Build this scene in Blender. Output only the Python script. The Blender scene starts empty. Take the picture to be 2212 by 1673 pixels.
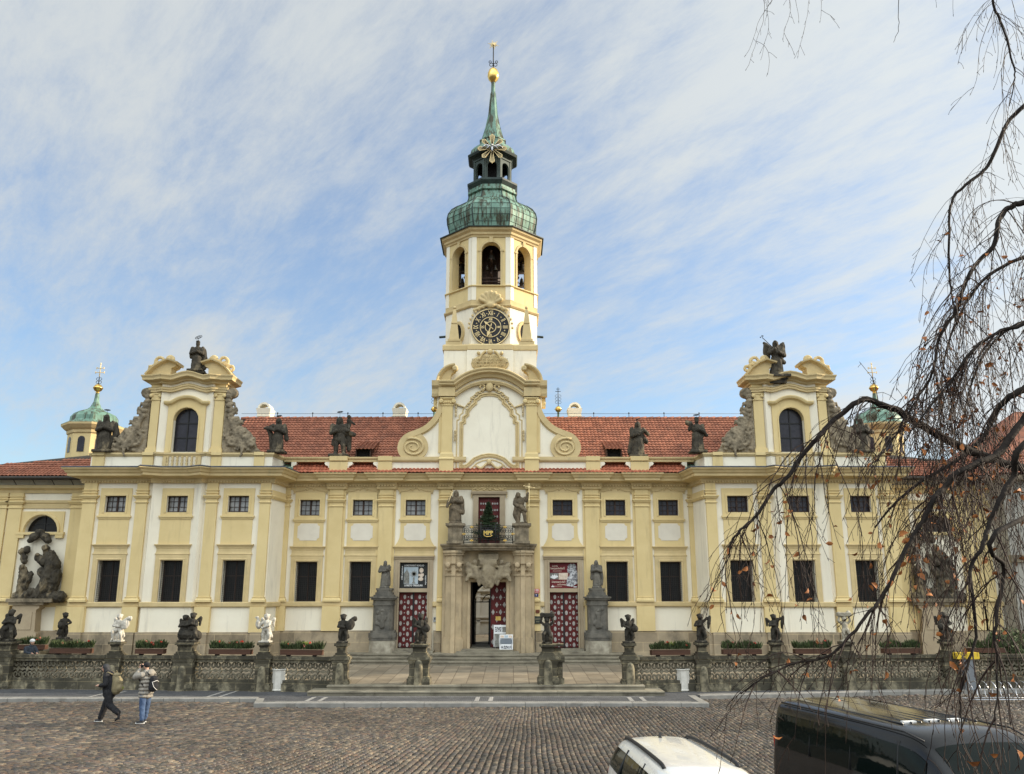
import bpy, math, random
import numpy as np
from mathutils import Vector, Matrix, noise, Euler
R = math.radians
sc = bpy.context.scene
C = sc.collection
# ---------------------------------------------------------------- camera, sky, sun, exposure
FPX, PITCH, CX, CY, CH = 1836.0, R(13.61), 1.18, -44.0, 3.9
cd = bpy.data.cameras.new('camera'); cam = bpy.data.objects.new('camera', cd); C.objects.link(cam)
cam.location = (CX, CY, CH); cam.rotation_euler = (R(90) + PITCH, 0, 0)
cd.sensor_width = 36; cd.lens = 36 * FPX / 2212; cd.clip_start = .1; cd.clip_end = 4000
sc.camera = cam
SUN_EL, SUN_AZ = R(19), R(9)            # azimuth measured from +X towards +Y (behind the facade)
w = bpy.data.worlds.new('World'); sc.world = w; w.use_nodes = True
def build_world():
    nt = w.node_tree; N = nt.nodes; L = nt.links; N.clear()
    out = N.new('ShaderNodeOutputWorld'); bg = N.new('ShaderNodeBackground')
    sky = N.new('ShaderNodeTexSky'); sky.sky_type = 'NISHITA'; sky.sun_disc = False
    sky.sun_elevation = SUN_EL; sky.sun_rotation = R(90) - SUN_AZ
    sky.air_density = 1.2; sky.dust_density = .6; sky.ozone_density = 2.2
    tc = N.new('ShaderNodeTexCoord')
    # project the view direction on a high flat layer so that cirrus streaks foreshorten towards the horizon
    sep = N.new('ShaderNodeSeparateXYZ'); L.new(tc.outputs['Generated'], sep.inputs[0])
    def m(op, a, b=None, c=None):
        n = N.new('ShaderNodeMath'); n.operation = op
        for i, v in enumerate((a, b, c)):
            if v is None: continue
            if isinstance(v, (int, float)): n.inputs[i].default_value = v
            else: L.new(v, n.inputs[i])
        return n.outputs[0]
    zz = m('ADD', m('MAXIMUM', sep.outputs[2], 0.0), .22)
    px = m('DIVIDE', sep.outputs[0], zz); py = m('DIVIDE', sep.outputs[1], zz)
    cmb = N.new('ShaderNodeCombineXYZ'); L.new(px, cmb.inputs[0]); L.new(py, cmb.inputs[1])
    def layer(rot, scale, loc, nscale, detail, rough, dist):
        m0 = N.new('ShaderNodeMapping'); m0.inputs['Rotation'].default_value = (0, 0, rot); L.new(cmb.outputs[0], m0.inputs[0])
        mp = N.new('ShaderNodeMapping'); mp.inputs['Scale'].default_value = scale; mp.inputs['Location'].default_value = loc
        L.new(m0.outputs[0], mp.inputs[0])
        n = N.new('ShaderNodeTexNoise'); n.inputs['Scale'].default_value = nscale
        n.inputs['Detail'].default_value = detail; n.inputs['Roughness'].default_value = rough
        n.inputs['Distortion'].default_value = dist
        L.new(mp.outputs[0], n.inputs['Vector']); return n.outputs['Fac']
    a = layer(R(57), (.6, 1.5, 1), (3.1, 0.4, 0), 1.3, 9, .6, .2)
    b = layer(R(50), (1.3, 3.4, 1), (1, 5, 2), 3.2, 14, .72, .2)
    c = layer(0, (1, 1, 1), (4, 2, 7), .75, 3, .5, .2)
    s = m('ADD', m('ADD', m('MULTIPLY', a, .74), m('MULTIPLY', b, .5)), m('MULTIPLY', c, .3))
    # thicker veil towards the sun (right) and high up
    s = m('ADD', s, m('ADD', m('MULTIPLY', sep.outputs[0], .07), m('MULTIPLY', m('ABSOLUTE', sep.outputs[0]), .2)))
    s = m('ADD', s, m('MULTIPLY', m('MAXIMUM', m('SUBTRACT', sep.outputs[2], .3), 0.0), .3))
    mr = N.new('ShaderNodeMapRange'); mr.interpolation_type = 'SMOOTHSTEP'
    mr.inputs['From Min'].default_value = .64; mr.inputs['From Max'].default_value = 1.0
    L.new(s, mr.inputs['Value'])
    # cloud brightness: sunlit cirrus, plus extra behind the viewer added to light the facade
    back = m('MULTIPLY', m('MULTIPLY', m('MAXIMUM', m('ADD', m('MULTIPLY', sep.outputs[1], -1.0), .15), 0.0), m('MAXIMUM', m('SUBTRACT', sep.outputs[2], .1), 0.0)), BACK_FILL)
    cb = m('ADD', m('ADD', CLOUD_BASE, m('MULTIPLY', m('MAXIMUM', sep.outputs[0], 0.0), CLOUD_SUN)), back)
    cc = N.new('ShaderNodeCombineXYZ')
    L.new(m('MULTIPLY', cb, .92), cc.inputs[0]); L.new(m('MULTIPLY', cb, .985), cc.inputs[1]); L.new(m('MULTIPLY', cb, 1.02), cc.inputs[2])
    skm = N.new('ShaderNodeMixRGB'); skm.blend_type = 'MULTIPLY'; skm.inputs[0].default_value = 1
    L.new(sky.outputs[0], skm.inputs[1]); skm.inputs[2].default_value = SKY_TINT
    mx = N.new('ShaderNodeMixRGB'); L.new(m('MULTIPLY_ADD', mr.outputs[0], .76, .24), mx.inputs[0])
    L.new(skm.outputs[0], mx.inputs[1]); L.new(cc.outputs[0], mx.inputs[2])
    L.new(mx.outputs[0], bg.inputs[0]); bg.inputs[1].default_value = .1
    L.new(bg.outputs[0], out.inputs[0])
SKY_TINT = (1.15, 1.36, 1.62, 1)
CLOUD_BASE, CLOUD_SUN, BACK_FILL = 5.0, 2.2, 35.0
build_world()
sl = bpy.data.lights.new('sun', 'SUN'); sl.energy = 5.0; sl.angle = R(.6); sl.color = (1, .86, .66)
so = bpy.data.objects.new('sun', sl); C.objects.link(so); so.location = (60, 5, 40)
sd = Vector((math.cos(SUN_EL) * math.cos(SUN_AZ), math.cos(SUN_EL) * math.sin(SUN_AZ), math.sin(SUN_EL)))
so.rotation_euler = sd.to_track_quat('Z', 'Y').to_euler()
sc.view_settings.view_transform = 'Standard'; sc.view_settings.look = 'None'
sc.view_settings.exposure = .5; sc.view_settings.gamma = 1
rng = random.Random(7)
def at(u, v, Y):
    """photograph reading (2212 x 1673) -> world X, Z on the vertical plane at depth Y"""
    d = Y - CY; up = 836.5 - v
    yc = FPX * math.cos(PITCH) - up * math.sin(PITCH)
    return CX + (u - 1106) * d / yc, CH + (FPX * math.sin(PITCH) + up * math.cos(PITCH)) * d / yc
def gr(u, v, z):
    up = 836.5 - v
    yc = FPX * math.cos(PITCH) - up * math.sin(PITCH); zc = FPX * math.sin(PITCH) + up * math.cos(PITCH)
    t = (z - CH) / zc
    return CX + (u - 1106) * t, CY + yc * t
# ---------------------------------------------------------------- materials
def mat(name, col, col2=None, rough=.8, nscale=1.5, detail=5, bump=.0, bscale=20, metallic=0, streak=0, spec=.3, lo=.35, hi=.65, stretch=(1,1,1), third=None, rand=0, coat=0):
    m_ = bpy.data.materials.new(name); m_.use_nodes = True
    nt = m_.node_tree; N = nt.nodes; L = nt.links; p = N['Principled BSDF']
    p.inputs['Roughness'].default_value = rough; p.inputs['Metallic'].default_value = metallic
    p.inputs['Specular IOR Level'].default_value = spec; p.inputs['Coat Weight'].default_value = coat
    col = tuple(col) + (1,)
    if col2 is None: col2 = tuple(c * .82 for c in col[:3])
    col2 = tuple(col2) + (1,)
    tc = N.new('ShaderNodeTexCoord'); mp = N.new('ShaderNodeMapping'); mp.inputs['Scale'].default_value = stretch
    L.new(tc.outputs['Object'], mp.inputs[0])
    n = N.new('ShaderNodeTexNoise'); n.inputs['Scale'].default_value = nscale; n.inputs['Detail'].default_value = detail; n.inputs['Roughness'].default_value = .62
    L.new(mp.outputs[0], n.inputs['Vector'])
    r = N.new('ShaderNodeMapRange'); r.inputs['From Min'].default_value = lo; r.inputs['From Max'].default_value = hi
    L.new(n.outputs['Fac'], r.inputs['Value'])
    mx = N.new('ShaderNodeMixRGB'); mx.inputs[1].default_value = col; mx.inputs[2].default_value = col2
    L.new(r.outputs[0], mx.inputs[0]); last = mx.outputs[0]
    if third:      # (colour, scale, threshold low, high, stretch): patches of another colour
        c3, s3, l3, h3, st3 = third
        mp3 = N.new('ShaderNodeMapping'); mp3.inputs['Scale'].default_value = st3; L.new(tc.outputs['Object'], mp3.inputs[0])
        n3 = N.new('ShaderNodeTexNoise'); n3.inputs['Scale'].default_value = s3; n3.inputs['Detail'].default_value = 6; n3.inputs['Roughness'].default_value = .65
        L.new(mp3.outputs[0], n3.inputs['Vector'])
        r3 = N.new('ShaderNodeMapRange'); r3.inputs['From Min'].default_value = l3; r3.inputs['From Max'].default_value = h3
        L.new(n3.outputs['Fac'], r3.inputs['Value'])
        m3 = N.new('ShaderNodeMixRGB'); m3.inputs[2].default_value = tuple(c3) + (1,)
        L.new(last, m3.inputs[1]); L.new(r3.outputs[0], m3.inputs[0]); last = m3.outputs[0]
    if rand:
        g = N.new('ShaderNodeNewGeometry'); hs = N.new('ShaderNodeHueSaturation')
        mr = N.new('ShaderNodeMapRange'); mr.inputs['To Min'].default_value = 1 - rand; mr.inputs['To Max'].default_value = 1 + rand
        L.new(g.outputs['Random Per Island'], mr.inputs['Value']); L.new(mr.outputs[0], hs.inputs['Value'])
        L.new(last, hs.inputs['Color']); last = hs.outputs[0]
    L.new(last, p.inputs['Base Color'])
    if bump:
        nb = N.new('ShaderNodeTexNoise'); nb.inputs['Scale'].default_value = bscale; nb.inputs['Detail'].default_value = 6
        L.new(tc.outputs['Object'], nb.inputs['Vector'])
        b = N.new('ShaderNodeBump'); b.inputs['Strength'].default_value = bump; b.inputs['Distance'].default_value = .02
        L.new(nb.outputs['Fac'], b.inputs['Height']); L.new(b.outputs[0], p.inputs['Normal'])
    return m_
M = {}
M['white'] = mat('white_plaster', (.85, .785, .625), (.775, .705, .555), .88, .55, 6, .25, 30, third=((.56, .51, .41), 2.2, .56, .82, (1.3, 1.3, .16)))
M['yellow'] = mat('yellow_plaster', (.70, .55, .275), (.635, .49, .235), .88, .8, 6, .25, 30, third=((.50, .38, .19), 2.0, .55, .82, (1.3, 1.3, .18)))
M['ochre'] = mat('ochre_moulding', (.62, .48, .25), (.52, .40, .2), .85, 1.4, 6, .2, 30, third=((.40, .34, .2), 1.6, .58, .8, (1, 1, .5)))
M['panel'] = mat('beige_panel', (.72, .66, .54), (.66, .6, .49), .9, 2, 5, .15, 40)
M['portal'] = mat('portal_sandstone', (.50, .385, .235), (.38, .295, .18), .85, 1.6, 7, .4, 18, third=((.2, .17, .12), 1.4, .52, .75, (1, 1, .35)))
M['door_stone'] = mat('door_frame_stone', (.43, .345, .225), (.37, .29, .19), .85, 2.2, 7, .3, 18)
M['darkstone'] = mat('weathered_dark_stone', (.042, .036, .026), (.018, .016, .012), .85, 3.5, 8, .6, 14, third=((.17, .145, .10), 2.4, .56, .72, (1, 1, .6)))
M['atticstone'] = mat('attic_statue_stone', (.075, .063, .044), (.026, .022, .016), .85, 3.0, 8, .6, 14, third=((.30, .235, .14), 1.6, .54, .7, (1, 1, .5)))
M['brownstone'] = mat('carved_brown_stone', (.31, .25, .165), (.11, .09, .06), .85, 2.8, 8, .6, 14)
M['statue_brown'] = mat('balcony_statue_stone', (.19, .145, .09), (.075, .06, .04), .8, 3, 8, .5, 14)
M['greystone'] = mat('grey_statue_stone', (.17, .155, .125), (.07, .065, .055), .8, 2.2, 8, .5, 14, third=((.38, .34, .25), 1.7, .6, .78, (1, 1, .6)))
M['whitestone'] = mat('new_white_stone', (.56, .52, .44), (.33, .3, .245), .8, 5, 6, .3, 16)
M['palestone'] = mat('pale_aged_stone', (.42, .38, .29), (.22, .19, .14), .85, 3, 7, .5, 16)
M['carve'] = mat('carved_sandstone', (.34, .28, .18), (.20, .16, .105), .85, 3, 8, .5, 14)
M['slate'] = mat('lead_flashing', (.075, .085, .105), (.05, .055, .07), .5, 3, 4)
M['gold'] = mat('gilding', (.9, .62, .2), (.75, .48, .12), .28, 6, 3, metallic=1)
M['goldpaint'] = mat('gold_paint', (.78, .62, .33), (.7, .53, .26), .5, 6, 3)
M['silver'] = mat('silvered_metal', (.55, .55, .55), (.4, .4, .4), .35, 6, 3, metallic=.8)
M['iron'] = mat('wrought_iron', (.012, .0125, .013), (.02, .018, .016), .55, 8, 4, spec=.35)
M['darkwood'] = mat('dark_window_wood', (.05, .026, .016), (.03, .016, .01), .6, 8, 4)
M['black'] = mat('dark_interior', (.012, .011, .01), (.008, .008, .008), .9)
M['clockblack'] = mat('clock_face_black', (.012, .012, .014), (.02, .02, .022), .5)
M['copper'] = mat('green_copper', (.21, .335, .26), (.10, .195, .145), .55, 1.2, 7, .25, 6, metallic=.1, third=((.06, .06, .035), 2.1, .47, .58, (2.4, 2.4, .28)))
M['darkcopper'] = mat('dark_copper', (.03, .05, .042), (.016, .022, .02), .5, 2, 6, .2, 8)
M['redpaint'] = mat('door_red', (.125, .016, .014), (.08, .011, .01), .6, 5, 5)
M['stud'] = mat('door_stud_white', (.47, .44, .40), (.3, .28, .25), .6, 9, 4)
M['bell'] = mat('bronze_bell', (.05, .047, .04), (.09, .085, .07), .4, 5, 4, metallic=.7)
M['red'] = mat('red_enamel', (.62, .03, .02), (.5, .02, .02), .35, 3)
M['blue'] = mat('blue_enamel', (.02, .03, .16), (.02, .025, .12), .35, 3)
M['signwhite'] = mat('sign_white', (.8, .8, .78), (.7, .7, .68), .5, 3)
M['rust'] = mat('copper_downpipe', (.2, .055, .022), (.1, .03, .015), .5, 3, 5)
M['darkpipe'] = mat('dark_gutter', (.035, .03, .026), (.05, .04, .03), .5, 3, 5)
M['tile'] = mat('clay_roof_tile', (.32, .125, .072), (.23, .088, .053), .8, 1.3, 5, .2, 20, rand=.2, third=((.13, .07, .05), 1.6, .55, .8, (1, 1, 1)))
M['tile_eave'] = mat('clay_eave_tile', (.42, .14, .075), (.3, .095, .055), .8, 1.3, 5, .2, 20, rand=.2)
def blocks_mat(name, c1, c2, mortar, bw, bh, msize=.012, rough=.85, dark=None):
    m_ = mat(name, c1, c2, rough, 1.4, 7, .3, 14, third=dark)
    nt = m_.node_tree; N = nt.nodes; L = nt.links; p = N['Principled BSDF']
    tc = N.new('ShaderNodeTexCoord'); sp = N.new('ShaderNodeSeparateXYZ'); cb = N.new('ShaderNodeCombineXYZ')
    L.new(tc.outputs['Object'], sp.inputs[0])
    ad = N.new('ShaderNodeMath'); ad.operation = 'ADD'; L.new(sp.outputs[0], ad.inputs[0]); L.new(sp.outputs[1], ad.inputs[1])
    L.new(ad.outputs[0], cb.inputs[0]); L.new(sp.outputs[2], cb.inputs[1])
    br = N.new('ShaderNodeTexBrick'); br.inputs['Scale'].default_value = 1
    br.inputs['Brick Width'].default_value = bw; br.inputs['Row Height'].default_value = bh; br.inputs['Mortar Size'].default_value = msize
    br.inputs['Color1'].default_value = (1, 1, 1, 1); br.inputs['Color2'].default_value = (.62, .6, .58, 1); br.inputs['Mortar'].default_value = tuple(mortar) + (1,)
    br.inputs['Bias'].default_value = -.1
    L.new(cb.outputs[0], br.inputs['Vector'])
    src = p.inputs['Base Color'].links[0].from_socket
    mx = N.new('ShaderNodeMixRGB'); mx.blend_type = 'MULTIPLY'; mx.inputs[0].default_value = 1
    L.new(src, mx.inputs[1]); L.new(br.outputs['Color'], mx.inputs[2]); L.new(mx.outputs[0], p.inputs['Base Color'])
    return m_
M['plinth'] = blocks_mat('plinth_sandstone', (.42, .335, .22), (.31, .25, .165), (1.35, 1.3, 1.2), 1.5, .46, .012, dark=((.11, .095, .07), .9, .5, .75, (1, 1, .7)))
M['balstone'] = blocks_mat('balustrade_stone', (.095, .083, .056), (.042, .038, .026), (1.9, 1.8, 1.6), 1.1, .3, .012, dark=((.27, .235, .155), 2.2, .5, .68, (1, 1, 1)))
def glass_mat(name, col, rough=.06, spec=.5):
    m_ = bpy.data.materials.new(name); m_.use_nodes = True
    N = m_.node_tree.nodes; L = m_.node_tree.links; p = N['Principled BSDF']
    p.inputs['Base Color'].default_value = tuple(col) + (1,); p.inputs['Roughness'].default_value = rough; p.inputs['Specular IOR Level'].default_value = spec
    tc = N.new('ShaderNodeTexCoord'); n = N.new('ShaderNodeTexNoise'); n.inputs['Scale'].default_value = 4
    L.new(tc.outputs['Object'], n.inputs['Vector']); b = N.new('ShaderNodeBump'); b.inputs['Strength'].default_value = .15; b.inputs['Distance'].default_value = .02
    L.new(n.outputs['Fac'], b.inputs['Height']); L.new(b.outputs[0], p.inputs['Normal'])
    return m_
M['glass_curtain'] = mat('curtained_glass', (.30, .29, .27), (.15, .145, .14), .25, 2.5, 3, spec=.6, coat=.5)
M['glass_dark'] = mat('dark_window_glass', (.012, .011, .012), (.02, .018, .016), .2, 3, 3, spec=.25)
M['glass_leaded'] = mat('leaded_glass', (.035, .032, .04), (.02, .018, .024), .22, 3, 4, spec=.35, bump=.3, bscale=9)
M['car_glass'] = glass_mat('tinted_car_glass', (.004, .007, .006), .05, .16)
# ---------------------------------------------------------------- mesh helpers
WO = {}          # world origin of each object (for parts written in world coordinates)
class MB:
    def __init__(s): s.v = []; s.f = []; s.sm = []; s.mi = []; s.cur = 0
    def add(s, vs, fs, smooth=False):
        b = len(s.v); s.v += [tuple(p) for p in vs]
        for f in fs: s.f.append(tuple(b + i for i in f)); s.sm.append(smooth); s.mi.append(s.cur)
        return s
    def box(s, x0, x1, y0, y1, z0, z1):
        if x0 > x1: x0, x1 = x1, x0
        if y0 > y1: y0, y1 = y1, y0
        return s.add([(x0,y0,z0),(x1,y0,z0),(x1,y1,z0),(x0,y1,z0),(x0,y0,z1),(x1,y0,z1),(x1,y1,z1),(x0,y1,z1)],
              [(0,3,2,1),(4,5,6,7),(0,1,5,4),(1,2,6,5),(2,3,7,6),(3,0,4,7)])
    def prism(s, poly, y0, y1, plane='xz'):
        """polygon in the XZ plane (or XY) extruded along the other axis"""
        n = len(poly)
        if plane == 'xz': a = [(p[0], y0, p[1]) for p in poly] + [(p[0], y1, p[1]) for p in poly]
        elif plane == 'xy': a = [(p[0], p[1], y0) for p in poly] + [(p[0], p[1], y1) for p in poly]
        else: a = [(y0, p[0], p[1]) for p in poly] + [(y1, p[0], p[1]) for p in poly]
        return s.add(a, [tuple(range(n))[::-1], tuple(range(n, 2*n))] + [(i, (i+1) % n, n + (i+1) % n, n + i) for i in range(n)])
    def _sweep(s, path, prof, fn, closed=False, pclosed=True, smooth=False):
        n = len(path); P = [Vector(p) for p in path]; rows = []
        for i in range(n):
            if closed: a, b, c = P[i-1], P[i], P[(i+1) % n]
            else: a, b, c = P[max(i-1, 0)], P[i], P[min(i+1, n-1)]
            d1 = (b - a); d2 = (c - b)
            if d1.length < 1e-9: d1 = d2
            if d2.length < 1e-9: d2 = d1
            d1 = d1.normalized(); d2 = d2.normalized()
            n1 = Vector((d1.y, -d1.x)); n2 = Vector((d2.y, -d2.x)); mm = n1 + n2
            k = mm.length
            nn = mm / k if k > 1e-6 else n1
            q = max(nn.dot(n1), .35); nn = nn / q
            rows.append([fn(b.x + nn.x * o, b.y + nn.y * o, h) for o, h in prof])
        m_ = len(prof); vs = [p for r in rows for p in r]; fs = []
        for i in range(n if closed else n-1):
            j = (i+1) % n
            for k in range(m_ if pclosed else m_-1):
                l = (k+1) % m_
                fs.append((i*m_+k, j*m_+k, j*m_+l, i*m_+l))
        if not closed and pclosed:
            fs.append(tuple(range(m_))); fs.append(tuple((n-1)*m_ + k for k in range(m_))[::-1])
        return s.add(vs, fs, smooth)
    def plan(s, path, prof, closed=False):       # moulding along a plan path; prof = (outward, z)
        return s._sweep(path, prof, lambda x, y, h: (x, y, h), closed)
    def elev(s, path, prof, closed=False, smooth=False):       # moulding along a path on the facade; prof = (offset to the right of travel, y)
        return s._sweep(path, prof, lambda x, z, h: (x, h, z), closed, smooth=smooth)
    def tube(s, pts, r, n=6, caps=True, smooth=True):
        P = [Vector(p) for p in pts]; m_ = len(P)
        rr = r if isinstance(r, (list, tuple)) else [r] * m_
        up = None; vs = []
        for i in range(m_):
            t = (P[min(i+1, m_-1)] - P[max(i-1, 0)])
            t = t.normalized() if t.length > 1e-9 else Vector((0,0,1))
            if up is None:
                up = t.orthogonal().normalized()
            up = (up - t * up.dot(t)); up = up.normalized() if up.length > 1e-6 else t.orthogonal().normalized()
            b = t.cross(up)
            for k in range(n):
                a = 2*math.pi*k/n
                vs.append(P[i] + (up*math.cos(a) + b*math.sin(a)) * rr[i])
        fs = [(i*n+k, i*n+(k+1) % n, (i+1)*n+(k+1) % n, (i+1)*n+k) for i in range(m_-1) for k in range(n)]
        if caps: fs += [tuple(range(n))[::-1], tuple((m_-1)*n+k for k in range(n))]
        return s.add(vs, fs, smooth)
    def lathe(s, c, prof, n=16, rot=0, smooth=True, caps=True, sy=1):
        vs = [(c[0] + r*math.cos(rot+2*math.pi*k/n), c[1] + sy*r*math.sin(rot+2*math.pi*k/n), c[2] + z) for r, z in prof for k in range(n)]
        m_ = len(prof)
        fs = [(i*n+k, i*n+(k+1) % n, (i+1)*n+(k+1) % n, (i+1)*n+k) for i in range(m_-1) for k in range(n)]
        if caps: fs += [tuple(range(n))[::-1], tuple((m_-1)*n+k for k in range(n))]
        return s.add(vs, fs, smooth)
    def ell(s, c, r, rot=None, n=10, m_=7, smooth=True):
        if not isinstance(r, (tuple, list)): r = (r, r, r)
        q = Euler(rot).to_matrix() if rot else Matrix.Identity(3)
        vs = []; c = Vector(c)
        for i in range(m_+1):
            th = math.pi*i/m_
            if i in (0, m_): vs.append(c + q @ Vector((0, 0, r[2]*math.cos(th)))); continue
            for k in range(n):
                a = 2*math.pi*k/n
                vs.append(c + q @ Vector((r[0]*math.sin(th)*math.cos(a), r[1]*math.sin(th)*math.sin(a), r[2]*math.cos(th))))
        fs = [(0, 1+k, 1+(k+1) % n) for k in range(n)]
        for i in range(m_-2):
            a = 1+i*n; b = a+n
            fs += [(a+k, b+k, b+(k+1) % n, a+(k+1) % n) for k in range(n)]
        a = 1+(m_-2)*n; e = len(vs)-1
        fs += [(a+k, e, a+(k+1) % n) for k in range(n)]
        return s.add(vs, fs, smooth)
    def cap(s, p0, r0, p1, r1, n=8):         # tapered limb with round ends
        p0 = Vector(p0); p1 = Vector(p1); s.tube([p0, p1], [r0, r1], n); s.ell(p0, r0, n=n, m_=6); s.ell(p1, r1, n=n, m_=6); return s
    def holes(s, x0, x1, z0, z1, hs, y, depth):
        """vertical wall face at y with rectangular openings and their reveals"""
        xs = sorted({x0, x1, *[h[0] for h in hs], *[h[1] for h in hs]}); zs = sorted({z0, z1, *[h[2] for h in hs], *[h[3] for h in hs]})
        for i in range(len(xs)-1):
            for j in range(len(zs)-1):
                cx = (xs[i]+xs[i+1])/2; cz = (zs[j]+zs[j+1])/2
                if cx < x0 or cx > x1 or any(h[0] < cx < h[1] and h[2] < cz < h[3] for h in hs): continue
                s.add([(xs[i],y,zs[j]),(xs[i+1],y,zs[j]),(xs[i+1],y,zs[j+1]),(xs[i],y,zs[j+1])], [(0,1,2,3)])
        for a, b, c, d in hs:
            s.add([(a,y,c),(b,y,c),(b,y,d),(a,y,d),(a,y+depth,c),(b,y+depth,c),(b,y+depth,d),(a,y+depth,d)], [(0,4,5,1),(1,5,6,2),(2,6,7,3),(3,7,4,0)])
        return s
    def text(s, txt, size, o, ux=(1,0,0), uz=(0,0,1), depth=.01, align='CENTER', xs=1.0, bold=0):
        cu = bpy.data.curves.new('lettering', 'FONT'); cu.body = txt; cu.size = size; cu.align_x = align; cu.align_y = 'CENTER'; cu.resolution_u = 2
        cu.offset = bold
        ob = bpy.data.objects.new('lettering', cu); C.objects.link(ob)
        dg = bpy.context.evaluated_depsgraph_get(); me = bpy.data.meshes.new_from_object(ob.evaluated_get(dg))
        ux = Vector(ux); uz = Vector(uz); nn = ux.cross(uz); o = Vector(o)      # nn points to the reader's back; letters sit 'depth' proud
        vs = [o + ux*(p.co.x*xs) + uz*p.co.y - nn*0 for p in me.vertices]
        s.add([v + (-Vector((0,0,0))) for v in vs], [tuple(p.vertices) for p in me.polygons])
        bpy.data.objects.remove(ob); bpy.data.meshes.remove(me); bpy.data.curves.remove(cu)
        return s
    def mesh(s, name, mats, off=(0,0,0)):
        me = bpy.data.meshes.new(name); a = np.array(s.v, dtype=np.float64).reshape(-1, 3) - np.array(off)
        me.from_pydata(a.tolist(), [], s.f)
        if not isinstance(mats, (list, tuple)): mats = [mats]
        for m_ in mats: me.materials.append(M[m_] if isinstance(m_, str) else m_)
        me.polygons.foreach_set('use_smooth', s.sm)
        if len(mats) > 1: me.polygons.foreach_set('material_index', s.mi)
        me.update(); return me
    def build(s, name, mats, parent=None, local=False):
        off = (0,0,0) if (local or parent is None) else WO.get(parent.name, (0,0,0))
        o = bpy.data.objects.new(name, s.mesh(name, mats, off)); C.objects.link(o)
        if parent is not None: o.parent = parent
        WO[o.name] = off if parent is not None else (0,0,0)
        return o
def tag(o, label=None, cat=None, group=None, kind=None):
    if label: o['label'] = label
    if cat: o['category'] = cat
    if group: o['group'] = group
    if kind: o['kind'] = kind
    return o
def thing(name, label, cat, loc=(0,0,0), rz=0, group=None):
    o = bpy.data.objects.new(name, None); C.objects.link(o); o.location = loc; o.rotation_euler = (0,0,rz); o.empty_display_size = .2
    WO[o.name] = tuple(loc); return tag(o, label, cat, group)
def dup(o, parent=None, loc=None, rz=None, **kw):
    c = o.copy(); C.objects.link(c)
    if parent is not None: c.parent = parent
    if loc is not None: c.location = loc
    if rz is not None: c.rotation_euler = (0,0,rz)
    tag(c, **kw)
    for ch in [x for x in o.children]: dup(ch, c)
    return c
def arc(cx, cz, r, a0, a1, n=10, sz=1):
    return [(cx + r*math.cos(R(a0+(a1-a0)*i/n)), cz + sz*r*math.sin(R(a0+(a1-a0)*i/n))) for i in range(n+1)]
def spline(pts, k=6):
    """Catmull-Rom through 2-D or 3-D points"""
    P = [Vector(p) for p in pts]; P = [P[0]*2 - P[1]] + P + [P[-1]*2 - P[-2]]; out = []
    for i in range(1, len(P)-2):
        for j in range(k):
            t = j/k; a, b, c, d = P[i-1], P[i], P[i+1], P[i+2]
            out.append(.5*((2*b) + (c-a)*t + (2*a-5*b+4*c-d)*t*t + (3*b-a-3*c+d)*t**3))
    out.append(P[-2]); return out
def organic(mb, voxel=.03, folds=0, fscale=6, seed=0, fz=.35, z0=-9, z1=99, smooth=3):
    """join overlapping shapes into one continuous surface, then work folds into it"""
    me = bpy.data.meshes.new('tmp'); me.from_pydata([tuple(v) for v in mb.v], [], mb.f)
    ob = bpy.data.objects.new('tmp', me); C.objects.link(ob)
    md = ob.modifiers.new('r', 'REMESH'); md.mode = 'VOXEL'; md.voxel_size = voxel; md.use_smooth_shade = True
    s2 = ob.modifiers.new('s', 'SMOOTH'); s2.factor = .5; s2.iterations = smooth
    dg = bpy.context.evaluated_depsgraph_get(); ev = bpy.data.meshes.new_from_object(ob.evaluated_get(dg))
    n = len(ev.vertices); co = np.empty(n*3); ev.vertices.foreach_get('co', co); co = co.reshape(-1, 3)
    nr = np.empty(n*3); ev.vertices.foreach_get('normal', nr); nr = nr.reshape(-1, 3)
    if folds:
        for i in range(n):
            x, y, z = co[i]
            if z < z0 or z > z1: continue
            q = noise.noise(Vector((x*fscale + seed, y*fscale, z*fscale*fz + seed*.7)))
            q2 = noise.noise(Vector((x*fscale*2.3 + z*2, y*fscale*2.3 + seed, z*fscale*.9)))
            f = (1 - 2.6*abs(q)) * folds + q2 * folds * .45
            co[i] += nr[i] * f
    out = MB(); out.v = [tuple(p) for p in co]; out.f = [tuple(p.vertices) for p in ev.polygons]
    out.sm = [True]*len(out.f); out.mi = [0]*len(out.f)
    bpy.data.objects.remove(ob); bpy.data.meshes.remove(me); bpy.data.meshes.remove(ev)
    return out
def mirror(mb):
    """mirrored in X"""
    o = MB(); o.v = [(-x, y, z) for x, y, z in mb.v]; o.f = [f[::-1] for f in mb.f]; o.sm = mb.sm[:]; o.mi = mb.mi[:]; return o
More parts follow.
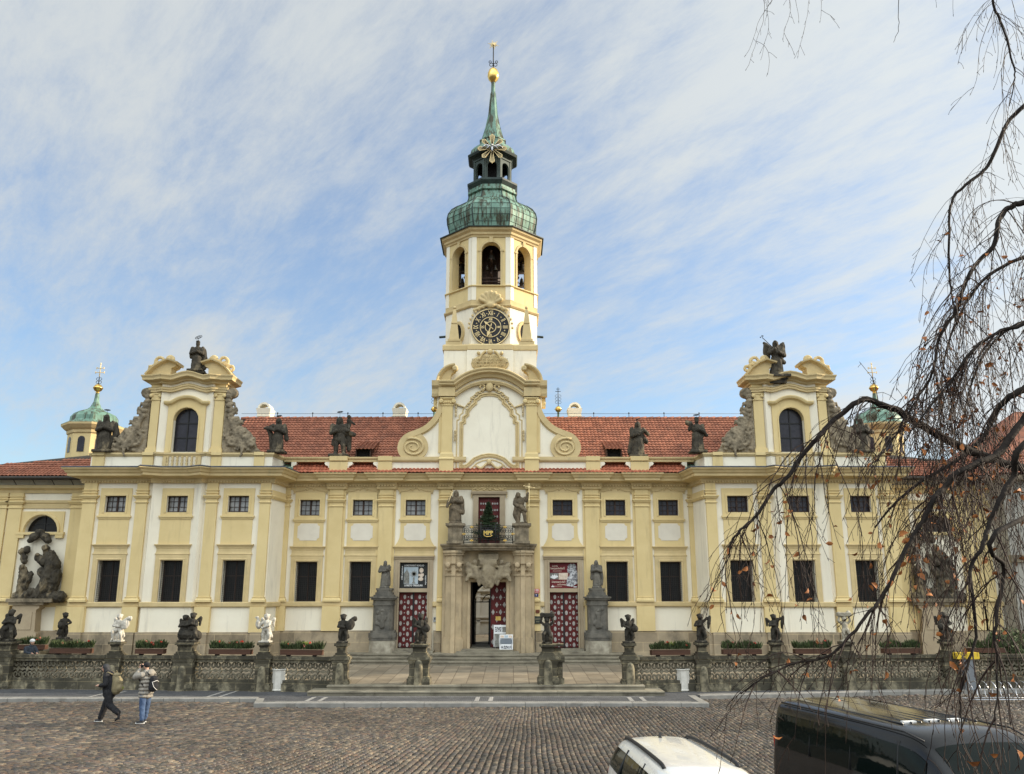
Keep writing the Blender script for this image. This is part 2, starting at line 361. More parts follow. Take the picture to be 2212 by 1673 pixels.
# ---------------------------------------------------------------- ground
def floor_mat(name, c1, c2, mortar, bw, bh, ms, rot=0, rough=.7, offset=.5, mult=((1,1,1),(.7,.68,.66)), third=None, bump=.3):
    m_ = mat(name, c1, c2, rough, 1.1, 7, 0, 10, third=third)
    N = m_.node_tree.nodes; L = m_.node_tree.links; p = N['Principled BSDF']
    tc = N.new('ShaderNodeTexCoord'); mp = N.new('ShaderNodeMapping'); mp.inputs['Rotation'].default_value = (0,0,rot)
    L.new(tc.outputs['Object'], mp.inputs[0]); br = N.new('ShaderNodeTexBrick'); br.offset = offset
    br.inputs['Scale'].default_value = 1; br.inputs['Brick Width'].default_value = bw; br.inputs['Row Height'].default_value = bh
    br.inputs['Mortar Size'].default_value = ms; br.inputs['Color1'].default_value = mult[0] + (1,); br.inputs['Color2'].default_value = mult[1] + (1,)
    br.inputs['Mortar'].default_value = tuple(mortar) + (1,); L.new(mp.outputs[0], br.inputs['Vector'])
    src = p.inputs['Base Color'].links[0].from_socket; mx = N.new('ShaderNodeMixRGB'); mx.blend_type = 'MULTIPLY'; mx.inputs[0].default_value = 1
    L.new(src, mx.inputs[1]); L.new(br.outputs['Color'], mx.inputs[2]); L.new(mx.outputs[0], p.inputs['Base Color'])
    b = N.new('ShaderNodeBump'); b.inputs['Strength'].default_value = bump; b.inputs['Distance'].default_value = .01
    nn = N.new('ShaderNodeTexNoise'); nn.inputs['Scale'].default_value = 9; nn.inputs['Detail'].default_value = 6; L.new(tc.outputs['Object'], nn.inputs['Vector'])
    sub = N.new('ShaderNodeMath'); sub.operation = 'SUBTRACT'; L.new(nn.outputs['Fac'], sub.inputs[0]); L.new(br.outputs['Fac'], sub.inputs[1])
    L.new(sub.outputs[0], b.inputs['Height']); L.new(b.outputs[0], p.inputs['Normal']); return m_
M['flags'] = floor_mat('terrace_flagstones', (.29, .24, .17), (.20, .17, .125), (.45, .42, .4), .95, .62, .018, rot=R(90), third=((.16, .135, .1), .5, .55, .75, (1, 1, 1)))
M['mosaic'] = floor_mat('mosaic_setts', (.11, .11, .112), (.075, .076, .08), (.55, .55, .55), .07, .07, .01, offset=0, mult=((1.2, 1.2, 1.2), (.6, .6, .6)))
M['mosaic_white'] = floor_mat('white_mosaic_setts', (.42, .40, .37), (.32, .31, .29), (.55, .55, .55), .07, .07, .01, offset=0)
M['kerb'] = mat('kerb_granite', (.28, .265, .235), (.2, .19, .17), .7, 2.5, 8, .3, 30, third=((.1, .09, .075), 1.5, .55, .75, (1, 1, 1)))
M['step'] = mat('worn_step_stone', (.27, .24, .175), (.16, .14, .10), .75, 1.5, 8, .4, 14, third=((.07, .06, .045), 1.2, .55, .75, (1, 1, 2.5)))
M['cobblebase'] = floor_mat('cobbled_ground', (.12, .10, .075), (.07, .06, .05), (.4, .4, .4), .17, .14, .02, rough=.7)
M['joint'] = mat('sand_joint', (.055, .048, .038), (.035, .03, .025), .95, 6)
def cobble_material():
    m_ = bpy.data.materials.new('granite_cobble'); m_.use_nodes = True; N = m_.node_tree.nodes; L = m_.node_tree.links; p = N['Principled BSDF']
    g = N.new('ShaderNodeNewGeometry'); cr = N.new('ShaderNodeValToRGB'); e = cr.color_ramp; e.interpolation = 'LINEAR'
    cols = [(0, (.035, .032, .027)), (.2, (.085, .072, .054)), (.36, (.125, .084, .057)), (.5, (.058, .054, .049)), (.64, (.185, .145, .10)), (.78, (.05, .048, .046)), (.9, (.092, .062, .048)), (1, (.10, .092, .08))]
    while len(e.elements) < len(cols): e.elements.new(.5)
    for el, (ps, c) in zip(e.elements, cols): el.position = ps; el.color = c + (1,)
    L.new(g.outputs['Random Per Island'], cr.inputs[0])
    tc = N.new('ShaderNodeTexCoord'); n = N.new('ShaderNodeTexNoise'); n.inputs['Scale'].default_value = 22; n.inputs['Detail'].default_value = 5; L.new(tc.outputs['Object'], n.inputs['Vector'])
    n2 = N.new('ShaderNodeTexNoise'); n2.inputs['Scale'].default_value = .28; n2.inputs['Detail'].default_value = 4; L.new(tc.outputs['Object'], n2.inputs['Vector'])
    r2 = N.new('ShaderNodeMapRange'); r2.inputs['From Min'].default_value = .35; r2.inputs['From Max'].default_value = .65; r2.inputs['To Min'].default_value = .72; r2.inputs['To Max'].default_value = 1.2; L.new(n2.outputs['Fac'], r2.inputs['Value'])
    r1 = N.new('ShaderNodeMapRange'); r1.inputs['From Min'].default_value = .3; r1.inputs['From Max'].default_value = .7; r1.inputs['To Min'].default_value = .75; r1.inputs['To Max'].default_value = 1.2; L.new(n.outputs['Fac'], r1.inputs['Value'])
    mu = N.new('ShaderNodeMath'); mu.operation = 'MULTIPLY'; L.new(r1.outputs[0], mu.inputs[0]); L.new(r2.outputs[0], mu.inputs[1])
    hs = N.new('ShaderNodeHueSaturation'); L.new(cr.outputs[0], hs.inputs['Color']); L.new(mu.outputs[0], hs.inputs['Value']); L.new(hs.outputs[0], p.inputs['Base Color'])
    p.inputs['Roughness'].default_value = .5; p.inputs['Specular IOR Level'].default_value = .4
    b = N.new('ShaderNodeBump'); b.inputs['Strength'].default_value = .5; b.inputs['Distance'].default_value = .01; L.new(n.outputs['Fac'], b.inputs['Height']); L.new(b.outputs[0], p.inputs['Normal'])
    return m_
M['cobble'] = cobble_material()
def kerb_y(x):
    x = np.asarray(x, dtype=float)
    return np.where(x < -7.9, -10.9, np.where(x < 8.1, -12.24, -9.95 + np.clip((x-8.1)/14, 0, 2)*2.3))
def cobbles():
    g = np.random.RandomState(3); Q = []
    a = -42.0; k = 0
    while a < 24:
        s_ = min(max((3 - a)/15, 0), 1); s_ = s_*s_*(3-2*s_); sh = .95*s_
        pitch = .134*math.sqrt(1+sh*sh)*g.uniform(.9, 1.08)
        n = 125; ln = g.uniform(.11, .19, n); b = -27.5 + np.concatenate([[0], np.cumsum(ln)[:-1]]) + g.uniform(0, .1); b2 = b + ln
        bm = (b+b2)/2; wob = .012*np.sin(bm*1.3 + a*.35) + g.uniform(-.006, .006, n)
        x0 = a + wob; x1 = a + pitch + wob; q = np.stack([x0, x1, b, b2, np.full(n, sh)], 1); Q.append(q); a += pitch; k += 1
    Q = np.concatenate(Q); n = len(Q)
    g1 = .012; x0 = Q[:,0]+g1*g.uniform(.6, 1.5, n); x1 = Q[:,1]-g1*g.uniform(.6, 1.5, n); b0 = Q[:,2]+g1; b1 = Q[:,3]-g1; sh = Q[:,4]
    def P(a, b): return a + sh*(b+18), b
    c = [P(x0, b0), P(x1, b0), P(x1, b1), P(x0, b1)]
    cx = sum(p[0] for p in c)/4; cy = sum(p[1] for p in c)/4
    lim = (5.5 + (cy+44)*.62)
    keep = (cy < kerb_y(cx) - .07) & (np.abs(cx - CX) < lim); idx = np.where(keep)[0]
    top = g.uniform(-.009, .009, n) + .025*np.sin(cx*.37)*np.sin(cy*.43)
    V = np.zeros((len(idx), 12, 3)); tx = g.uniform(-.09, .09, n); ty = g.uniform(-.09, .09, n)
    for i in range(4):
        jx = g.uniform(-.008, .008, n); jy = g.uniform(-.008, .008, n)
        X = c[i][0]+jx; Y = c[i][1]+jy
        V[:, i] = np.stack([X, Y, np.full(n, -.07)], 1)[idx]
        V[:, 4+i] = np.stack([X, Y, top-.022], 1)[idx]
        t = .22; V[:, 8+i] = np.stack([X+(cx-X)*t, Y+(cy-Y)*t, top+tx*(X-cx)+ty*(Y-cy)+g.uniform(-.004, .004, n)], 1)[idx]
    f = []
    for i in range(4):
        j = (i+1) % 4; f += [[i, j, 4+j, 4+i], [4+i, 4+j, 8+j, 8+i]]
    f.append([8, 9, 10, 11]); f = np.array(f)
    F = (f[None] + 12*np.arange(len(idx))[:, None, None]).reshape(-1, 4)
    me = bpy.data.meshes.new('cobblestones'); me.vertices.add(V.size//3); me.vertices.foreach_set('co', V.reshape(-1))
    me.loops.add(F.size); me.loops.foreach_set('vertex_index', F.reshape(-1).astype(np.int32))
    me.polygons.add(len(F)); me.polygons.foreach_set('loop_start', (np.arange(len(F))*4).astype(np.int32)); me.polygons.foreach_set('use_smooth', np.ones(len(F), bool))
    me.update(calc_edges=True); me.materials.append(M['cobble'])
    o = bpy.data.objects.new('cobblestones', me); C.objects.link(o); tag(o, 'brown and grey cobblestones paving the square', kind='structure')
cobbles()
def struct(name, mb, m_, label=None):
    o = mb.build(name, m_); return tag(o, label, kind='structure')
mb = MB(); mb.add([(-900,-700,-.075),(900,-700,-.075),(900,1500,-.075),(-900,1500,-.075)], [(0,1,2,3)]); struct('ground', mb, 'cobblebase', 'wide ground of the square')
mb = MB(); mb.add([(-40,-27.8,-.05),(40,-27.8,-.05),(40,-7,-.05),(-40,-7,-.05)], [(0,1,2,3)]); struct('sand_bed', mb, 'joint', 'dark sand in the joints of the cobbles')
# pavement with mosaic setts and kerbs
XL, XR = -36, 36
out = [(XL, -10.9), (-7.9, -10.9), (-7.9, -12.24), (8.1, -12.24), (8.1, -9.95), (15, -8.75), (24, -7.35), (XR, -6.2)]
mb = MB(); mb.prism(out + [(XR, -2), (XL, -2)], -.06, .118, 'xy'); struct('pavement', mb, 'mosaic', 'grey mosaic pavement in front of the balustrade')
mb = MB()
def kerbrun(mb, a, b, w=.34):
    a = Vector(a); b = Vector(b); d = (b-a); L_ = d.length; d.normalize(); nrm = Vector((-d.y, d.x)); s = 0
    while s < L_-.05:
        l = min(rng.uniform(1.1, 1.9), L_-s); p = a+d*(s+.008); q = a+d*(s+l-.008)
        z = .128 + rng.uniform(-.004, .004); e = .02
        pts = [(p, 0), (q, 0), (q, w), (p, w)]
        lo = [(v + nrm*o) for v, o in pts]; hi = [(p+nrm*e), (q+nrm*e), (q+nrm*w), (p+nrm*w)]
        mb.add([(v.x, v.y, -.06) for v in lo] + [(v.x, v.y, z-e) for v in lo[:2]] + [(v.x, v.y, z) for v in hi],
               [(0,1,5,4), (4,5,7,6), (6,7,8,9), (0,4,6,9,3), (1,2,8,7,5)]); s += l
kerbrun(mb, (XL, -10.93), (-8.2, -10.93)); kerbrun(mb, (-7.93, -12.27), (8.13, -12.27)); kerbrun(mb, (8.3, -9.98), (15, -8.79)); kerbrun(mb, (15, -8.79), (24, -7.39)); kerbrun(mb, (24, -7.39), (XR, -6.2))
kerbrun(mb, (-8.23, -10.9), (-7.93, -12.24), .3); kerbrun(mb, (8.13, -12.24), (8.13, -9.98), .3)
struct('kerb', mb, 'kerb', 'worn granite kerb of the pavement')
mb = MB()
def strip(mb, a, b, w, z=.124):
    a = Vector(a); b = Vector(b); d = (b-a).normalized(); n = Vector((-d.y, d.x))*w/2
    mb.add([(p.x, p.y, z) for p in (a-n, b-n, b+n, a+n)], [(0,1,2,3)])
strip(mb, (-7.3, -11.78), (7.6, -11.78), .12); strip(mb, (-6.2, -10.45), (6.5, -10.45), .12)
for x in (-6.2, -5.75, -.1, .4, 5.5, 5.95): strip(mb, (x, -11.7), (x+.02, -10.5), .16, .1255)
for x in (-20.5, -20, -14.6, -14.1, -10.2, -9.75, 10.2, 10.6, 15.4, 15.9, 20.5): strip(mb, (x, kerb_y(x)+.4), (x+.05, -8.6), .14, .1255)
strip(mb, (-30, -10.45), (-8.3, -10.45), .12); strip(mb, (8.4, -9.45), (15, -8.3), .12); strip(mb, (15, -8.3), (24, -6.9), .12)
struct('pavement_stripe', mb, 'mosaic_white', 'white sett stripes laid in the pavement')
# steps and terrace
def slabrun(mb, x0, x1, y0, y1, z0, z1, lmin=1.6, lmax=2.6, nose=.03):
    x = x0
    while x < x1-.05:
        l = min(rng.uniform(lmin, lmax), x1-x)
        if x1-x-l < .5: l = x1-x
        dz = rng.uniform(-.004, .004); a, b = x+.006, x+l-.006
        mb.prism([(y0+.045, z0), (y0+.045, z1-.055), (y0, z1-.05), (y0, z1-.015+dz), (y0+.015, z1+dz), (y1, z1+dz), (y1, z0)], a, b, 'yz'); x += l
mb = MB(); slabrun(mb, -6.55, 6.95, -10.15, -8.5, .1, .28); slabrun(mb, -5.95, 6.3, -9.55, -8.6, .2, .43)
struct('terrace_steps', mb, 'step', 'two long stone steps up to the terrace')
mb = MB(); tz = lambda y: .43 + (y+9)*.03
mb.add([(-30,-9.0,tz(-9)),(30,-9.0,tz(-9)),(30,6,tz(6)),(-30,6,tz(6))], [(0,1,2,3)])
# keep the terrace behind the balustrade line
mb = MB(); pts = [(-5.85,-8.9),(6.2,-8.9),(6.2,-8.2),(9.2,-7.7),(14,-7.3),(30,-6.6),(30,6),(-30,6),(-30,-6.6),(-14,-7.3),(-9.2,-7.7),(-5.85,-8.2)]
mb.add([(x,y,tz(y)) for x,y in pts], [tuple(range(12))]); struct('terrace', mb, 'flags', 'sandstone flag terrace in front of the church')
# portal steps: curved at the centre, spreading to the side doors
mb = MB()
def stepplan(off):
    c = [(-6.6-off*.9, .3), (-6.6-off*.9, -.75-off*.35), (-5.6-off*.5, -1.0-off*.8), (-3.0, -1.05-off*.8)]
    mid = [(x, -1.35-off*.8-.28*math.cos(x/2.9*math.pi/2)) for x in [-2.6+.4*i for i in range(14)]]
    l = c + mid + [(-x, y) for x, y in c[::-1]]; return l
for i, (off, z) in enumerate(((1.5, .80), (1.05, .93), (.6, 1.06))): mb.prism(stepplan(off-.05), .3, z-.06, 'xy'); mb.prism(stepplan(off), z-.06, z, 'xy')
for cx, w_ in ((-3.8, .9), (3.8, .9), (0, 1.25)):
    y0 = -.75 if cx else -1.6
    mb.prism([(cx-w_-.25, .3), (cx-w_-.25, y0-.3), (cx+w_+.25, y0-.3), (cx+w_+.25, .3)], .9, 1.15, 'xy')
    mb.prism([(cx-w_, .35), (cx-w_, y0+.05), (cx+w_, y0+.05), (cx+w_, .35)], 1.0, 1.24, 'xy')
struct('portal_steps', mb, 'step', 'curved stone steps in front of the three doors')
# ---------------------------------------------------------------- church and monastery front
ZV = lambda v, Y: at(0, v, Y)[1]
Z_PL, Z_STR0, Z_STR1, Z_CB, Z_CT, Z_ENT, Z_TOP = 2.08, 3.25, 3.47, 8.19, 8.84, 9.18, 9.86
def tiles(mb, o, ux, uv, W, Lr, inside=None, w_=.2, l_=.31, amp=.032):
    o = Vector(o); ux = Vector(ux).normalized(); uv = Vector(uv).normalized(); nn = ux.cross(uv)
    if nn.z < 0: nn = -nn
    nr = int(Lr/l_)+1; nc = int(W/w_)+1
    for r in range(nr):
        for c in range(nc):
            a0 = c*w_; b0 = r*l_
            if a0+w_/2 > W or b0 > Lr: continue
            if inside and not inside(a0+w_/2, b0+l_/2): continue
            j = rng.uniform(-.006, .006); pr = [(0, 0), (.22, .8), (.45, 1), (.68, .6), (.85, -.25), (1.04, -.1)]
            v0 = [o + ux*(a0+t*w_) + uv*(b0+j) + nn*(h*amp+.05) for t, h in pr]; v1 = [o + ux*(a0+t*w_) + uv*(b0+l_*1.08) + nn*(h*amp*.9+.005) for t, h in pr]
            vb = [o + ux*(a0+t*w_) + uv*(b0+j) + nn*(h*amp+.02) for t, h in pr]; n = len(pr)
            mb.add(v0+v1+vb, [(i, i+1, n+i+1, n+i) for i in range(n-1)] + [(2*n+i, 2*n+i+1, i+1, i) for i in range(n-1)], False)
    return mb
def pil_plan(x0, x1, y, d): return [(x0, y+.02), (x0, y-d), (x1, y-d), (x1, y+.02)]
def pilaster(mb, x0, x1, y, d=.13, top=Z_ENT):
    mb.box(x0, x1, y-d, y+.02, Z_STR1, top)
    P = pil_plan(x0, x1, y, d)
    mb.plan(P, [(0, Z_CB), (.03, Z_CB), (.05, Z_CB+.04), (.03, Z_CB+.08), (0, Z_CB+.08)])
    mb.plan(P, [(0, Z_CB+.22), (.05, Z_CB+.22), (.1, Z_CB+.3), (.13, Z_CB+.33), (.13, Z_CB+.38), (.04, Z_CB+.4), (0, Z_CB+.4)])
    mb.plan(P, [(0, Z_CB+.47), (.05, Z_CB+.48), (.05, Z_CB+.52), (0, Z_CB+.53)])
    mb.plan(P, [(0, Z_CT-.05), (.05, Z_CT-.04), (.05, Z_CT), (0, Z_CT+.01)])
    mb.plan(P, [(0, Z_STR1+.0), (.1, Z_STR1), (.1, Z_STR1+.1), (.05, Z_STR1+.15), (.04, Z_STR1+.2), (.06, Z_STR1+.22), (0, Z_STR1+.24)])
    mb.box(x0-.1, x1+.1, y-d-.1, y+.02, Z_PL-.02, Z_STR0)
def cornice_prof(z0, z1, out):
    h = z1-z0
    return [(0, z0), (.06, z0), (.06, z0+.1*h), (.1, z0+.16*h), (.1, z0+.3*h), (.18, z0+.36*h), (.55*out, z0+.42*h), (.72*out, z0+.44*h), (.72*out, z0+.62*h), (.8*out, z0+.66*h), (.88*out, z0+.82*h), (out, z0+.92*h), (out, z1), (0, z1)]
def dentils(mb, path, z0, z1, d=.12, w_=.07, gap=.075, base=.02):
    for a, b in zip(path[:-1], path[1:]):
        a = Vector(a); b = Vector(b); L_ = (b-a).length
        if L_ < .3: continue
        t = (b-a)/L_; n = Vector((t.y, -t.x)); s = .05
        while s+w_ < L_:
            p = a+t*s+n*base; q = p+t*w_; p2 = p+n*(d-base); q2 = q+n*(d-base)
            mb.add([(v.x, v.y, z) for z in (z0, z1) for v in (p, q, q2, p2)], [(0,1,2,3),(4,7,6,5),(0,4,5,1),(1,5,6,2),(2,6,7,3),(3,7,4,0)]); s += w_+gap
def small_window(parent, cx, y, zz0, zz1, put, w_=1.05, lit=0):
    f = MB(); x0, x1 = cx-w_/2, cx+w_/2; yy = y+.2
    f.box(x0, x1, yy-.03, yy+.04, zz0, zz0+.06); f.box(x0, x1, yy-.03, yy+.04, zz1-.06, zz1)
    f.box(x0, x0+.05, yy-.028, yy+.038, zz0+.06, zz1-.06); f.box(x1-.05, x1, yy-.028, yy+.038, zz0+.06, zz1-.06); f.box(cx-.04, cx+.04, yy-.035, yy+.04, zz0+.06, zz1-.06)
    for sx in (-1, 1):
        c = cx + sx*w_/4
        f.box(c-.009, c+.009, yy-.01, yy+.02, zz0+.06, zz1-.06)
        for k in (1, 2): z = zz0+(zz1-zz0)*k/3; f.box(c-w_/4+.03, c+w_/4-.03, yy-.012, yy+.022, z-.009, z+.009)
    w0 = put(f, 'window', 'darkwood', parent)
    p = MB()
    for sx in (0, 1):
        for k in range(3):
            a = x0+sx*w_/2; t = rng.uniform(-.012, .012); z = zz0+(zz1-zz0)*k/3; b = a + w_/2
            p.add([(a, yy+.03+t, z), (b, yy+.03-t, z), (b, yy+.035-t, z+(zz1-zz0)/3), (a, yy+.035+t, z+(zz1-zz0)/3)], [(0,1,2,3)])
    put(p, 'pane', 'glass_curtain' if not lit else 'glass_leaded', w0)
def tall_window(parent, cx, y, put, w_=1.08, z0=3.47, z1=5.43):
    x0, x1 = cx-w_/2, cx+w_/2
    f = MB(); yy = y+.42
    f.box(x0, x1, yy, yy+.05, z0, z0+.07); f.box(x0, x1, yy, yy+.05, z1-.07, z1); f.box(x0, x0+.06, yy+.002, yy+.048, z0, z1); f.box(x1-.06, x1, yy+.002, yy+.048, z0, z1); f.box(cx-.03, cx+.03, yy-.01, yy+.05, z0, z1); f.box(x0, x1, yy-.008, yy+.046, z1-.75, z1-.7)
    w0 = put(f, 'window', 'darkwood', parent)
    p = MB(); p.add([(x0, yy+.03, z0), (x1, yy+.03, z0), (x1, yy+.03, z1), (x0, yy+.03, z1)], [(0,1,2,3)]); put(p, 'pane', 'glass_dark', w0)
    g = MB(); n = 11
    for i in range(n+1): x = x0+.02+(w_-.04)*i/n; g.box(x-.006, x+.006, y+.13, y+.142, z0+.005, z1-.005)
    m_ = 20
    for i in range(m_+1): z = z0+.03+(z1-z0-.06)*i/m_; g.box(x0, x1, y+.118, y+.13, z-.006, z+.006)
    put(g, 'grille', 'iron', w0)
def surround(parent, cx, y, put, kind):
    """frames, apron and string mouldings of one window bay"""
    s = MB(); d = .05; hw = .77
    for a, b, c_, e in ((cx-hw, cx-.525, 7.58, 8.93), (cx+.525, cx+hw, 7.58, 8.93)): s.box(a, b, y-d, y+.01, c_, e)
    s.box(cx-.525, cx+.525, y-d, y+.01, 8.57, 8.93); s.box(cx-.525, cx+.525, y-d, y+.01, 7.58, 7.75)
    s.elev([(cx-.56, 7.72), (cx-.56, 8.6), (cx+.56, 8.6), (cx+.56, 7.72)], [(-.05, y-d-.02), (0, y-d-.035), (.05, y-d-.02), (.05, y-d+.01), (-.05, y-d+.01)])
    s.box(cx-hw-.06, cx+hw+.06, y-d-.07, y, 7.5, 7.58); s.box(cx-hw-.02, cx+hw+.02, y-d-.03, y, 7.43, 7.5)
    put(s, 'window_surround', 'yellow', parent)
    ap = MB()
    if kind == 'door':
        fl = [(cx+.75, 7.43), (cx+.75, 6.9), (cx+.78, 6.65), (cx+.87, 6.42), (cx+1.02, 6.2)]
        ap.prism([(2*cx-x, z) for x, z in fl] + fl[::-1], y-.035, y)
    else: ap.box(cx-.75, cx+.75, y-.035, y, 6.2, 7.43)
    put(ap, 'apron', 'yellow', parent)
    if kind != 'plain':
        q = .56; k = MB(); zc, hh = 6.92, .43; r = .13; pts = []
        for sx, sz, a0 in ((1, 1, 270), (-1, 1, 360), (-1, -1, 90), (1, -1, 180)):
            A = arc(cx+sx*q, zc+sz*hh, r, a0, a0-90, 4) ; pts += A if (sx, sz) in ((1, 1), (-1, -1)) else A
        pts = []
        def corner(sx, sz): return [(cx+sx*(q-r*math.sin(R(t))), zc+sz*(hh-r*math.cos(R(t)))) for t in range(0, 91, 15)]
        pts = corner(1, 1)[::-1] + corner(1, -1) + corner(-1, -1)[::-1] + corner(-1, 1)
        k.prism(pts[::-1], y-.052, y-.03); put(k, 'plaque', 'panel', parent)
        # stucco hood with garland above the small window
        o = MB(); up = [(cx-.86, 8.86), (cx-.72, 8.96), (cx-.5, 9.02), (cx-.34, 9.13), (cx-.34, 9.2)]
        o.prism([(cx-.98, 9.2), (cx-.9, 9.0), (cx-.86, 8.93), (cx+.86, 8.93), (cx+.9, 9.0), (cx+.98, 9.2)], y-.045, y)
        path = [(cx-.84, 8.88), (cx-.8, 8.99), (cx-.62, 9.0), (cx-.4, 9.04), (cx-.24, 9.12)]
        for sg in (-1, 1):
            pp = [(cx+sg*(x-cx), y-.06, z) for x, z in path]; o.tube(pp, .022, 5)
            for i in range(9):
                t = i/8*(len(pp)-1); a = int(min(t, len(pp)-2)); q_ = Vector(pp[a]).lerp(Vector(pp[a+1]), t-a); o.ell(q_, (.04, .03, .03), n=6, m_=4)
        for i in range(7):
            t = math.pi*i/6; o.ell((cx+.17*math.cos(t), y-.07, 9.06+.1*math.sin(t)), (.045, .035, .04), n=6, m_=4)
        put(o, 'stucco_garland', 'ochre', parent)
    m_ = MB(); hw2 = 1.0 if kind == 'door' else .8
    P = pil_plan(cx-hw2, cx+hw2, y, .03)
    m_.plan(P, [(-.012, 5.69), (.03, 5.69), (.05, 5.74), (.02, 5.78), (.004, 5.86), (.004, 6.0), (.03, 6.03), (.03, 6.06), (.06, 6.12), (.1, 6.15), (.1, 6.2), (-.012, 6.21)])
    m_.box(cx-hw2, cx+hw2, y-.024, y, 5.69, 6.195); put(m_, 'window_hood', 'ochre', parent)
    if kind != 'door':
        s = MB(); hw = .8
        s.box(cx-hw, cx-.54, y-.06, y+.01, Z_STR1, 5.69); s.box(cx+.54, cx+hw, y-.06, y+.01, Z_STR1, 5.69); s.box(cx-.54, cx+.54, y-.06, y+.01, 5.43, 5.69)
        s.elev([(cx-.6, Z_STR1), (cx-.6, 5.49), (cx+.6, 5.49), (cx+.6, Z_STR1)], [(-.04, y-.07), (0, y-.09), (.05, y-.075), (.05, y-.05), (-.04, y-.05)])
        put(s, 'window_surround', 'ochre', parent)
def putp(mb, name, m_, parent): return mb.build(name, m_, parent)
# ------------------------------------------------ middle range between the pavilions
main = thing('monastery_range', 'long cream and yellow middle range with red tiled roof behind the tower', 'building', (0, 0, .6))
BX = [3.78, 6.5, 9.22]; TH = .45
hs = []
for s_ in (-1, 1):
    for x in BX: hs.append((s_*x-.525, s_*x+.525, 7.75, 8.57))
    for x in BX[1:]: hs.append((s_*x-.54, s_*x+.54, 3.47, 5.43))
    hs.append((s_*3.78-.72, s_*3.78+.72, 1.24, 5.5))
hs.append((-.55, .55, 6.3, 8.75)); hs.append((-.92, .92, 1.24, 4.5))
mb = MB(); mb.holes(-10.6, 10.6, .5, 9.3, hs, 0, TH); mb.box(-10.6, 10.6, TH+.25, TH+.4, .5, 5.6) if 0 else None
putp(mb, 'wall', 'white', main)
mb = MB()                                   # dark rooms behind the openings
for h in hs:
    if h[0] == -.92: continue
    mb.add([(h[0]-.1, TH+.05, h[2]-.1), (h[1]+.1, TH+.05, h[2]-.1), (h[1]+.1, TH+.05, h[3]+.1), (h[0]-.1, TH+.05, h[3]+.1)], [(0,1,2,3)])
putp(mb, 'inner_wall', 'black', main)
def opening_split(x0, x1, cuts):
    segs = []; x = x0
    for a, b in sorted(cuts):
        if a > x: segs.append((x, a))
        x = max(x, b)
    if x < x1: segs.append((x, x1))
    return segs
mb = MB()
for a, b in opening_split(-10.5, 10.5, [(-4.85, -2.72), (2.72, 4.85), (-2.35, 2.35)]):
    mb = MB(); mb.box(a, b, -.16, .02, .95, Z_PL); mb.box(a, b, -.19, .02, .5, .95); putp(mb, 'plinth', 'plinth', main)
mb = MB()
for a, b in opening_split(-10.5, 10.5, [(-4.76, -2.8), (2.8, 4.76), (-2.3, 2.3)]):
    mb = MB(); mb.plan([(a, -.02), (b, -.02)], [(0, Z_STR0-.03), (.1, Z_STR0-.02), (.13, Z_STR0+.02), (.13, Z_STR1-.03), (.1, Z_STR1), (0, Z_STR1)]); putp(mb, 'string_course', 'ochre', main)
for s_ in (-1, 1):
    for a, b in ((4.93, 5.64), (7.5, 8.2)):
        mb = MB(); pilaster(mb, *(sorted((s_*a, s_*b))), 0); mb.box(*sorted((s_*a-s_*.12, s_*b+s_*.12)), -.05, .01, Z_STR1, Z_ENT); putp(mb, 'pilaster', 'yellow', main)
    mb = MB(); pilaster(mb, *sorted((s_*2.0, s_*2.5)), 0); mb.box(*sorted((s_*1.9, s_*2.6)), -.05, .01, Z_STR1, Z_ENT); putp(mb, 'pilaster', 'yellow', main)
    mb = MB(); pilaster(mb, *sorted((s_*10.25, s_*10.55)), 0); putp(mb, 'pilaster', 'yellow', main)
    for x in BX:
        surround(main, s_*x, 0, putp, 'door' if x == 3.78 else 'plaque')
        small_window(main, s_*x, 0, 7.75, 8.57, putp, lit=int(s_ > 0))
    for x in BX[1:]: tall_window(main, s_*x, 0, putp)
path = [(-10.5, 0)]
for a, b in [(-8.3, -7.4), (-5.74, -4.83), (-2.6, -1.9), (1.9, 2.6), (4.83, 5.74), (7.4, 8.3)]: path += [(a, 0), (a+.01, -.16), (b-.01, -.16), (b, 0)]
path += [(10.5, 0)]
mb = MB(); mb.plan(path, cornice_prof(Z_ENT+.02, Z_TOP, .68)); dentils(mb, path, Z_ENT+.05, Z_ENT+.13, .17, base=.05)
mb.plan(path, [(0, Z_ENT-.1), (.04, Z_ENT-.09), (.07, Z_ENT-.03), (.07, Z_ENT+.03), (0, Z_ENT+.03)]); putp(mb, 'cornice', 'ochre', main)
mb = MB(); mb.plan(path, [(0, Z_CT+.06), (.012, Z_CT+.06), (.012, Z_ENT), (0, Z_ENT)]); 
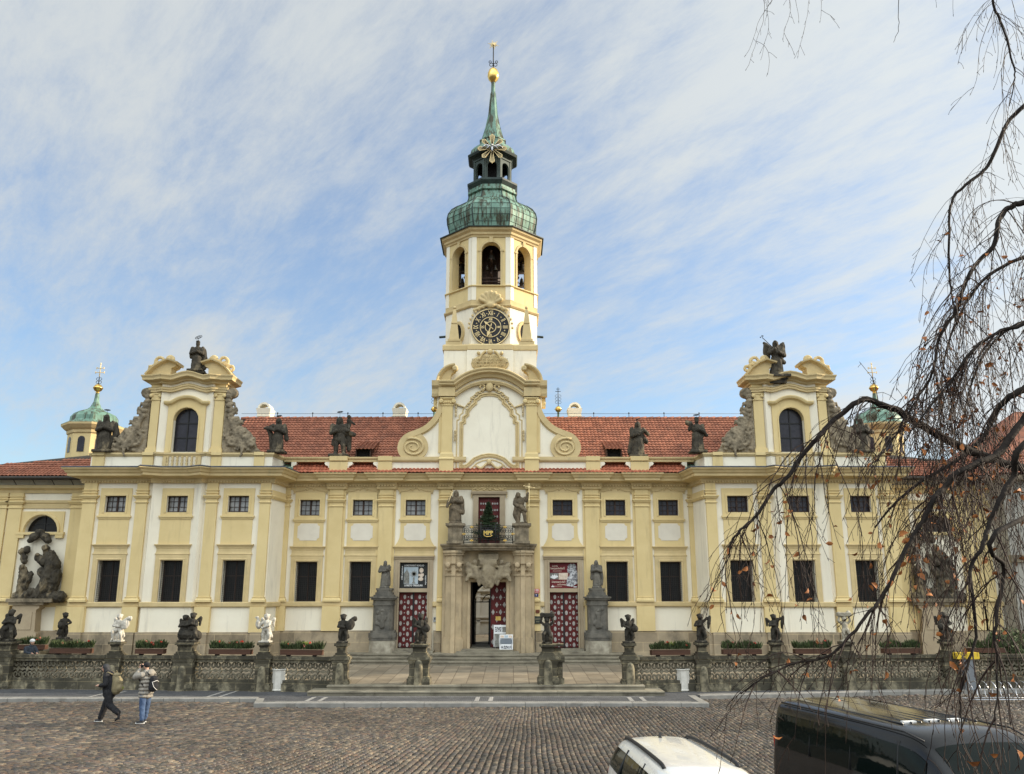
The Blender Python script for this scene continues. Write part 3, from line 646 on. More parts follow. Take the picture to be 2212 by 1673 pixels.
# side doors and their stone frames
def studded(mb, x0, x1, z0, z1, y, diamonds=False, px=.36, pz=.33):
    r = 0; z = z0+.12
    while z < z1-.05:
        x = x0 + (px*.25 if r % 2 == 0 else px*.75)
        while x < x1-.03:
            a, b = (.07, .11) if not diamonds else (.085, .14)
            n = 4 if diamonds else 8
            w_ = [(x+a*math.cos(2*math.pi*k/n), z+b*math.sin(2*math.pi*k/n)) for k in range(n)]
            w_ = [(min(max(p, x0+.005), x1-.005), q) for p, q in w_ if True]
            mb.prism(w_[::-1] if 1 else w_, y-.022, y)
            xx = x+px*.5
            if xx < x1-.04: mb.prism([(xx+.032*math.cos(2*math.pi*k/6), z+.032*math.sin(2*math.pi*k/6)) for k in range(6)][::-1], y-.03, y)
            x += px
        r += 1; z += pz*.78
for s_ in (-1, 1):
    cx = s_*3.78
    mb = MB(); x0, x1 = cx-.72, cx+.72
    mb.box(cx-.97, x0, -.12, .3, 1.1, 5.55); mb.box(x1, cx+.97, -.12, .3, 1.1, 5.55); mb.box(x0, x1, -.12, .3, 5.4, 5.55); mb.box(x0, x1, -.118, .28, 3.93, 4.12)
    mb.elev([(cx-.76, 1.24), (cx-.76, 5.44), (cx+.76, 5.44), (cx+.76, 1.24)], [(-.04, -.12), (-.02, -.155), (.04, -.15), (.06, -.12)])
    mb.plan([(cx-1.02, -.1), (cx+1.02, -.1)], [(-.02, 5.53), (.05, 5.55), (.08, 5.62), (.12, 5.66), (.12, 5.7), (-.02, 5.7)])
    mb.box(cx-1.0, x0+.001, -.17, .3, .6, 1.1); mb.box(x1-.001, cx+1.0, -.17, .3, .6, 1.1)
    putp(mb, 'door_frame', 'door_stone', main)
    mb = MB()
    for q in (-1, 1):
        mb.box(cx+q*.012, cx+q*.71, .14, .2, 1.26, 3.92)
    d = putp(mb, 'door', 'redpaint', main)
    mb = MB(); studded(mb, x0+.01, cx-.04, 1.26, 3.9, .14); studded(mb, cx+.04, x1-.01, 1.26, 3.9, .14); putp(mb, 'stud', 'stud', d)
    mb = MB(); mb.box(cx-.035, cx+.035, .1, .139, 1.26, 3.92); putp(mb, 'door_bar', 'iron', d)
# ------------------------------------------------ central portal, balcony, central door
# portal projection: stone wall band and clustered columns
mb = MB(); mb.holes(-2.3, 2.3, .6, 6.05, [(-.92, .92, 1.0, 4.45)], -.45, .9)
for s_ in (-1, 1): mb.box(s_*2.3, s_*2.29, -.45, .3, .6, 6.05)
mb.elev([(-.98, 1.2), (-.98, 4.52), (.98, 4.52), (.98, 1.2)], [(-.06, -.45), (-.05, -.52), (.06, -.5), (.1, -.45)])
putp(mb, 'portal', 'portal', main)
pp = main.children[-1]
for s_ in (-1, 1):
    c = MB(); X = s_*1.72
    def clus(zz0, zz1, g):           # clustered shaft: central pier and two shafts
        pl = [(X-.40-g, -.44), (X-.40-g, -.62-g*.5), (X-.26-g*.5, -.72-g), (X-.12, -.80-g), (X-.1, -.95-g), (X+.1, -.95-g), (X+.12, -.80-g), (X+.26+g*.5, -.72-g), (X+.40+g, -.62-g*.5), (X+.40+g, -.44)]
        c.prism(pl, zz0, zz1, 'xy')
    clus(.62, 1.7, .1); clus(1.7, 1.78, .06); clus(1.78, 4.72, 0); clus(4.72, 4.79, .05); clus(4.79, 5.3, -.02); clus(5.3, 5.42, .08); clus(5.42, 5.72, .02); clus(5.72, 5.84, .1); clus(5.84, 5.95, .16)
    for q in (-1, 1):             # scrolls of the capital
        for (dy, r) in ((-.98, .13), (-.6, .12)):
            c.add(*(lambda m_: (m_.v, m_.f))(MB().lathe((0,0,0), [(.02, -.09), (r, -.08), (r, .08), (.02, .09)], 12)), True) if 0 else None
            t = MB(); t.lathe((0,0,0), [(.01, -.08), (r*.6, -.09), (r, -.06), (r, .06), (r*.6, .09), (.01, .08)], 12)
            c.add([(X+q*.28+x, dy+z*1.0, 5.24+y) for x, y, z in t.v], t.f, True)
        for k in range(4): c.ell((X+q*(.12+.08*k), -.86+.03*k, 5.02+.02*math.sin(k*2)), (.06, .05, .09), n=6, m_=5)
    c.build('column', 'portal', main)
# coat of arms cartouche with two small figures
mb = MB(); mb.ell((0, -.78, 4.72), (.42, .16, .55)); mb.cap((0, -.7, 4.4), .3, (0, -.72, 5.0), .36); mb.box(-.5, .5, -.86, -.44, 5.5, 5.8); mb.box(-.42, .42, -.98, -.44, 5.25, 5.5)
for s_ in (-1, 1):
    mb.cap((s_*.55, -.7, 4.7), .2, (s_*.66, -.72, 5.12), .16); mb.ell((s_*.66, -.8, 5.38), .13); mb.cap((s_*.45, -.62, 4.9), .16, (s_*1.0, -.6, 4.95), .2); mb.cap((s_*.6, -.7, 5.1), .06, (s_*.3, -.85, 5.2), .05); mb.cap((s_*.7, -.7, 4.75), .15, (s_*.98, -.75, 4.7), .12); mb.cap((s_*.98, -.72, 4.7), .12, (s_*1.08, -.75, 4.5), .09)
    mb.cap((s_*.5, -.7, 4.6), .12, (s_*.45, -.75, 4.3), .08); mb.cap((s_*.75, -.66, 5.1), .12, (s_*1.0, -.6, 5.25), .16); mb.cap((s_*.98, -.6, 5.3), .09, (s_*1.0, -.6, 5.0), .06)
    mb.cap((s_*.3, -.75, 4.5), .1, (s_*.12, -.82, 4.18), .09)
organic(mb, .045, .018, 7, 3, .8).build('coat_of_arms', 'carve', main)
# balcony slab
def bal_path(k):
    pts = [(-2.35-k, 0), (-2.35-k, -.75-k), (-1.95, -.95-k), (-1.35, -.98-k)]
    mid = [(x, -1.0-k-.34*math.cos(x/1.3*math.pi/2)) for x in [-1.2+.3*i for i in range(9)]]
    return pts + mid + [(-x, y) for x, y in pts[::-1]]
mb = MB(); mb.plan(bal_path(-.12), [(-.9, 5.95), (0, 5.95), (.03, 6.02), (.1, 6.05), (.1, 6.1), (.17, 6.17), (.2, 6.22), (.2, 6.28), (-.9, 6.28)])
mb.prism(bal_path(-.3), 5.96, 6.285, 'xy')
balc = putp(mb, 'balcony', 'brownstone', main)
for s_ in (-1, 1):
    mb = MB(); X = s_*1.66; Y = -.72
    for zz0, zz1, g in ((6.285, 6.42, .06), (6.42, 7.1, 0), (7.1, 7.16, .05), (7.16, 7.28, .12)):
        w_ = .36+g; mb.prism([(X-w_, Y+.3), (X-w_, Y-.3-g), (X-.16, Y-.36-g), (X-.1, Y-.42-g), (X+.1, Y-.42-g), (X+.16, Y-.36-g), (X+w_, Y-.3-g), (X+w_, Y+.3)], zz0, zz1, 'xy')
    putp(mb, 'pedestal', 'brownstone', balc)
# wrought-iron railing with gilded flowers and monogram
mb = MB(); ir = []
N_ = 40
def rp(t):           # t 0..1 across the railing
    x = -1.22+2.44*t; return Vector((x, -.98-.36*math.cos(x/1.3*math.pi/2), 0))
for z in (6.34, 6.45, 7.05, 7.14): mb.tube([rp(i/20)+Vector((0, 0, z)) for i in range(21)], .016, 5)
for i in (0, 7, 13, 20): p = rp(i/20); mb.tube([p+Vector((0,0,6.28)), p+Vector((0,0,7.22))], .022, 6); mb.ell((p.x, p.y, 7.24), .035, n=6, m_=4)
for i in range(29):
    t0 = (i+.5)/29; p = rp(t0)
    if i % 2 == 0: mb.tube([p+Vector((0,0,6.45)), p+Vector((0,0,7.05))], .009, 4)
for k in range(10):
    tc_ = (k+.5)/10
    for sg in (-1, 1):
        for zc, sz in ((6.6, 1), (6.9, -1)):
            pts = []
            for j in range(15):
                a = R(-90+j*32)*sg; r = .105*(1-j/19); pts.append(rp(tc_ + sg*.022 + r*math.cos(a)*.30*1.2) + Vector((0, -.01, zc+sz*r*math.sin(a)*1.15*sg)))
            mb.tube(pts, .012, 4)
putp(mb, 'railing', 'iron', balc); rail = balc.children[-1]
for t, z in ((.16, 6.42), (.16, 7.08), (.84, 6.42), (.84, 7.08), (.0, 6.75), (1, 6.75)):
    mb = MB(); p = rp(t)
    for k in range(4): a = k*math.pi/2; mb.ell((p.x+.055*math.cos(a), p.y-.04, z+.035*math.sin(a)), (.05 if k % 2 == 0 else .03, .02, .03), n=6, m_=4)
    putp(mb, 'gilded_flower', 'gold', rail)
mb = MB(); mb.text('MPP', .26, (0, -1.40, 6.78), bold=.012); 
mb.tube([(.2*math.cos(a), -1.39, 6.68+.08*math.sin(a)) for a in [R(180+18*i) for i in range(11)]], .018, 5)
putp(mb, 'gilded_monogram', 'gold', rail)
mb = MB(); mb.ell((0, -1.36, 6.76), (.27, .02, .22), n=16); putp(mb, 'shield', 'iron', rail)
# balcony door with stone frame and stucco
mb = MB(); mb.box(-.82, -.55, -.1, .2, 6.28, 8.97); mb.box(.55, .82, -.1, .2, 6.28, 8.97); mb.box(-.55, .55, -.1, .2, 8.7, 8.97)
mb.plan(pil_plan(-.86, .86, -.08, .06), [(0, 8.82), (.04, 8.84), (.07, 8.93), (.07, 8.99), (0, 8.99)]); putp(mb, 'balcony_door_frame', 'door_stone', main)
mb = MB(); mb.box(-.55, .55, .14, .2, 6.3, 8.75); bd = putp(mb, 'balcony_door', 'redpaint', main)
mb = MB()
for z in (8.38, 8.05, 7.72, 7.39, 7.06, 6.7):
    for x in (-.42, -.3, -.18, .18, .3, .42): mb.prism([(x+.045*math.cos(2*math.pi*k/7), z+.055*math.sin(2*math.pi*k/7)) for k in range(7)][::-1], .11, .14)
putp(mb, 'stud', 'stud', bd)
mb = MB()
mb.prism([(-.9, 9.0), (-.9, 9.22), (.9, 9.22), (.9, 9.0)], -.09, 0)
for i in range(26):
    x = -.8+1.6*i/25; mb.ell((x+rng.uniform(-.02, .02), -.11, 9.1+.05*math.sin(i*1.3)+rng.uniform(-.02, .02)), (.06, .035, .045), n=6, m_=4)
for s_ in (-1, 1):
    for k in range(5): mb.ell((s_*.9, -.1, 8.95-.07*k), (.05-.005*k, .04, .04), n=6, m_=4)
putp(mb, 'stucco_garland', 'ochre', main)
# passage behind the open central doorway, courtyard seen through it
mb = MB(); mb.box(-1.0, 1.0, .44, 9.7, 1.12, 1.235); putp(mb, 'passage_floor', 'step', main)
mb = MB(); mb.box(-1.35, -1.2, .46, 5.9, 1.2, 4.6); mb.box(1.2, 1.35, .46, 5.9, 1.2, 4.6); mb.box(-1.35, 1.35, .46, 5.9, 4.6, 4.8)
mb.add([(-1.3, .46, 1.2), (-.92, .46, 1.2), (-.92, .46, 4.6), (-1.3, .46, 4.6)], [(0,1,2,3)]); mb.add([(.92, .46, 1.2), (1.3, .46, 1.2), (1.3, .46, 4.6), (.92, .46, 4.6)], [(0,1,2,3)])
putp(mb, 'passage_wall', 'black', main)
mb = MB()                       # inner arch with glazed screen
def archpts(cx, hw, zs, n=10): return [(cx+hw*math.cos(R(180*i/n)), zs+hw*math.sin(R(180*i/n))) for i in range(n+1)]
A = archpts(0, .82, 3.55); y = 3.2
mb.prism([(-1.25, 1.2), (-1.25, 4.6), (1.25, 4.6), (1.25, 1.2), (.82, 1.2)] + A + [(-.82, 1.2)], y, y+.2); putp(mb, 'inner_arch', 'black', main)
mb = MB()
for x in (-.78, -.05, .0, .78): mb.box(x-.025, x+.025, y-.05, y, 1.24, 3.6)
for z in (1.3, 3.42): mb.box(-.82, .82, y-.05, y-.003, z-.025, z+.025)
mb.elev(archpts(0, .4, 3.42), [(-.02, y-.05), (.02, y-.05), (.02, y), (-.02, y)]); putp(mb, 'glazed_screen', 'iron', main)
mb = MB(); yb = 16.0; mb.add([(-9, yb, 0), (9, yb, 0), (9, yb, 7.5), (-9, yb, 7.5)], [(0,1,2,3)])
for z, d in ((2.0, .1), (2.25, .15), (3.6, .12), (4.0, .2)): mb.box(-4, 4, yb-d, yb, z, z+.09)
for x in (-1.1, -.2, .9): mb.box(x-.12, x+.12, yb-.1, yb-.003, .6, 4)
for k in range(26): mb.ell((rng.uniform(-1.0, .6), yb-.08, rng.uniform(4.3, 5.4)), (.16, .08, .12), n=6, m_=5)
putp(mb, 'courtyard_wall', 'panel', main)
mb = MB()
for x in (-2.1, 1.9): mb.box(x-.4, x+.4, yb-.05, yb-.002, 2.4, 3.9)
putp(mb, 'courtyard_window', 'glass_dark', main)
mb = MB(); mb.box(-9, 9, 9.8, 16, 1.1, 1.2); putp(mb, 'courtyard_floor', 'flags', main)
# central door leaf standing open (right leaf seen closed across the right half)
mb = MB(); mb.box(.1, .91, .2, .27, 1.26, 4.5); cd_ = putp(mb, 'door', 'redpaint', main)
mb = MB(); studded(mb, .13, .9, 1.4, 4.4, .2, True, .38, .46); putp(mb, 'stud', 'stud', cd_)
mb = MB(); mb.box(.07, .11, .15, .28, 1.26, 4.5); putp(mb, 'door_bar', 'iron', cd_)
mb = MB(); mb.box(.36, .62, .16, .177, 2.55, 2.75); putp(mb, 'brass_plate', 'gold', cd_)
mb = MB(); mb.box(-.91, -.86, .3, 1.0, 1.26, 4.5); putp(mb, 'door', 'darkwood', main)
# roofs of the range
SL = .73; ang = math.atan(SL); up = (0, math.cos(ang), math.sin(ang)); rl = 5.3/math.cos(ang)
mb = MB(); tiles(mb, (-10.75, -.74, Z_TOP+.0), (1,0,0), up, 21.5, 1.35, w_=.2); putp(mb, 'eave_tiles', 'tile_eave', main)
for s_ in (-1, 1):
    x0 = -14.7 if s_ < 0 else 2.0; mb = MB()
    o = Vector((x0, -.74, Z_TOP)) + Vector(up)*1.35; tiles(mb, o, (1,0,0), up, 12.7, rl-1.35, inside=(lambda a, b: a > .4+b*.35*0) )
    putp(mb, 'roof', 'tile', main)
mb = MB(); zr = Z_TOP + 5.3*SL; mb.add([(-14.7, -.7, Z_TOP), (14.7, -.7, Z_TOP), (14.7, 4.56, zr-.02), (-14.7, 4.56, zr-.02), (14.7, 9.8, Z_TOP), (-14.7, 9.8, Z_TOP)], [(0,1,2,3), (3,2,4,5)]); putp(mb, 'roof_deck', 'joint', main)
mb = MB(); x = -14.6
while x < 14.6: mb.tube([(x, 4.58, zr+.02), (x+.42, 4.58, zr+.05)], [.1, .12], 8); x += .4
putp(mb, 'ridge_tiles', 'tile', main)
mb = MB(); x = -12.5; mb.tube([(-14.6, 4.58, zr+.33), (14.6, 4.58, zr+.33)], .012, 4)
while x < 13: mb.box(x-.015, x+.015, 4.56, 4.6, zr+.05, zr+.34); mb.ell((x, 4.58, zr+.37), .045, n=6, m_=4); x += 2.05
putp(mb, 'lightning_conductor', 'iron', main)
# parapet beam, piers and brackets
mb = MB()
for s_ in (-1, 1):
    mb = MB(); a, b = sorted((s_*5.7, s_*10.6)); mb.box(a, b, -.4, .18, 10.48, 10.66); mb.plan([(a, -.4), (b, -.4)], [(-.05, 10.6), (.04, 10.61), (.07, 10.66), (.07, 10.72), (-.05, 10.74)]); mb.box(a, b, -.4, .22, 10.66, 10.735)
    a, b = sorted((s_*1.2, s_*5.72)); mb.plan([(a, -.5), (b, -.5)], [(-.05, 10.46), (.03, 10.48), (.07, 10.56), (.07, 10.72), (-.05, 10.74)]); mb.box(a, b, -.5, .2, 10.46, 10.73); putp(mb, 'parapet_coping', 'ochre', main)
mb = MB()
for s_ in (-1, 1): mb = MB(); a, b = sorted((s_*2.5, s_*5.0)); mb.box(a, b, -.44, .2, 9.9, 10.47); putp(mb, 'parapet', 'white', main)
for s_ in (-1, 1):
    for a, b in ((7.3, 8.22), (5.0, 5.72)):
        mb = MB(); mb.box(*sorted((s_*a, s_*b)), -.54, .22, 9.9, 10.47); mb.plan([( *sorted((s_*a, s_*b))[:1], -.54), (sorted((s_*a, s_*b))[1], -.54)], [(0, 10.5), (.05, 10.52), (.06, 10.75), (-.3, 10.76), (-.3, 10.5)]); putp(mb, 'parapet_pier', 'yellow', main)
    for x, sg in ((8.22, 1), (7.3, -1), (5.72, 1), (10.2, -1)):
        mb = MB(); sx = s_*sg
        pts = [(0, 9.98), (.06, 10.0), (.1, 10.08), (.06, 10.18), (.12, 10.26), (.24, 10.3), (.3, 10.38), (.26, 10.46), (0, 10.46)]
        pts = [(s_*x + sx*p*.9, z) for p, z in pts]
        mb.prism(pts if sx < 0 else pts[::-1], -.46, .16); putp(mb, 'scroll_bracket', 'white', main)
# chimneys and skylights
for u, Y, h in ((573, 6.2, 1), (864, 6.2, 1), (1241, 6.2, 1)):
    X = at(u, 890, Y)[0]; mb = MB(); zb = 13.0; zt = ZV(885, Y)
    mb.box(X-.36, X+.36, Y-.35, Y+.5, zb, zt-.45); mb.box(X-.4, X+.4, Y-.39, Y+.54, zt-.5, zt-.42)
    mb.add([(X-.36,Y-.35,zt-.42),(X+.36,Y-.35,zt-.42),(X+.36,Y+.5,zt-.42),(X-.36,Y+.5,zt-.42),(X-.44,Y-.43,zt),(X+.44,Y-.43,zt),(X+.44,Y+.58,zt),(X-.44,Y+.58,zt)], [(0,3,2,1),(4,5,6,7),(0,1,5,4),(1,2,6,5),(2,3,7,6),(3,0,4,7)])
    mb.elev(arc(X, zt, .34, 0, 180, 12), [(-.08, Y-.35), (.03, Y-.35), (.03, Y+.5), (-.08, Y+.5)]); putp(mb, 'chimney', 'white', main)
for s_, X in ((-1, -6.75), (1, 6.65)):
    mb = MB(); Y0 = .62; z0 = Z_TOP+(Y0+.74)*SL
    x0, x1 = (X-.3, X+.5) if s_ < 0 else (X-.5, X+.3)
    mb.prism([(Y0-.35, z0-.1), (Y0-.35, z0+.42), (Y0+1.3, z0+1.05)], x0, x0+.05, 'yz'); mb.prism([(Y0-.35, z0-.1), (Y0-.35, z0+.42), (Y0+1.3, z0+1.05)], x1-.05, x1, 'yz'); dm = putp(mb, 'dormer', 'darkwood', main)
    mb = MB(); mb.box(x0, x1, Y0-.1, Y0-.05, z0-.1, z0+.45); putp(mb, 'dormer_opening', 'black', dm)
    mb = MB(); q = math.atan2(.63, 1.65); tiles(mb, (x0-.05, Y0-.5, z0+.36), (1,0,0), (0, math.cos(q), math.sin(q)), x1-x0+.15, 1.9); putp(mb, 'dormer_roof', 'tile', dm)
# ------------------------------------------------ corner pavilions (local x grows towards the tower)
def arch_window(parent, put, cx, hw, z0, zs, y, n=12, glassm='glass_leaded', bars=(0,), hb=(.36, .68)):
    A = [(cx+hw*math.cos(R(180*i/n)), zs+hw*math.sin(R(180*i/n))) for i in range(n+1)]
    f = MB(); f.elev([(cx-hw+.03, z0)] + [(2*cx-x, z) for x, z in A][0:0] + [(cx-(hw-.03)*math.cos(R(180*i/n)), zs+(hw-.03)*math.sin(R(180*i/n))) for i in range(n+1)] + [(cx+hw-.03, z0)], [(-.03, y-.03), (.03, y-.03), (.03, y+.03), (-.03, y+.03)])
    if bars == (-.35, .1): bars = (0,)
    for b in bars: f.box(cx+b-.03, cx+b+.03, y-.032, y+.028, z0, zs+math.sqrt(max(hw*hw-b*b, 0))-.03)
    for q in hb: z = z0+(zs+hw-z0)*q; f.box(cx-hw+.04, cx+hw-.04, y-.034, y+.026, z-.025, z+.025)
    f.box(cx-hw, cx+hw, y-.036, y+.03, z0, z0+.06); w0 = put(f, 'window', 'iron', parent)
    p = MB(); p.add([(x, y+.01, z) for x, z in [(cx+hw, z0)] + A + [(cx-hw, z0)]][::-1], [tuple(range(n+3))]); put(p, 'pane', glassm, w0)
def spandrels(mb, cx, hw, zs, y, d, n=12):
    A = [(cx+hw*math.cos(R(180*i/n)), zs+hw*math.sin(R(180*i/n))) for i in range(n+1)]
    h = n//2
    mb.prism([(cx+hw, zs+hw)] + A[:h+1][::-1], y, y+d); mb.prism([(cx-hw, zs+hw)] + A[h:][::-1], y, y+d)
def pavilion(side, label):
    P = thing('corner_pavilion', label, 'building', (side*15.33, -1.9, .6))
    def put(mb, name, m_, parent):
        m2 = mirror(mb) if side > 0 else mb
        m2.v = [(x, y+1.9, z-.6) for x, y, z in m2.v]; return m2.build(name, m_, parent, local=True)
    Y = -1.9; yc = Y+.02
    plan = [(-4.67, 1.3), (-4.67, Y), (-1.33, Y), (-1.2, Y-.2), (-1.0, Y-.08), (-.8, yc), (.8, yc), (1.0, Y-.08), (1.2, Y-.2), (1.33, Y), (4.66, Y), (4.86, -.02)]
    mb = MB()
    for cx, a, b, y in ((-3.03, -4.67, -1.33, Y), (3.03, 1.33, 4.66, Y), (0, -.8, .8, yc)):
        mb.holes(a, b, .5, 9.3, [(cx-.525, cx+.525, 7.75, 8.57), (cx-.54, cx+.54, 3.47, 5.43)], y, .45)
    for (a, b) in zip(plan[:-1], plan[1:]):
        if abs(a[1]-b[1]) > 1e-6: mb.add([(a[0], a[1], .5), (b[0], b[1], .5), (b[0], b[1], 9.3), (a[0], a[1], 9.3)], [(0,1,2,3)])
    put(mb, 'wall', 'white', P)
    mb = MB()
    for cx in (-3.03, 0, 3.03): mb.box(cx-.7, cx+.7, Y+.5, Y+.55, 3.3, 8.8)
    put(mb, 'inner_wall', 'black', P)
    mb = MB(); mb.plan(plan, [(-.05, .5), (.2, .5), (.2, .95), (.16, .98), (.16, Z_PL), (-.05, Z_PL)])
    for a, b in ((-4.7, -3.9), (-2.1, -1.4), (1.4, 2.05), (4.1, 4.62)): mb.box(a, b, Y-.28, Y-.1, .5, Z_PL+.003)
    put(mb, 'plinth', 'plinth', P)
    mb = MB(); mb.plan(plan, [(-.05, Z_STR0-.03), (.08, Z_STR0-.02), (.11, Z_STR0+.02), (.11, Z_STR1-.03), (.08, Z_STR1), (-.05, Z_STR1)]); put(mb, 'string_course', 'ochre', P)
    for a, b in ((-4.62, -3.98), (-2.0, -1.45), (1.45, 2.0), (4.1, 4.6)): mb = MB(); pilaster(mb, a, b, Y); put(mb, 'pilaster', 'yellow', P)
    mb = MB(); mb.box(4.66, 4.8, -.4, -.1, Z_STR1, Z_ENT); mb.box(4.62, 4.86, -.5, -.1, Z_PL, Z_STR0); mb.plan([(4.67, -1.95), (4.88, -.02)], [(0, Z_CB+.22), (.05, Z_CB+.22), (.13, Z_CB+.33), (.13, Z_CB+.38), (.04, Z_CB+.4), (.04, Z_CT), (0, Z_CT)]); put(mb, 'pilaster', 'yellow', P)
    for cx, y in ((-3.03, Y), (0, yc), (3.03, Y)):
        surround(P, cx, y, put, 'plain'); small_window(P, cx, y, 7.75, 8.57, put, lit=int(side > 0)); tall_window(P, cx, y, put)
    cp = []
    for i, p in enumerate(plan): cp.append(p)
    mb = MB(); mb.plan(cp, [(o-.02 if o == 0 else o+.06, z) for o, z in cornice_prof(Z_ENT, Z_TOP, .78)]); dentils(mb, cp, Z_ENT+.02, Z_ENT+.1, .2, base=.08); put(mb, 'cornice', 'ochre', P)
    mb = MB(); mb.plan(cp, [(-.35, 10.06), (-.35, 9.865), (.86, 9.862), (.87, 9.885), (.8, 9.93)]); put(mb, 'flashing', 'slate', P)
    # attic parapet
    ap = [(-4.6, 1.3), (-4.6, Y+.18), (-1.45, Y+.18), (-1.25, Y-.1), (-.9, Y+.14), (.9, Y+.14), (1.25, Y-.1), (1.45, Y+.18), (4.5, Y+.18), (4.72, .1)]
    mb = MB(); mb.plan(ap, [(-.3, 9.9), (0, 9.9), (0, 10.55), (-.3, 10.55)]); put(mb, 'parapet', 'white', P)
    mb = MB(); mb.plan(ap, [(-.4, 10.52), (.03, 10.54), (.06, 10.6), (.1, 10.64), (.1, 10.73), (-.4, 10.75)]); put(mb, 'parapet_coping', 'ochre', P)
    for a, b in ((-4.5, -3.9), (-2.0, -1.45), (1.45, 1.95), (3.6, 4.1)):
        mb = MB(); mb.box(a, b, Y+.09, Y+.2, 9.93, 10.53); mb.plan([(a, Y+.14), (b, Y+.14)], [(0, 10.54), (.12, 10.6), (.12, 10.76), (-.3, 10.77), (-.3, 10.54)]); put(mb, 'parapet_pier', 'yellow', P)
    mb = MB(); y = Y+.04; mb.box(-.95, -.78, y, y+.1, 9.93, 10.53); mb.box(.78, .95, y, y+.1, 9.93, 10.53)
    for k in range(7):
        x = -.72+1.44*k/6; mb.lathe((x, y+.04, 9.98), [(.06, 0), (.06, .06), (.035, .1), (.075, .2), (.03, .27), (.075, .34), (.035, .44), (.06, .5), (.06, .55)], 8)
    put(mb, 'blind_balustrade', 'ochre', P)
    # aedicule with arched window
    y = Y+.2; zb = 10.75; z1 = ZV(865.7, -1.7); z2 = ZV(849, -1.7); z3 = ZV(831, -1.75); z4 = ZV(812, -2.1)
    hw, top = .64, ZV(882.7, -1.55); zs = top-hw
    mb = MB(); mb.holes(-.95, .95, zb-.1, z3+.3, [(-hw, hw, zb+.03, top)], y, .4)
    pl2 = [(-1.9, -.6), (-1.9, y+.1), (-1.42, y-.02), (-1.38, y-.02), (-1.3, y-.22), (-.95, y), None, (.95, y), (1.3, y-.22), (1.38, y-.02), (1.42, y-.02), (1.9, y+.1), (1.9, -.6)]
    for a, b in zip(pl2[:-1], pl2[1:]):
        if a and b: mb.add([(a[0], a[1], zb-.1), (b[0], b[1], zb-.1), (b[0], b[1], z3+.3), (a[0], a[1], z3+.3)], [(0,1,2,3)])
    mb.add([(-1.9, -.6, zb), (1.9, -.6, zb), (1.9, -.6, z3+.3), (-1.9, -.6, z3+.3)], [(0,3,2,1)])
    mb.box(-.7, .7, y+.41, y+.43, zb, top+.1)
    A = put(mb, 'aedicule', 'white', P)
    for s_ in (-1, 1):
        mb = MB(); q = [(s_*1.4, y-.12), (s_*1.86, y-.02), (s_*1.9, y+.3), (s_*1.4, y+.1)]
        if s_ < 0: q = q[::-1]
        for zz0, zz1, g in ((zb, zb+.16, .07), (zb+.16, zb+.24, .04), (zb+.24, z1, 0), (z1, z1+.05, .04), (z2-.1, z2-.03, .06), (z2-.03, z2+.03, .03)):
            cx_ = sum(p[0] for p in q)/4; cy_ = sum(p[1] for p in q)/4
            mb.prism([(p[0]+g*(1 if p[0] > cx_ else -1), p[1]+g*(1 if p[1] > cy_ else -1)) for p in q], zz0, zz1, 'xy')
        for x in (1.42, 1.86):
            t = MB(); t.lathe((0,0,0), [(.01, -.06), (.09, -.06), (.09, .06), (.01, .06)], 10); mb.add([(s_*x+a, y-.1+c, (z1+z2)/2+.02+b) for a, b, c in t.v], t.f, True)
        mb.box(*sorted((s_*1.42, s_*1.84)), y-.1, y+.05, z1+.05, z2-.1)
        mb.box(*sorted((s_*1.36, s_*1.92)), y-.08, y+.3, z2+.03, z3+.05); put(mb, 'pilaster', 'yellow', A)
    mb = MB(); s2 = .26; fr = [(-s2-hw, zb), (-s2-hw, zs+hw*.35)] ; 
    outer = [(-.95, zb), (-.95, top+.22), (.95, top+.22), (.95, zb)]
    An = [(hw*math.cos(R(15*i)), zs+hw*math.sin(R(15*i))) for i in range(13)]
    mb.prism([(-.95, zb), (-hw, zb)] + An[::-1] + [(hw, zb), (.95, zb), (.95, top+.1), (.6, top+.28), (0, top+.42), (-.6, top+.28), (-.95, top+.1)], y-.07, y+.0)
    mb.elev([(-hw-.03, zb+.05)] + [((-hw-.03)*math.cos(R(15*i)), zs+(hw+.03)*math.sin(R(15*i))) for i in range(13)] + [(hw+.03, zb+.05)], [(-.04, y-.07), (-.03, y-.11), (.03, y-.1), (.04, y-.07)])
    spandrels(mb, 0, hw, zs, y, .4)
    hood = [(-1.15, top+.12), (-.85, top+.12), (-.7, top+.16), (-.4, top+.34), (0, top+.42), (.4, top+.34), (.7, top+.16), (.85, top+.12), (1.15, top+.12)]
    hood = [tuple(p) for p in spline(hood, 3)]
    mb.elev(hood, [(.05, y-.04), (-.02, y-.1), (-.06, y-.22), (-.14, y-.26), (-.19, y-.26), (-.2, y), (.05, y)]); put(mb, 'window_surround', 'yellow', A)
    arch_window(A, put, 0, hw, zb+.05, zs, y+.28, hb=(.33, .66))
    # undulating entablature
    def wave(x): 
        a = abs(x); return .22*math.cos(min(a/.95, 1)*math.pi)*.5+.11 if a < .95 else 0
    def yw(x):
        a = abs(x); return y-.02 - (.22*max(0, 1-abs(a-1.3)/.35))
    xs = [-1.95, -1.62, -1.38, -1.28, -1.1, -.9, -.6, -.3, 0, .3, .6, .9, 1.1, 1.28, 1.38, 1.62, 1.95]
    def wavy(mb, prof):
        m_ = len(prof); L_ = [(xs[0], -.6)] + [(x, yw(x)-.08) for x in xs] + [(xs[-1], -.6)]; H = [0] + [wave(x) for x in xs] + [0]
        st = len(mb.v); mb.plan(L_, prof)
        for i in range(len(L_)):
            for k in range(m_):
                x, yy, z = mb.v[st+i*m_+k]; mb.v[st+i*m_+k] = (x, yy, z+H[i])
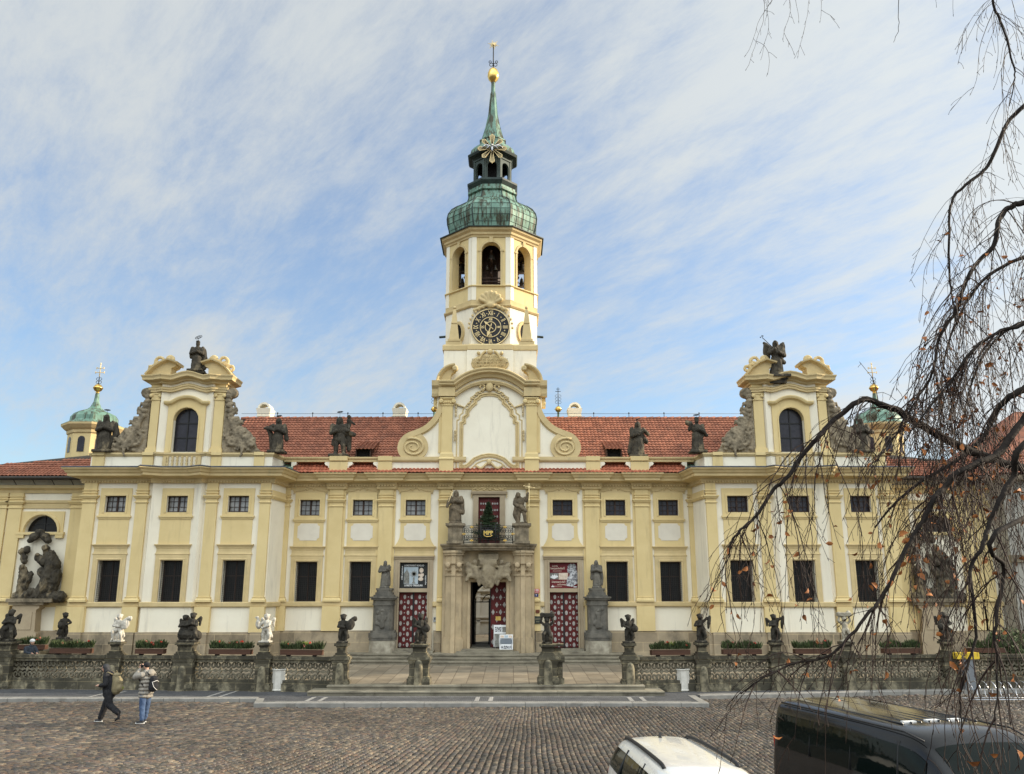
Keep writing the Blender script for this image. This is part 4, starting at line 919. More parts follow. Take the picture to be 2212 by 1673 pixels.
    mb = MB(); wavy(mb, [(-.02, z2+.0), (.03, z2+.01), (.03, z2+.1), (.07, z2+.13), (.07, z2+.2), (.1, z2+.24), (-.02, z2+.25)]); 
    wavy(mb, [(-.3, z3-.02), (.05, z3), (.08, z3+.08), (.3, z3+.14), (.34, z3+.16), (.34, z3+.24), (.36, z3+.3), (.4, z3+.36), (.4, z3+.41), (-.6, z3+.43), (-.6, z3-.02)]); put(mb, 'entablature', 'ochre', A)
    mb = MB(); mb.box(-1.88, 1.88, y+.05, -.62, z2, z3+.36); put(mb, 'frieze', 'white', A)
    # broken segmental pediment pieces with scroll ornaments
    zt = z3+.42
    for s_ in (-1, 1):
        mb = MB(); seg = [(-2.15, 0.0), (-1.85, .36), (-1.5, .62), (-1.12, .78)]
        top_ = [(s_*-x if s_ > 0 else x, zt+z) for x, z in seg]
        if s_ > 0: top_ = top_[::-1]
        e = -1 if s_ < 0 else 1
        poly = [(e*2.15, zt-.02)] + ([(e*abs(x), zt+z) for x, z in seg]) + [(e*.72, zt+.60), (e*.78, zt+.5), (e*.95, zt+.42), (e*.98, zt-.02)]
        mb.prism(poly if e > 0 else poly[::-1], y-.18, y+.5)
        lip = [(e*abs(x), zt+z) for x, z in seg] + [(e*.62, zt+.62)]
        if e > 0: lip = lip[::-1]
        mb.elev(lip, [(.04, y-.2), (0, y-.3), (-.03, y-.4), (-.1, y-.42), (-.1, y+.55), (.04, y+.55)])
        put(mb, 'pediment_piece', 'ochre', A)
        mb = MB()
        for (x, z, r, sg) in ((1.15, .92, .2, 1), (1.62, .82, .26, -1), (2.05, .4, .2, 1)):
            pts = []; 
            for j in range(14):
                a = R(200-j*30*1); rr = r*(1-j/18); pts.append((e*(x+sg*rr*math.cos(a)), y+.0, zt+z+rr*math.sin(a)))
            mb.tube(pts, [.1-.004*j for j in range(14)], 7)
        for j in range(5): mb.cap((e*1.4, y+.05, zt+.7), .09, (e*(1.15+.25*j), y-.05, zt+.95-.1*j), .06, 6)
        o = organic(mb, .035, .012, 8, 5+e); put(o, 'scroll_ornament', 'ochre', A)
    # carved stone volutes beside the aedicule
    for e in (-1, 1):
        mb = MB(); prof = [(1.92, 10.75), (1.92, 14.0), (2.08, 14.12), (2.35, 14.05), (2.42, 13.8), (2.3, 13.62), (2.12, 13.55), (2.05, 13.1), (2.2, 12.95), (2.1, 12.6), (2.32, 12.3), (2.5, 12.15), (2.85, 12.1), (3.2, 12.05), (3.6, 11.8), (3.85, 11.45), (3.95, 11.1), (4.25, 10.9), (4.3, 10.75)]
        prof = [(1.92+(x-1.92)*.78, z) for x, z in prof]; pr = [(e*x, z) for x, z in prof]; mb.prism(pr if e < 0 else pr[::-1], y+.0, y+.4)
        for k in range(12):
            x = 2.0+.04*k + (0 if k < 5 else .1*(k-5)); z = 13.9-.26*k; mb.ell((e*x, y-.02, z), (.2, .14, .12), (0, .5*e, 0))
        pts = [(e*(2.85+.38*(1-j/20)*math.cos(R(100+j*28))), y-.06, 11.35+.42*(1-j/20)*math.sin(R(100+j*28))) for j in range(18)]; mb.tube(pts, .1, 6)
        pts = [(e*(2.4+.3*(1-j/20)*math.cos(R(-60-j*28))), y-.06, 11.5+.4*(1-j/20)*math.sin(R(-60-j*28))) for j in range(16)]; mb.tube(pts, .09, 6)
        for k in range(9): a = R(10+20*k); mb.cap((e*(2.8+.3*math.cos(a)), y-.03, 11.3+.35*math.sin(a)), .08, (e*(2.8+.58*math.cos(a)), y, 11.2+.62*math.sin(a)), .07, 6)
        t = MB(); t.lathe((0,0,0), [(.02, -.16), (.22, -.16), (.26, -.05), (.26, .2), (.02, .2)], 12); mb.add([(e*2.2+a, y+.1+c, 13.85+b) for a, b, c in t.v], t.f)
        for k in range(26): a = rng.uniform(2.0, 3.45); mb.ell((e*a, y-.02, rng.uniform(10.85, 10.85+max(.2, 1.25-(a-2)*.45))), (.11, .09, .08), (0, rng.uniform(-1, 1), 0))
        for k in range(13):
            t_ = k/12; q0 = Vector((e*(2.15+1.2*t_**1.3), y-.05, 13.2-2.1*t_**.75)); q1 = q0+Vector((e*(.2+.08*(k % 2)), .02, .08+.08*(k % 3))); mb.cap(q0, .13, q1, .07, 7); mb.cap(q1, .06, q1+Vector((e*.06, .03, -.14)), .05, 6)
        for k in range(5): mb.tube([(e*(2.15+.16*k+.18*math.sin(j*.5)), y-.12, 12.6-.32*k-.16*j) for j in range(6)], [.07, .085, .09, .08, .06, .04], 6)
        o = organic(mb, .036, .018, 9, e*3, .9, smooth=1); put(o, 'carved_volute', 'brownstone', A)
    # roof running back from the aedicule
    zr = 13.4; hw_ = 4.4; a2 = math.atan2(zr-10.2, hw_); Ls = hw_/math.cos(a2)
    mb = MB(); tiles(mb, (4.45, -.5, 10.15), (0, 1, 0), (-math.cos(a2), 0, math.sin(a2)), 6.5, Ls); tiles(mb, (-4.45, 6.5, 10.15), (0, -1, 0), (math.cos(a2), 0, math.sin(a2)), 6.5, Ls)
    put(mb, 'roof', 'tile', P)
    mb = MB(); mb.prism([(-4.5, 10.0), (4.5, 10.0), (0, zr)], -.55, 7, 'xz'); mb.box(-4.6, 4.7, -1.5, 7, 9.86, 9.99); put(mb, 'roof_deck', 'joint', P)
    mb = MB(); mb.add([(4.7, -.9, 9.95), (5.3, -.75, 10.05), (5.1, .0, 10.45), (4.6, -.1, 10.4)], [(0,1,2,3)]); put(mb, 'valley_flashing', 'copper', P)
    return P, put
PL, putL = pavilion(-1, 'yellow and cream corner pavilion at the left, topped by a saint in a square cap')
PR, putR = pavilion(1, 'yellow and cream corner pavilion at the right, topped by a winged angel')
# ------------------------------------------------ low chapel wings beyond the pavilions
def wing(side, label):
    W = thing('side_chapel', label, 'building', (side*20, 1.2, .6)); Y = .9
    def put(mb, name, m_, parent):
        m2 = mirror(mb) if side > 0 else mb; m2.v = [(x-side*20 if False else x, y-1.2, z-.6) for x, y, z in m2.v]; return m2.build(name, m_, parent, local=True)
    # local x: 0 at the pavilion, negative outwards
    cx = -3.4; zs = ZV(1149.5, Y); r = .86
    mb = MB(); mb.holes(-9, 0, .5, 9.7, [(cx-r, cx+r, zs, zs+r)], Y, .45); spandrels(mb, cx, r, zs, Y, .45); put(mb, 'wall', 'white', W)
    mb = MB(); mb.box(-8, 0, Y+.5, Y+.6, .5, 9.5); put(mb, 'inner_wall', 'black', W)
    mb = MB(); mb.box(-9, 0, Y-.16, Y, .5, Z_PL-.05); put(mb, 'plinth', 'plinth', W)
    mb = MB(); mb.plan([(-9, Y), (0, Y)], [(0, Z_STR0-.05), (.13, Z_STR0), (.13, Z_STR1-.05), (0, Z_STR1)]); put(mb, 'string_course', 'ochre', W)
    for a, b in ((-5.2, -4.5), (-6.0, -5.3), (-1.95, -1.0)): mb = MB(); pilaster(mb, a, b, Y, top=9.0); put(mb, 'pilaster', 'yellow', W)
    mb = MB(); mb.plan([(-9, Y), (0, Y)], [(0, 8.2), (.05, 8.2), (.05, 8.45), (.1, 8.5), (.1, 8.62), (0, 8.64)]); mb.plan([(-9, Y), (0, Y)], [(0, 9.0), (.08, 9.0), (.12, 9.15), (.3, 9.25), (.3, 9.4), (0, 9.45)]); put(mb, 'cornice', 'ochre', W)
    mb = MB(); s2 = 1.15
    An = [(cx+r*math.cos(R(15*i)), zs+r*math.sin(R(15*i))) for i in range(13)]
    mb.prism([(cx-s2, zs-.15), (cx-r, zs-.15), (cx-r, zs)] + An[::-1] + [(cx+r, zs-.15), (cx+s2, zs-.15), (cx+s2, zs+r+.2), (cx-s2, zs+r+.2)], Y-.06, Y)
    mb.elev([(cx-(r+.1)*math.cos(R(15*i)), zs+(r+.1)*math.sin(R(15*i))) for i in range(13)], [(-.08, Y-.06), (-.04, Y-.13), (.06, Y-.13), (.08, Y-.06)])
    mb.box(cx-1.25, cx+1.25, Y-.16, Y, zs-.15, zs-.02); 
    for q in (-1, 1): mb.box(cx+q*1.02-.2, cx+q*1.02+.2, Y-.14, Y, zs-.32, zs-.15)
    put(mb, 'window_surround', 'yellow', W)
    arch_window(W, put, cx, r, zs, zs, Y+.3, glassm='glass_dark', bars=(-.35, .1), hb=(.5,))
    # eave, rafters brackets, gutter, roof
    mb = MB(); mb.box(-9, -.1, Y-.8, Y+.2, 9.72, 9.78)
    for k in range(9): x = -.9-k*1.0; mb.tube([(x, Y-.75, 9.68), (x, Y-.5, 9.62), (x+.02, Y-.1, 9.3), (x+.1, Y-.05, 9.2)], .02, 5)
    mb.tube([(-9, Y-.85, 9.72), (-.2, Y-.85, 9.72)], .08, 8); put(mb, 'gutter', 'darkpipe', W)
    mb = MB(); mb.tube([(-.45, Y-.85, 9.65), (-.45, Y-.8, 9.4), (-.1, Y-.5, 8.9), (.0, Y-.15, 8.6), (-.02, Y-.15, 8.1)], .06, 8); put(mb, 'downpipe', 'darkpipe', W)
    mb = MB(); mb.tube([(-.1, Y-.1, 3.4), (-.35, Y-.3, 3.1), (-.35, Y-.3, .8)], .07, 8); put(mb, 'downpipe', 'rust', W)
    # pyramidal roof falling outwards: ridge line from pavilion downwards to the outside
    zr = 10.75; a3 = math.atan2(1.9, 3.4); 
    mb = MB(); up_ = (0, math.cos(a3), math.sin(a3)); Lr = 3.6/math.cos(a3)
    tiles(mb, (-9, Y-.85, 9.8), (1, 0, 0), up_, 9.1, Lr, inside=lambda a, b: b < 1.1 + a*.22); put(mb, 'roof', 'tile', W)
    mb = MB(); mb.add([(-9, Y-.8, 9.75), (0, Y-.8, 9.75), (0, Y-.85+3.6, 9.8+1.95), (-9, Y+.3, 10.3)], [(0,1,2,3)]); put(mb, 'roof_deck', 'joint', W)
    return W, put
WL, putWL = wing(-1, 'low yellow chapel wing with half-round window at the far left edge')
WR, putWR = wing(1, 'low yellow chapel wing with half-round window behind the branches at the right')
# ------------------------------------------------ little copper turrets
def turret(X, Y, label):
    T = thing('copper_turret', label, 'turret', (X, Y, 9.5)); cz = 9.5; c = (X, Y, 0); r8 = R(22.5)
    zs_ = {k: ZV(v, Y) for k, v in dict(corn0=940, corn=922, ball=850).items()}
    mb = MB(); mb.lathe(c, [(1.3, 9.5), (1.3, zs_['corn0'])], 8, r8, False); putp(mb, 'drum', 'yellow', T)
    mb = MB()
    for k in range(8):
        a = k*math.pi/4; d = Vector((math.cos(a), math.sin(a), 0)); s_ = Vector((-d.y, d.x, 0)); o = Vector((X, Y, 0)) + d*1.205
        zb, zt = ZV(983, Y), ZV(957, Y); pts = [(-.2, zb), (.2, zb)] + [(.2*math.cos(R(30*i)), zt+.2*math.sin(R(30*i))) for i in range(7)]
        v = [o + s_*x + Vector((0,0,z)) for x, z in pts]; v2 = [p + d*.02 for p in v]; n = len(v); mb.add([tuple(p) for p in v+v2], [tuple(range(n, 2*n))])
    putp(mb, 'window', 'glass_leaded', T)
    mb = MB(); z0, z1 = zs_['corn0'], zs_['corn']; mb.lathe(c, [(1.3, z0-.12), (1.38, z0-.05), (1.38, z0+.1), (1.5, z0+.18), (1.7, z1-.12), (1.72, z1), (.9, z1)], 8, r8, False); putp(mb, 'cornice', 'ochre', T)
    mb = MB(); zd = z1; zk = zs_['ball']; P_ = [(1.72, zd-.02), (1.7, zd+.03), (1.42, zd+.1), (1.3, zd+.25), (1.28, zd+.5), (1.12, zd+.72), (.8, zd+.86), (.5, zd+.98), (.3, zd+1.15), (.19, zd+1.4), (.15, zk-.5), (.11, zk-.05), (.09, zk)]
    mb.lathe(c, P_, 8, r8, False); putp(mb, 'dome', 'copper', T)
    mb = MB(); zb = zk+.12; mb.lathe((X, Y, zb), [(.07, -.16), (.12, -.1), (.08, -.04), (.2, .04), (.26, .16), (.28, .18), (.28, .22), (.25, .25), (.18, .37), (.04, .45)], 14); fn = putp(mb, 'finial_ball', 'gold', T)
    mb = MB(); mb.tube([(X, Y, zb+.4), (X, Y, zb+.95)], .022, 6)
    for s_ in (-1, 1):
        for z in (zb+.55, zb+.75): mb.tube([(X+s_*(.08+.08*math.cos(R(a))), Y, z+.08*math.sin(R(a))) for a in range(-150, 160, 30)], .015, 4)
    putp(mb, 'scrollwork', 'iron', fn)
    mb = MB(); mb.tube([(X, Y, zb+.9), (X, Y, zb+1.75)], .028, 6); 
    for z, w_ in ((zb+1.15, .26), (zb+1.42, .21)):
        mb.tube([(X-w_, Y, z), (X+w_, Y, z)], .022, 6)
        for s_ in (-1, 1): mb.ell((X+s_*w_, Y, z+.035), .036, n=6, m_=4); mb.ell((X+s_*w_, Y, z-.035), .036, n=6, m_=4)
    mb.ell((X, Y, zb+1.68), .05, n=6, m_=4); putp(mb, 'cross', 'goldpaint', fn)
YT = 5.0
turret(at(200, 940, YT)[0], YT, 'green copper turret with gold double cross rising behind the left chapel wing')
turret(at(1898, 940, YT)[0], YT, 'green copper turret with double cross seen through branches on the right')
# slim gilded finials behind the ridge
def rfin(u, label):
    Y = 8; X = at(u, 890, Y)[0]; T = thing('roof_finial', label, 'finial', (X, Y, 13)); z = ZV(888, Y)
    mb = MB(); mb.tube([(X, Y, 13), (X, Y, z)], .07, 6); T2 = putp(mb, 'post', 'copper', T)
    mb = MB(); mb.ell((X, Y, z+.1), (.2, .2, .2)); mb.lathe((X, Y, z+.08), [(.22, 0), (.24, .02), (.22, .04)], 12); putp(mb, 'gilded_ball', 'gold', T)
    mb = MB(); mb.tube([(X, Y, z+.2), (X, Y, z+1.5)], .022, 5)
    for s_ in (-1, 1):
        for k, zz in enumerate((.55, .75, .95)): mb.tube([(X+s_*(.1+.09*math.cos(R(a))), Y, z+zz+.08*math.sin(R(a))) for a in range(-150, 160, 40)], .012, 4)
    mb.tube([(X-.17, Y, z+1.25), (X+.17, Y, z+1.25)], .02, 5); mb.tube([(X-.12, Y, z+1.4), (X+.12, Y, z+1.4)], .016, 5); putp(mb, 'cross', 'iron', T)
rfin(938, 'thin iron finial with gold ball just left of the tower'); rfin(1206, 'thin iron finial with gold ball just right of the tower')
# ------------------------------------------------ gable and bell tower
TW = thing('bell_tower', 'tall cream and yellow bell tower with clock, scrolled gable and green copper dome', 'tower', (0, 0, 9.9))
GOFF = -.3       # the gable stands in front of the tower
def putt(mb, name, m_, parent=None):
    if GOFF: mb.v = [(x, y+GOFF, z) for x, y, z in mb.v]
    return mb.build(name, m_, parent or TW)
gc = lambda x, y, Y=0: at(863.9+x*.30662, 540+y*.30662, Y)      # readings off the enlarged gable
# gable wall outline
half = [(2.75, 9.95), (2.75, 14.3), (2.0, 14.45), (1.6, 14.6), (1.1, 15.0), (.6, 15.2), (0, 15.28)]
ol = half + [(-x, z) for x, z in half[:-1][::-1]]
mb = MB(); mb.prism(ol[::-1], -.12, .5); putt(mb, 'gable_wall', 'white')
# concave side walls and their volutes
for e in (-1, 1):
    edge = spline([(2.62, 13.75), (2.72, 13.2), (2.95, 12.75), (3.35, 12.35), (3.85, 12.1), (4.28, 11.93), (4.6, 11.62), (4.72, 11.2), (4.6, 10.83), (4.3, 10.6), (3.95, 10.52)], 5)
    edge = [(p[0], p[1]) for p in edge]
    mb = MB(); pr = [(2.5, 10.5), (2.5, 13.7)] + edge; pr = [(e*x, z) for x, z in pr]; mb.prism(pr if e < 0 else pr[::-1], -.1, .35); putt(mb, 'volute_wall', 'white')
    mb = MB(); pth = [(e*x, z) for x, z in edge]
    # rim band that narrows into the spiral
    if e > 0: prof = [(-.03, -.05), (-.03, -.22), (.26, -.22), (.28, -.14), (.34, -.12), (.34, -.05)]
    else: prof = [(-o, h) for o, h in [(-.03, -.05), (-.03, -.22), (.26, -.22), (.28, -.14), (.34, -.12), (.34, -.05)]]
    mb.elev(pth, prof)
    disc = [(e*(3.93+.76*math.cos(R(a))), 11.24+.78*math.sin(R(a))*(.9 if math.sin(R(a)) < 0 else 1)) for a in range(0, 360, 10)]
    mb.prism(disc[::-1], -.2, .36)
    for r0, r1, a0, n in ((.62, .12, 60, 30),):
        pts = [(e*(3.95+(r0+(r1-r0)*j/n)*math.cos(R(a0+j*24))), -.22, 11.22+.8*(r0+(r1-r0)*j/n)*math.sin(R(a0+j*24))) for j in range(n+1)]
        mb.tube(pts, [.075-.0012*j for j in range(n+1)], 6)
    putt(mb, 'volute', 'ochre')
    # pilasters of the gable
    mb = MB(); x0, x1 = sorted((e*1.92, e*2.48)); y = -.12
    mb.box(x0, x1, y-.14, y, 10.94, 13.45); mb.box(x0-.16 if e < 0 else x0, x1 if e < 0 else x1+.16, y-.06, y, 10.94, 13.45)
    P = pil_plan(x0, x1, y, .14); mb.plan(P, [(0, 10.57), (.12, 10.57), (.12, 10.62), (.06, 10.7), (.06, 10.86), (.03, 10.94), (0, 10.94)]); mb.box(x0-.08, x1+.08, y-.22, y, 9.93, 10.57)
    mb.plan(P, [(0, 13.42), (.04, 13.42), (.04, 13.48), (0, 13.49)]); mb.box(x0-.02, x1+.02, y-.16, y, 13.49, 13.86)
    mb.plan(P, [(0, 13.74), (.1, 13.78), (.1, 13.86), (0, 13.87)])
    for x in (x0-.05, x1+.05):
        t = MB(); t.lathe((0,0,0), [(.01, -.08), (.07, -.1), (.12, -.06), (.12, .06), (.07, .1), (.01, .08)], 12); mb.add([(x+a, y-.18+c, 13.64+b) for a, b, c in t.v], t.f, True)
    for k in range(4): mb.ell((x0+.1+.12*k, y-.2, 13.56+.03*math.sin(k*math.pi/3)), (.05, .04, .05), n=6, m_=4)
    putt(mb, 'pilaster', 'yellow')
    # side pier behind (seen at the edges)
    mb = MB(); a, b = sorted((e*2.48, e*2.72)); mb.box(a, b, -.1, .5, 9.95, 13.9); mb.box(*sorted((e*2.5, e*2.95)), .0, .5, 13.4, 13.9)
    for k in range(3): mb.ell((e*2.85, .05+.1*k, 13.62), (.12, .08, .14), n=8, m_=5)
    putt(mb, 'side_pier', 'yellow')
# pediment: entablature rising over the centre
ped = [(-2.62, 0), (-1.85, 0), (-1.5, .12), (-1.05, .5), (-.5, .7), (0, .76)]
ped = [(-2.62, 0), (-1.8, 0)] + [tuple(p) for p in spline([(-1.75, .02), (-1.4, .28), (-.95, .52), (-.45, .66), (0, .7)], 4)]
ped = ped + [(-x, z) for x, z in ped[:-1][::-1]]
def pedsweep(mb, z0, prof, ext=0):
    L_ = [(x*(1+ext), z0+z) for x, z in ped]; mb.elev(L_, prof); return mb
mb = MB()
pedsweep(mb, 13.9, [(.0, -.12), (.0, -.3), (-.08, -.34), (-.1, -.36), (-.16, -.36), (-.16, -.12)])
pedsweep(mb, 14.32, [(.06, -.12), (.06, -.3), (-.02, -.34), (-.08, -.38), (-.14, -.5), (-.17, -.56), (-.25, -.56), (-.3, -.62), (-.36, -.64), (-.4, -.6), (-.4, .4), (.06, .4)])
for e in (-1, 1):
    a, b = sorted((e*1.8, e*2.66)); mb.box(a, b, -.42, .4, 13.9, 14.36)
    a, b = sorted((e*2.5, e*3.02)); mb.plan([(a if e < 0 else e*2.5, -.3), (b if e > 0 else e*2.5, -.3)] , [(-.3, 13.9), (0, 13.9), (.05, 14.05), (.05, 14.3), (.2, 14.45), (.25, 14.72), (-.3, 14.72)])
    mb.plan([(e*2.62, .35), (e*2.62, -.38)] if e < 0 else [(e*2.62, -.38), (e*2.62, .35)], [(0, 13.9), (.08, 13.95), (.1, 14.3), (.3, 14.5), (.36, 14.6), (.36, 14.72), (0, 14.72)])
putt(mb, 'pediment', 'ochre')
# curved volute brackets above the pediment ends
for e in (-1, 1):
    mb = MB(); A = spline([(2.72, 14.72), (2.62, 15.05), (2.4, 15.35), (2.1, 15.52), (1.82, 15.58)], 4); up_ = [(e*p[0], p[1]) for p in A]
    pr = up_ + [(e*1.8, 15.3), (e*1.95, 15.22), (e*2.05, 15.1), (e*2.08, 14.72)]
    mb.prism(pr if e > 0 else pr[::-1], -.2, .25)
    pth = up_ if e < 0 else up_[::-1]
    mb.elev(pth, [(.12, -.2), (.04, -.36), (-.03, -.44), (-.1, -.44), (-.1, .3), (.12, .3)])
    t = MB(); t.lathe((0,0,0), [(.02, -.16), (.08, -.2), (.15, -.14), (.15, .14), (.02, .16)], 14); mb.add([(e*1.82+a, -.25+c, 15.42+b) for a, b, c in t.v], t.f, True)
    putt(mb, 'scroll_bracket', 'ochre')
# blank panel moulding
ph = [(1.55, 10.05), (1.55, 12.75), (1.42, 12.75), (1.42, 13.05), (1.28, 13.18), (1.28, 13.3), (1.05, 13.58), (.88, 13.66), (.88, 13.85), (.68, 13.95), (.62, 14.05), (.3, 14.14), (0, 14.16)]
ph = [(1.53, 10.15), (1.53, 12.55), (1.4, 12.6), (1.4, 12.85), (1.23, 12.98), (1.23, 13.15), (1.0, 13.45), (.82, 13.6), (.82, 13.78), (.62, 13.9), (.58, 14.0), (.3, 14.1), (0, 14.13)]
path = [(-x, z) for x, z in ph] + ph[:-1][::-1]
bot = [(-1.2, 10.15), (-1.0, 10.28), (-.72, 10.55), (-.36, 10.7), (0, 10.75)]; bot = bot + [(-x, z) for x, z in bot[:-1][::-1]]
full = path + bot[::-1]
mb = MB()
mb.elev(full, [(-.03, -.12), (-.02, -.19), (.05, -.21), (.07, -.16), (.1, -.155), (.12, -.19), (.17, -.18), (.18, -.12)], closed=True)
mb.elev(full, [(-.2, -.12), (-.19, -.15), (-.14, -.15), (-.13, -.12)], closed=True)
putt(mb, 'panel_moulding', 'ochre')
mb = MB(); mb.prism([(x*.99, z) for x, z in full][::-1], -.135, -.119); putt(mb, 'blank_panel', 'white')
# cartouche, tassels and garland stucco
mb = MB(); mb.ell((0, -.25, 14.42), (.2, .12, .26)); 
for e in (-1, 1):
    for k in range(8): a = R(k*40); mb.ell((e*(.38+.12*math.cos(a)), -.22, 14.42+.14*math.sin(a)), (.07, .07, .06), n=7, m_=5)
    for k in range(5): mb.ell((e*(.1+.1*k), -.25, 14.72-.03*k), (.07, .07, .05), n=7, m_=5)
    for k in range(16): 
        t = k/15; mb.ell((e*(.35+.85*t), -.2, 14.2-.15*t-.75*t*t+.05*math.sin(k*2)), (.06, .05, .05), n=6, m_=4)
    for k in range(3):
        for (x, z) in ((1.75, 13.35-.2*k), (1.78, 12.05-.2*k)): tm = MB(); tm.lathe((e*x, -.2, z), [(.01, .1), (.045, .04), (.05, 0), (.02, -.03), (.06, -.08), (.02, -.1)], 7); putt(tm, 'tassel', 'ochre')
    mb.cap((e*1.75, -.18, 13.5), .06, (e*1.35, -.18, 13.35), .04, 6)
putt(mb, 'stucco_ornament', 'ochre'); mb = MB()
for k in range(24): t = (k-11.5)/11.5; mb.ell((t*.65, -.2, 10.2+.12*math.cos(t*5)+.1*(1-t*t)), (.07, .06, .07), n=6, m_=4)
mb.ell((0, -.22, 10.45), (.13, .09, .16)); putt(mb, 'stucco_ornament', 'ochre')
# tower base block
GOFF = 0
mb = MB(); mb.box(-1.25, 1.25, .05, 3, 14.6, 16.62); mb.box(-2.5, -1.25, .2, 5.4, 10, 16.62); mb.box(1.25, 2.5, .2, 5.4, 10, 16.62); mb.box(-2.4, 2.4, 3, 5.3, 10, 16.62); putt(mb, 'tower_base', 'white')
mb = MB(); mb.plan([(-2.55, 5.4), (-2.55, .18), (-1.2, .18), (-1.19, .06), (1.19, .06), (1.2, .18), (2.55, .18), (2.55, 5.4)], [(-.7, 16.62), (-.02, 16.62), (.03, 16.66), (.03, 16.9), (-.04, 16.98), (-.7, 17.02)]); mb.box(-2.5, 2.5, .5, 5.4, 16.8, 17.0); putt(mb, 'ledge', 'ochre')
# inscription cartouche
mb = MB(); mb.ell((0, .02, 15.85), (1.02, .1, .55), n=24, m_=10)
for e in (-1, 1):
    mb.tube([(e*(.95+.14*math.cos(R(a))), -.05, 15.32+.12*math.sin(R(a))) for a in range(0, 300, 30)], .06, 6)
    mb.tube([(e*(.2+.03*k), -.04, 16.52-.01*k*k*.3) for k in range(14)], .07, 6); mb.ell((e*.62, -.05, 16.42), .1, n=8, m_=5)
    for k in range(6): mb.ell((e*(.85-.13*k), -.04, 15.3-.03*k), (.1, .07, .07), n=7, m_=5)
mb.ell((0, -.05, 16.5), (.16, .08, .14)); mb.ell((0, -.06, 15.2), (.2, .08, .12)); cart = putt(mb, 'inscription_cartouche', 'ochre')
mb = MB()
for i, (t, s_) in enumerate((('STELLA COELI', .16), ('EXTIRPAVIT QUAE LACTAVIT', .16), ('DOMINUM MORTIS PESTEM', .17), ('QUAM PLANTAVIT PRIMUS', .16), ('PARENS HOMINUM', .16))): mb.text(t, s_, (0, -.105, 16.2-.17*i), xs=.92, bold=.004)
M['shadowletter'] = mat('shadowed_letters', (.3, .23, .11), (.24, .18, .09), .8, 5); putt(mb, 'lettering', 'shadowletter', cart)  # shadow on the letters is put into their darker colour
# octagon: w = face width; centre
OY = 3.4; ap = 2.6; c8 = (0, OY, 0); r8 = R(22.5); K8 = 1/math.cos(R(22.5))
def oct(mb, prof, rot=r8, caps=False): mb.lathe(c8, [(a*K8, z) for a, z in prof], 8, rot, False, caps); return mb
ZS, ZB, ZE = ZV(661, .8), ZV(618, .8), ZV(513, .8)      # string course, belfry sill, under the eaves
mb = MB(); oct(mb, [(ap, 16.9), (ap, ZS)]); putt(mb, 'clock_stage', 'white')
mb = MB(); oct(mb, [(ap+.02, ZS-.1), (ap+.05, ZS-.1), (ap+.12, ZS-.02), (ap+.12, ZS+.04), (ap+.03, ZS+.08)]); oct(mb, [(ap+.0, ZS), (ap+.03, ZS+.05), (ap+.03, ZS+.32), (ap, ZS+.34)]); putt(mb, 'string_course', 'ochre')
mb = MB(); oct(mb, [(ap+.0, ZS), (ap+.0, ZB)]); putt(mb, 'belfry_parapet', 'yellow')
mb = MB(); oct(mb, [(ap-.5, ZB-.02), (ap+.02, ZB-.06), (ap+.1, ZB-.02), (ap+.1, ZB+.03), (ap-.5, ZB+.04)]); putt(mb, 'belfry_floor', 'yellow')
# belfry faces with open arches
fw = 2*ap*math.tan(R(22.5)); ow = .53; at_ = ZV(523, .8)-.02; sp_ = at_-ow
wall_ = MB(); corner = MB(); arch_ = MB()
for k in range(8):
    a = k*math.pi/4 - math.pi/2; T_ = Matrix.Translation((0, OY, 0)) @ Matrix.Rotation(a+math.pi/2, 4, 'Z')
    def addT(dst, src): dst.add([tuple(T_ @ Vector(v)) for v in src.v], src.f)
    t = MB(); t.holes(-fw/2, fw/2, ZB, ZE+.3, [(-ow, ow, ZB, at_)], -ap, .45)
    t.add([(-fw/2+.2, -ap+.45, ZB), (-ow, -ap+.45, ZB), (-ow, -ap+.45, ZE), (-fw/2+.2, -ap+.45, ZE)], [(0,3,2,1)]); t.add([(ow, -ap+.45, ZB), (fw/2-.2, -ap+.45, ZB), (fw/2-.2, -ap+.45, ZE), (ow, -ap+.45, ZE)], [(0,3,2,1)])
    spandrels(t, 0, ow, sp_, -ap, .45); addT(wall_, t)
    t = MB()
    for s_ in (-1, 1): t.box(*sorted((s_*fw/2, s_*(fw/2-.26))), -ap-.035, -ap, ZS+.34, ZE)
    addT(corner, t)
    t = MB(); t.elev([(-ow-.04, ZB+.04)] + [(-(ow+.04)*math.cos(R(15*i)), sp_+(ow+.04)*math.sin(R(15*i))) for i in range(13)] + [(ow+.04, ZB+.04)], [(-.08, -ap), (-.08, -ap-.05), (.03, -ap-.05), (.04, -ap)])
    for s_ in (-1, 1): t.box(*sorted((s_*(ow-.02), s_*(ow+.2))), -ap-.07, -ap, sp_-.02, sp_+.06)
    t.box(-.1, .1, -ap-.09, -ap, at_-.02, ZE); addT(arch_, t)
putt(wall_, 'belfry_wall', 'yellow'); putt(corner, 'corner_strip', 'white'); putt(arch_, 'arch_moulding', 'ochre')
mb = MB(); oct(mb, [(ap, ZE-.0), (ap+.06, ZE), (ap+.08, ZE+.08), (ap+.16, ZE+.14), (ap+.17, ZE+.26), (ap+.3, ZE+.36), (ap+.33, ZE+.46), (ap+.33, ZE+.5), (ap-.3, ZE+.5)]); putt(mb, 'cornice', 'ochre')
mb = MB(); oct(mb, [(ap+.33, ZE+.5), (ap+.42, ZE+.49), (ap+.43, ZE+.54), (ap-.3, ZE+.62)]); putt(mb, 'eave_flashing', 'darkcopper')
mb = MB(); oct(mb, [(ap-.45, ZE+.4), (.05, ZE+.4)]); putt(mb, 'belfry_ceiling', 'darkwood')
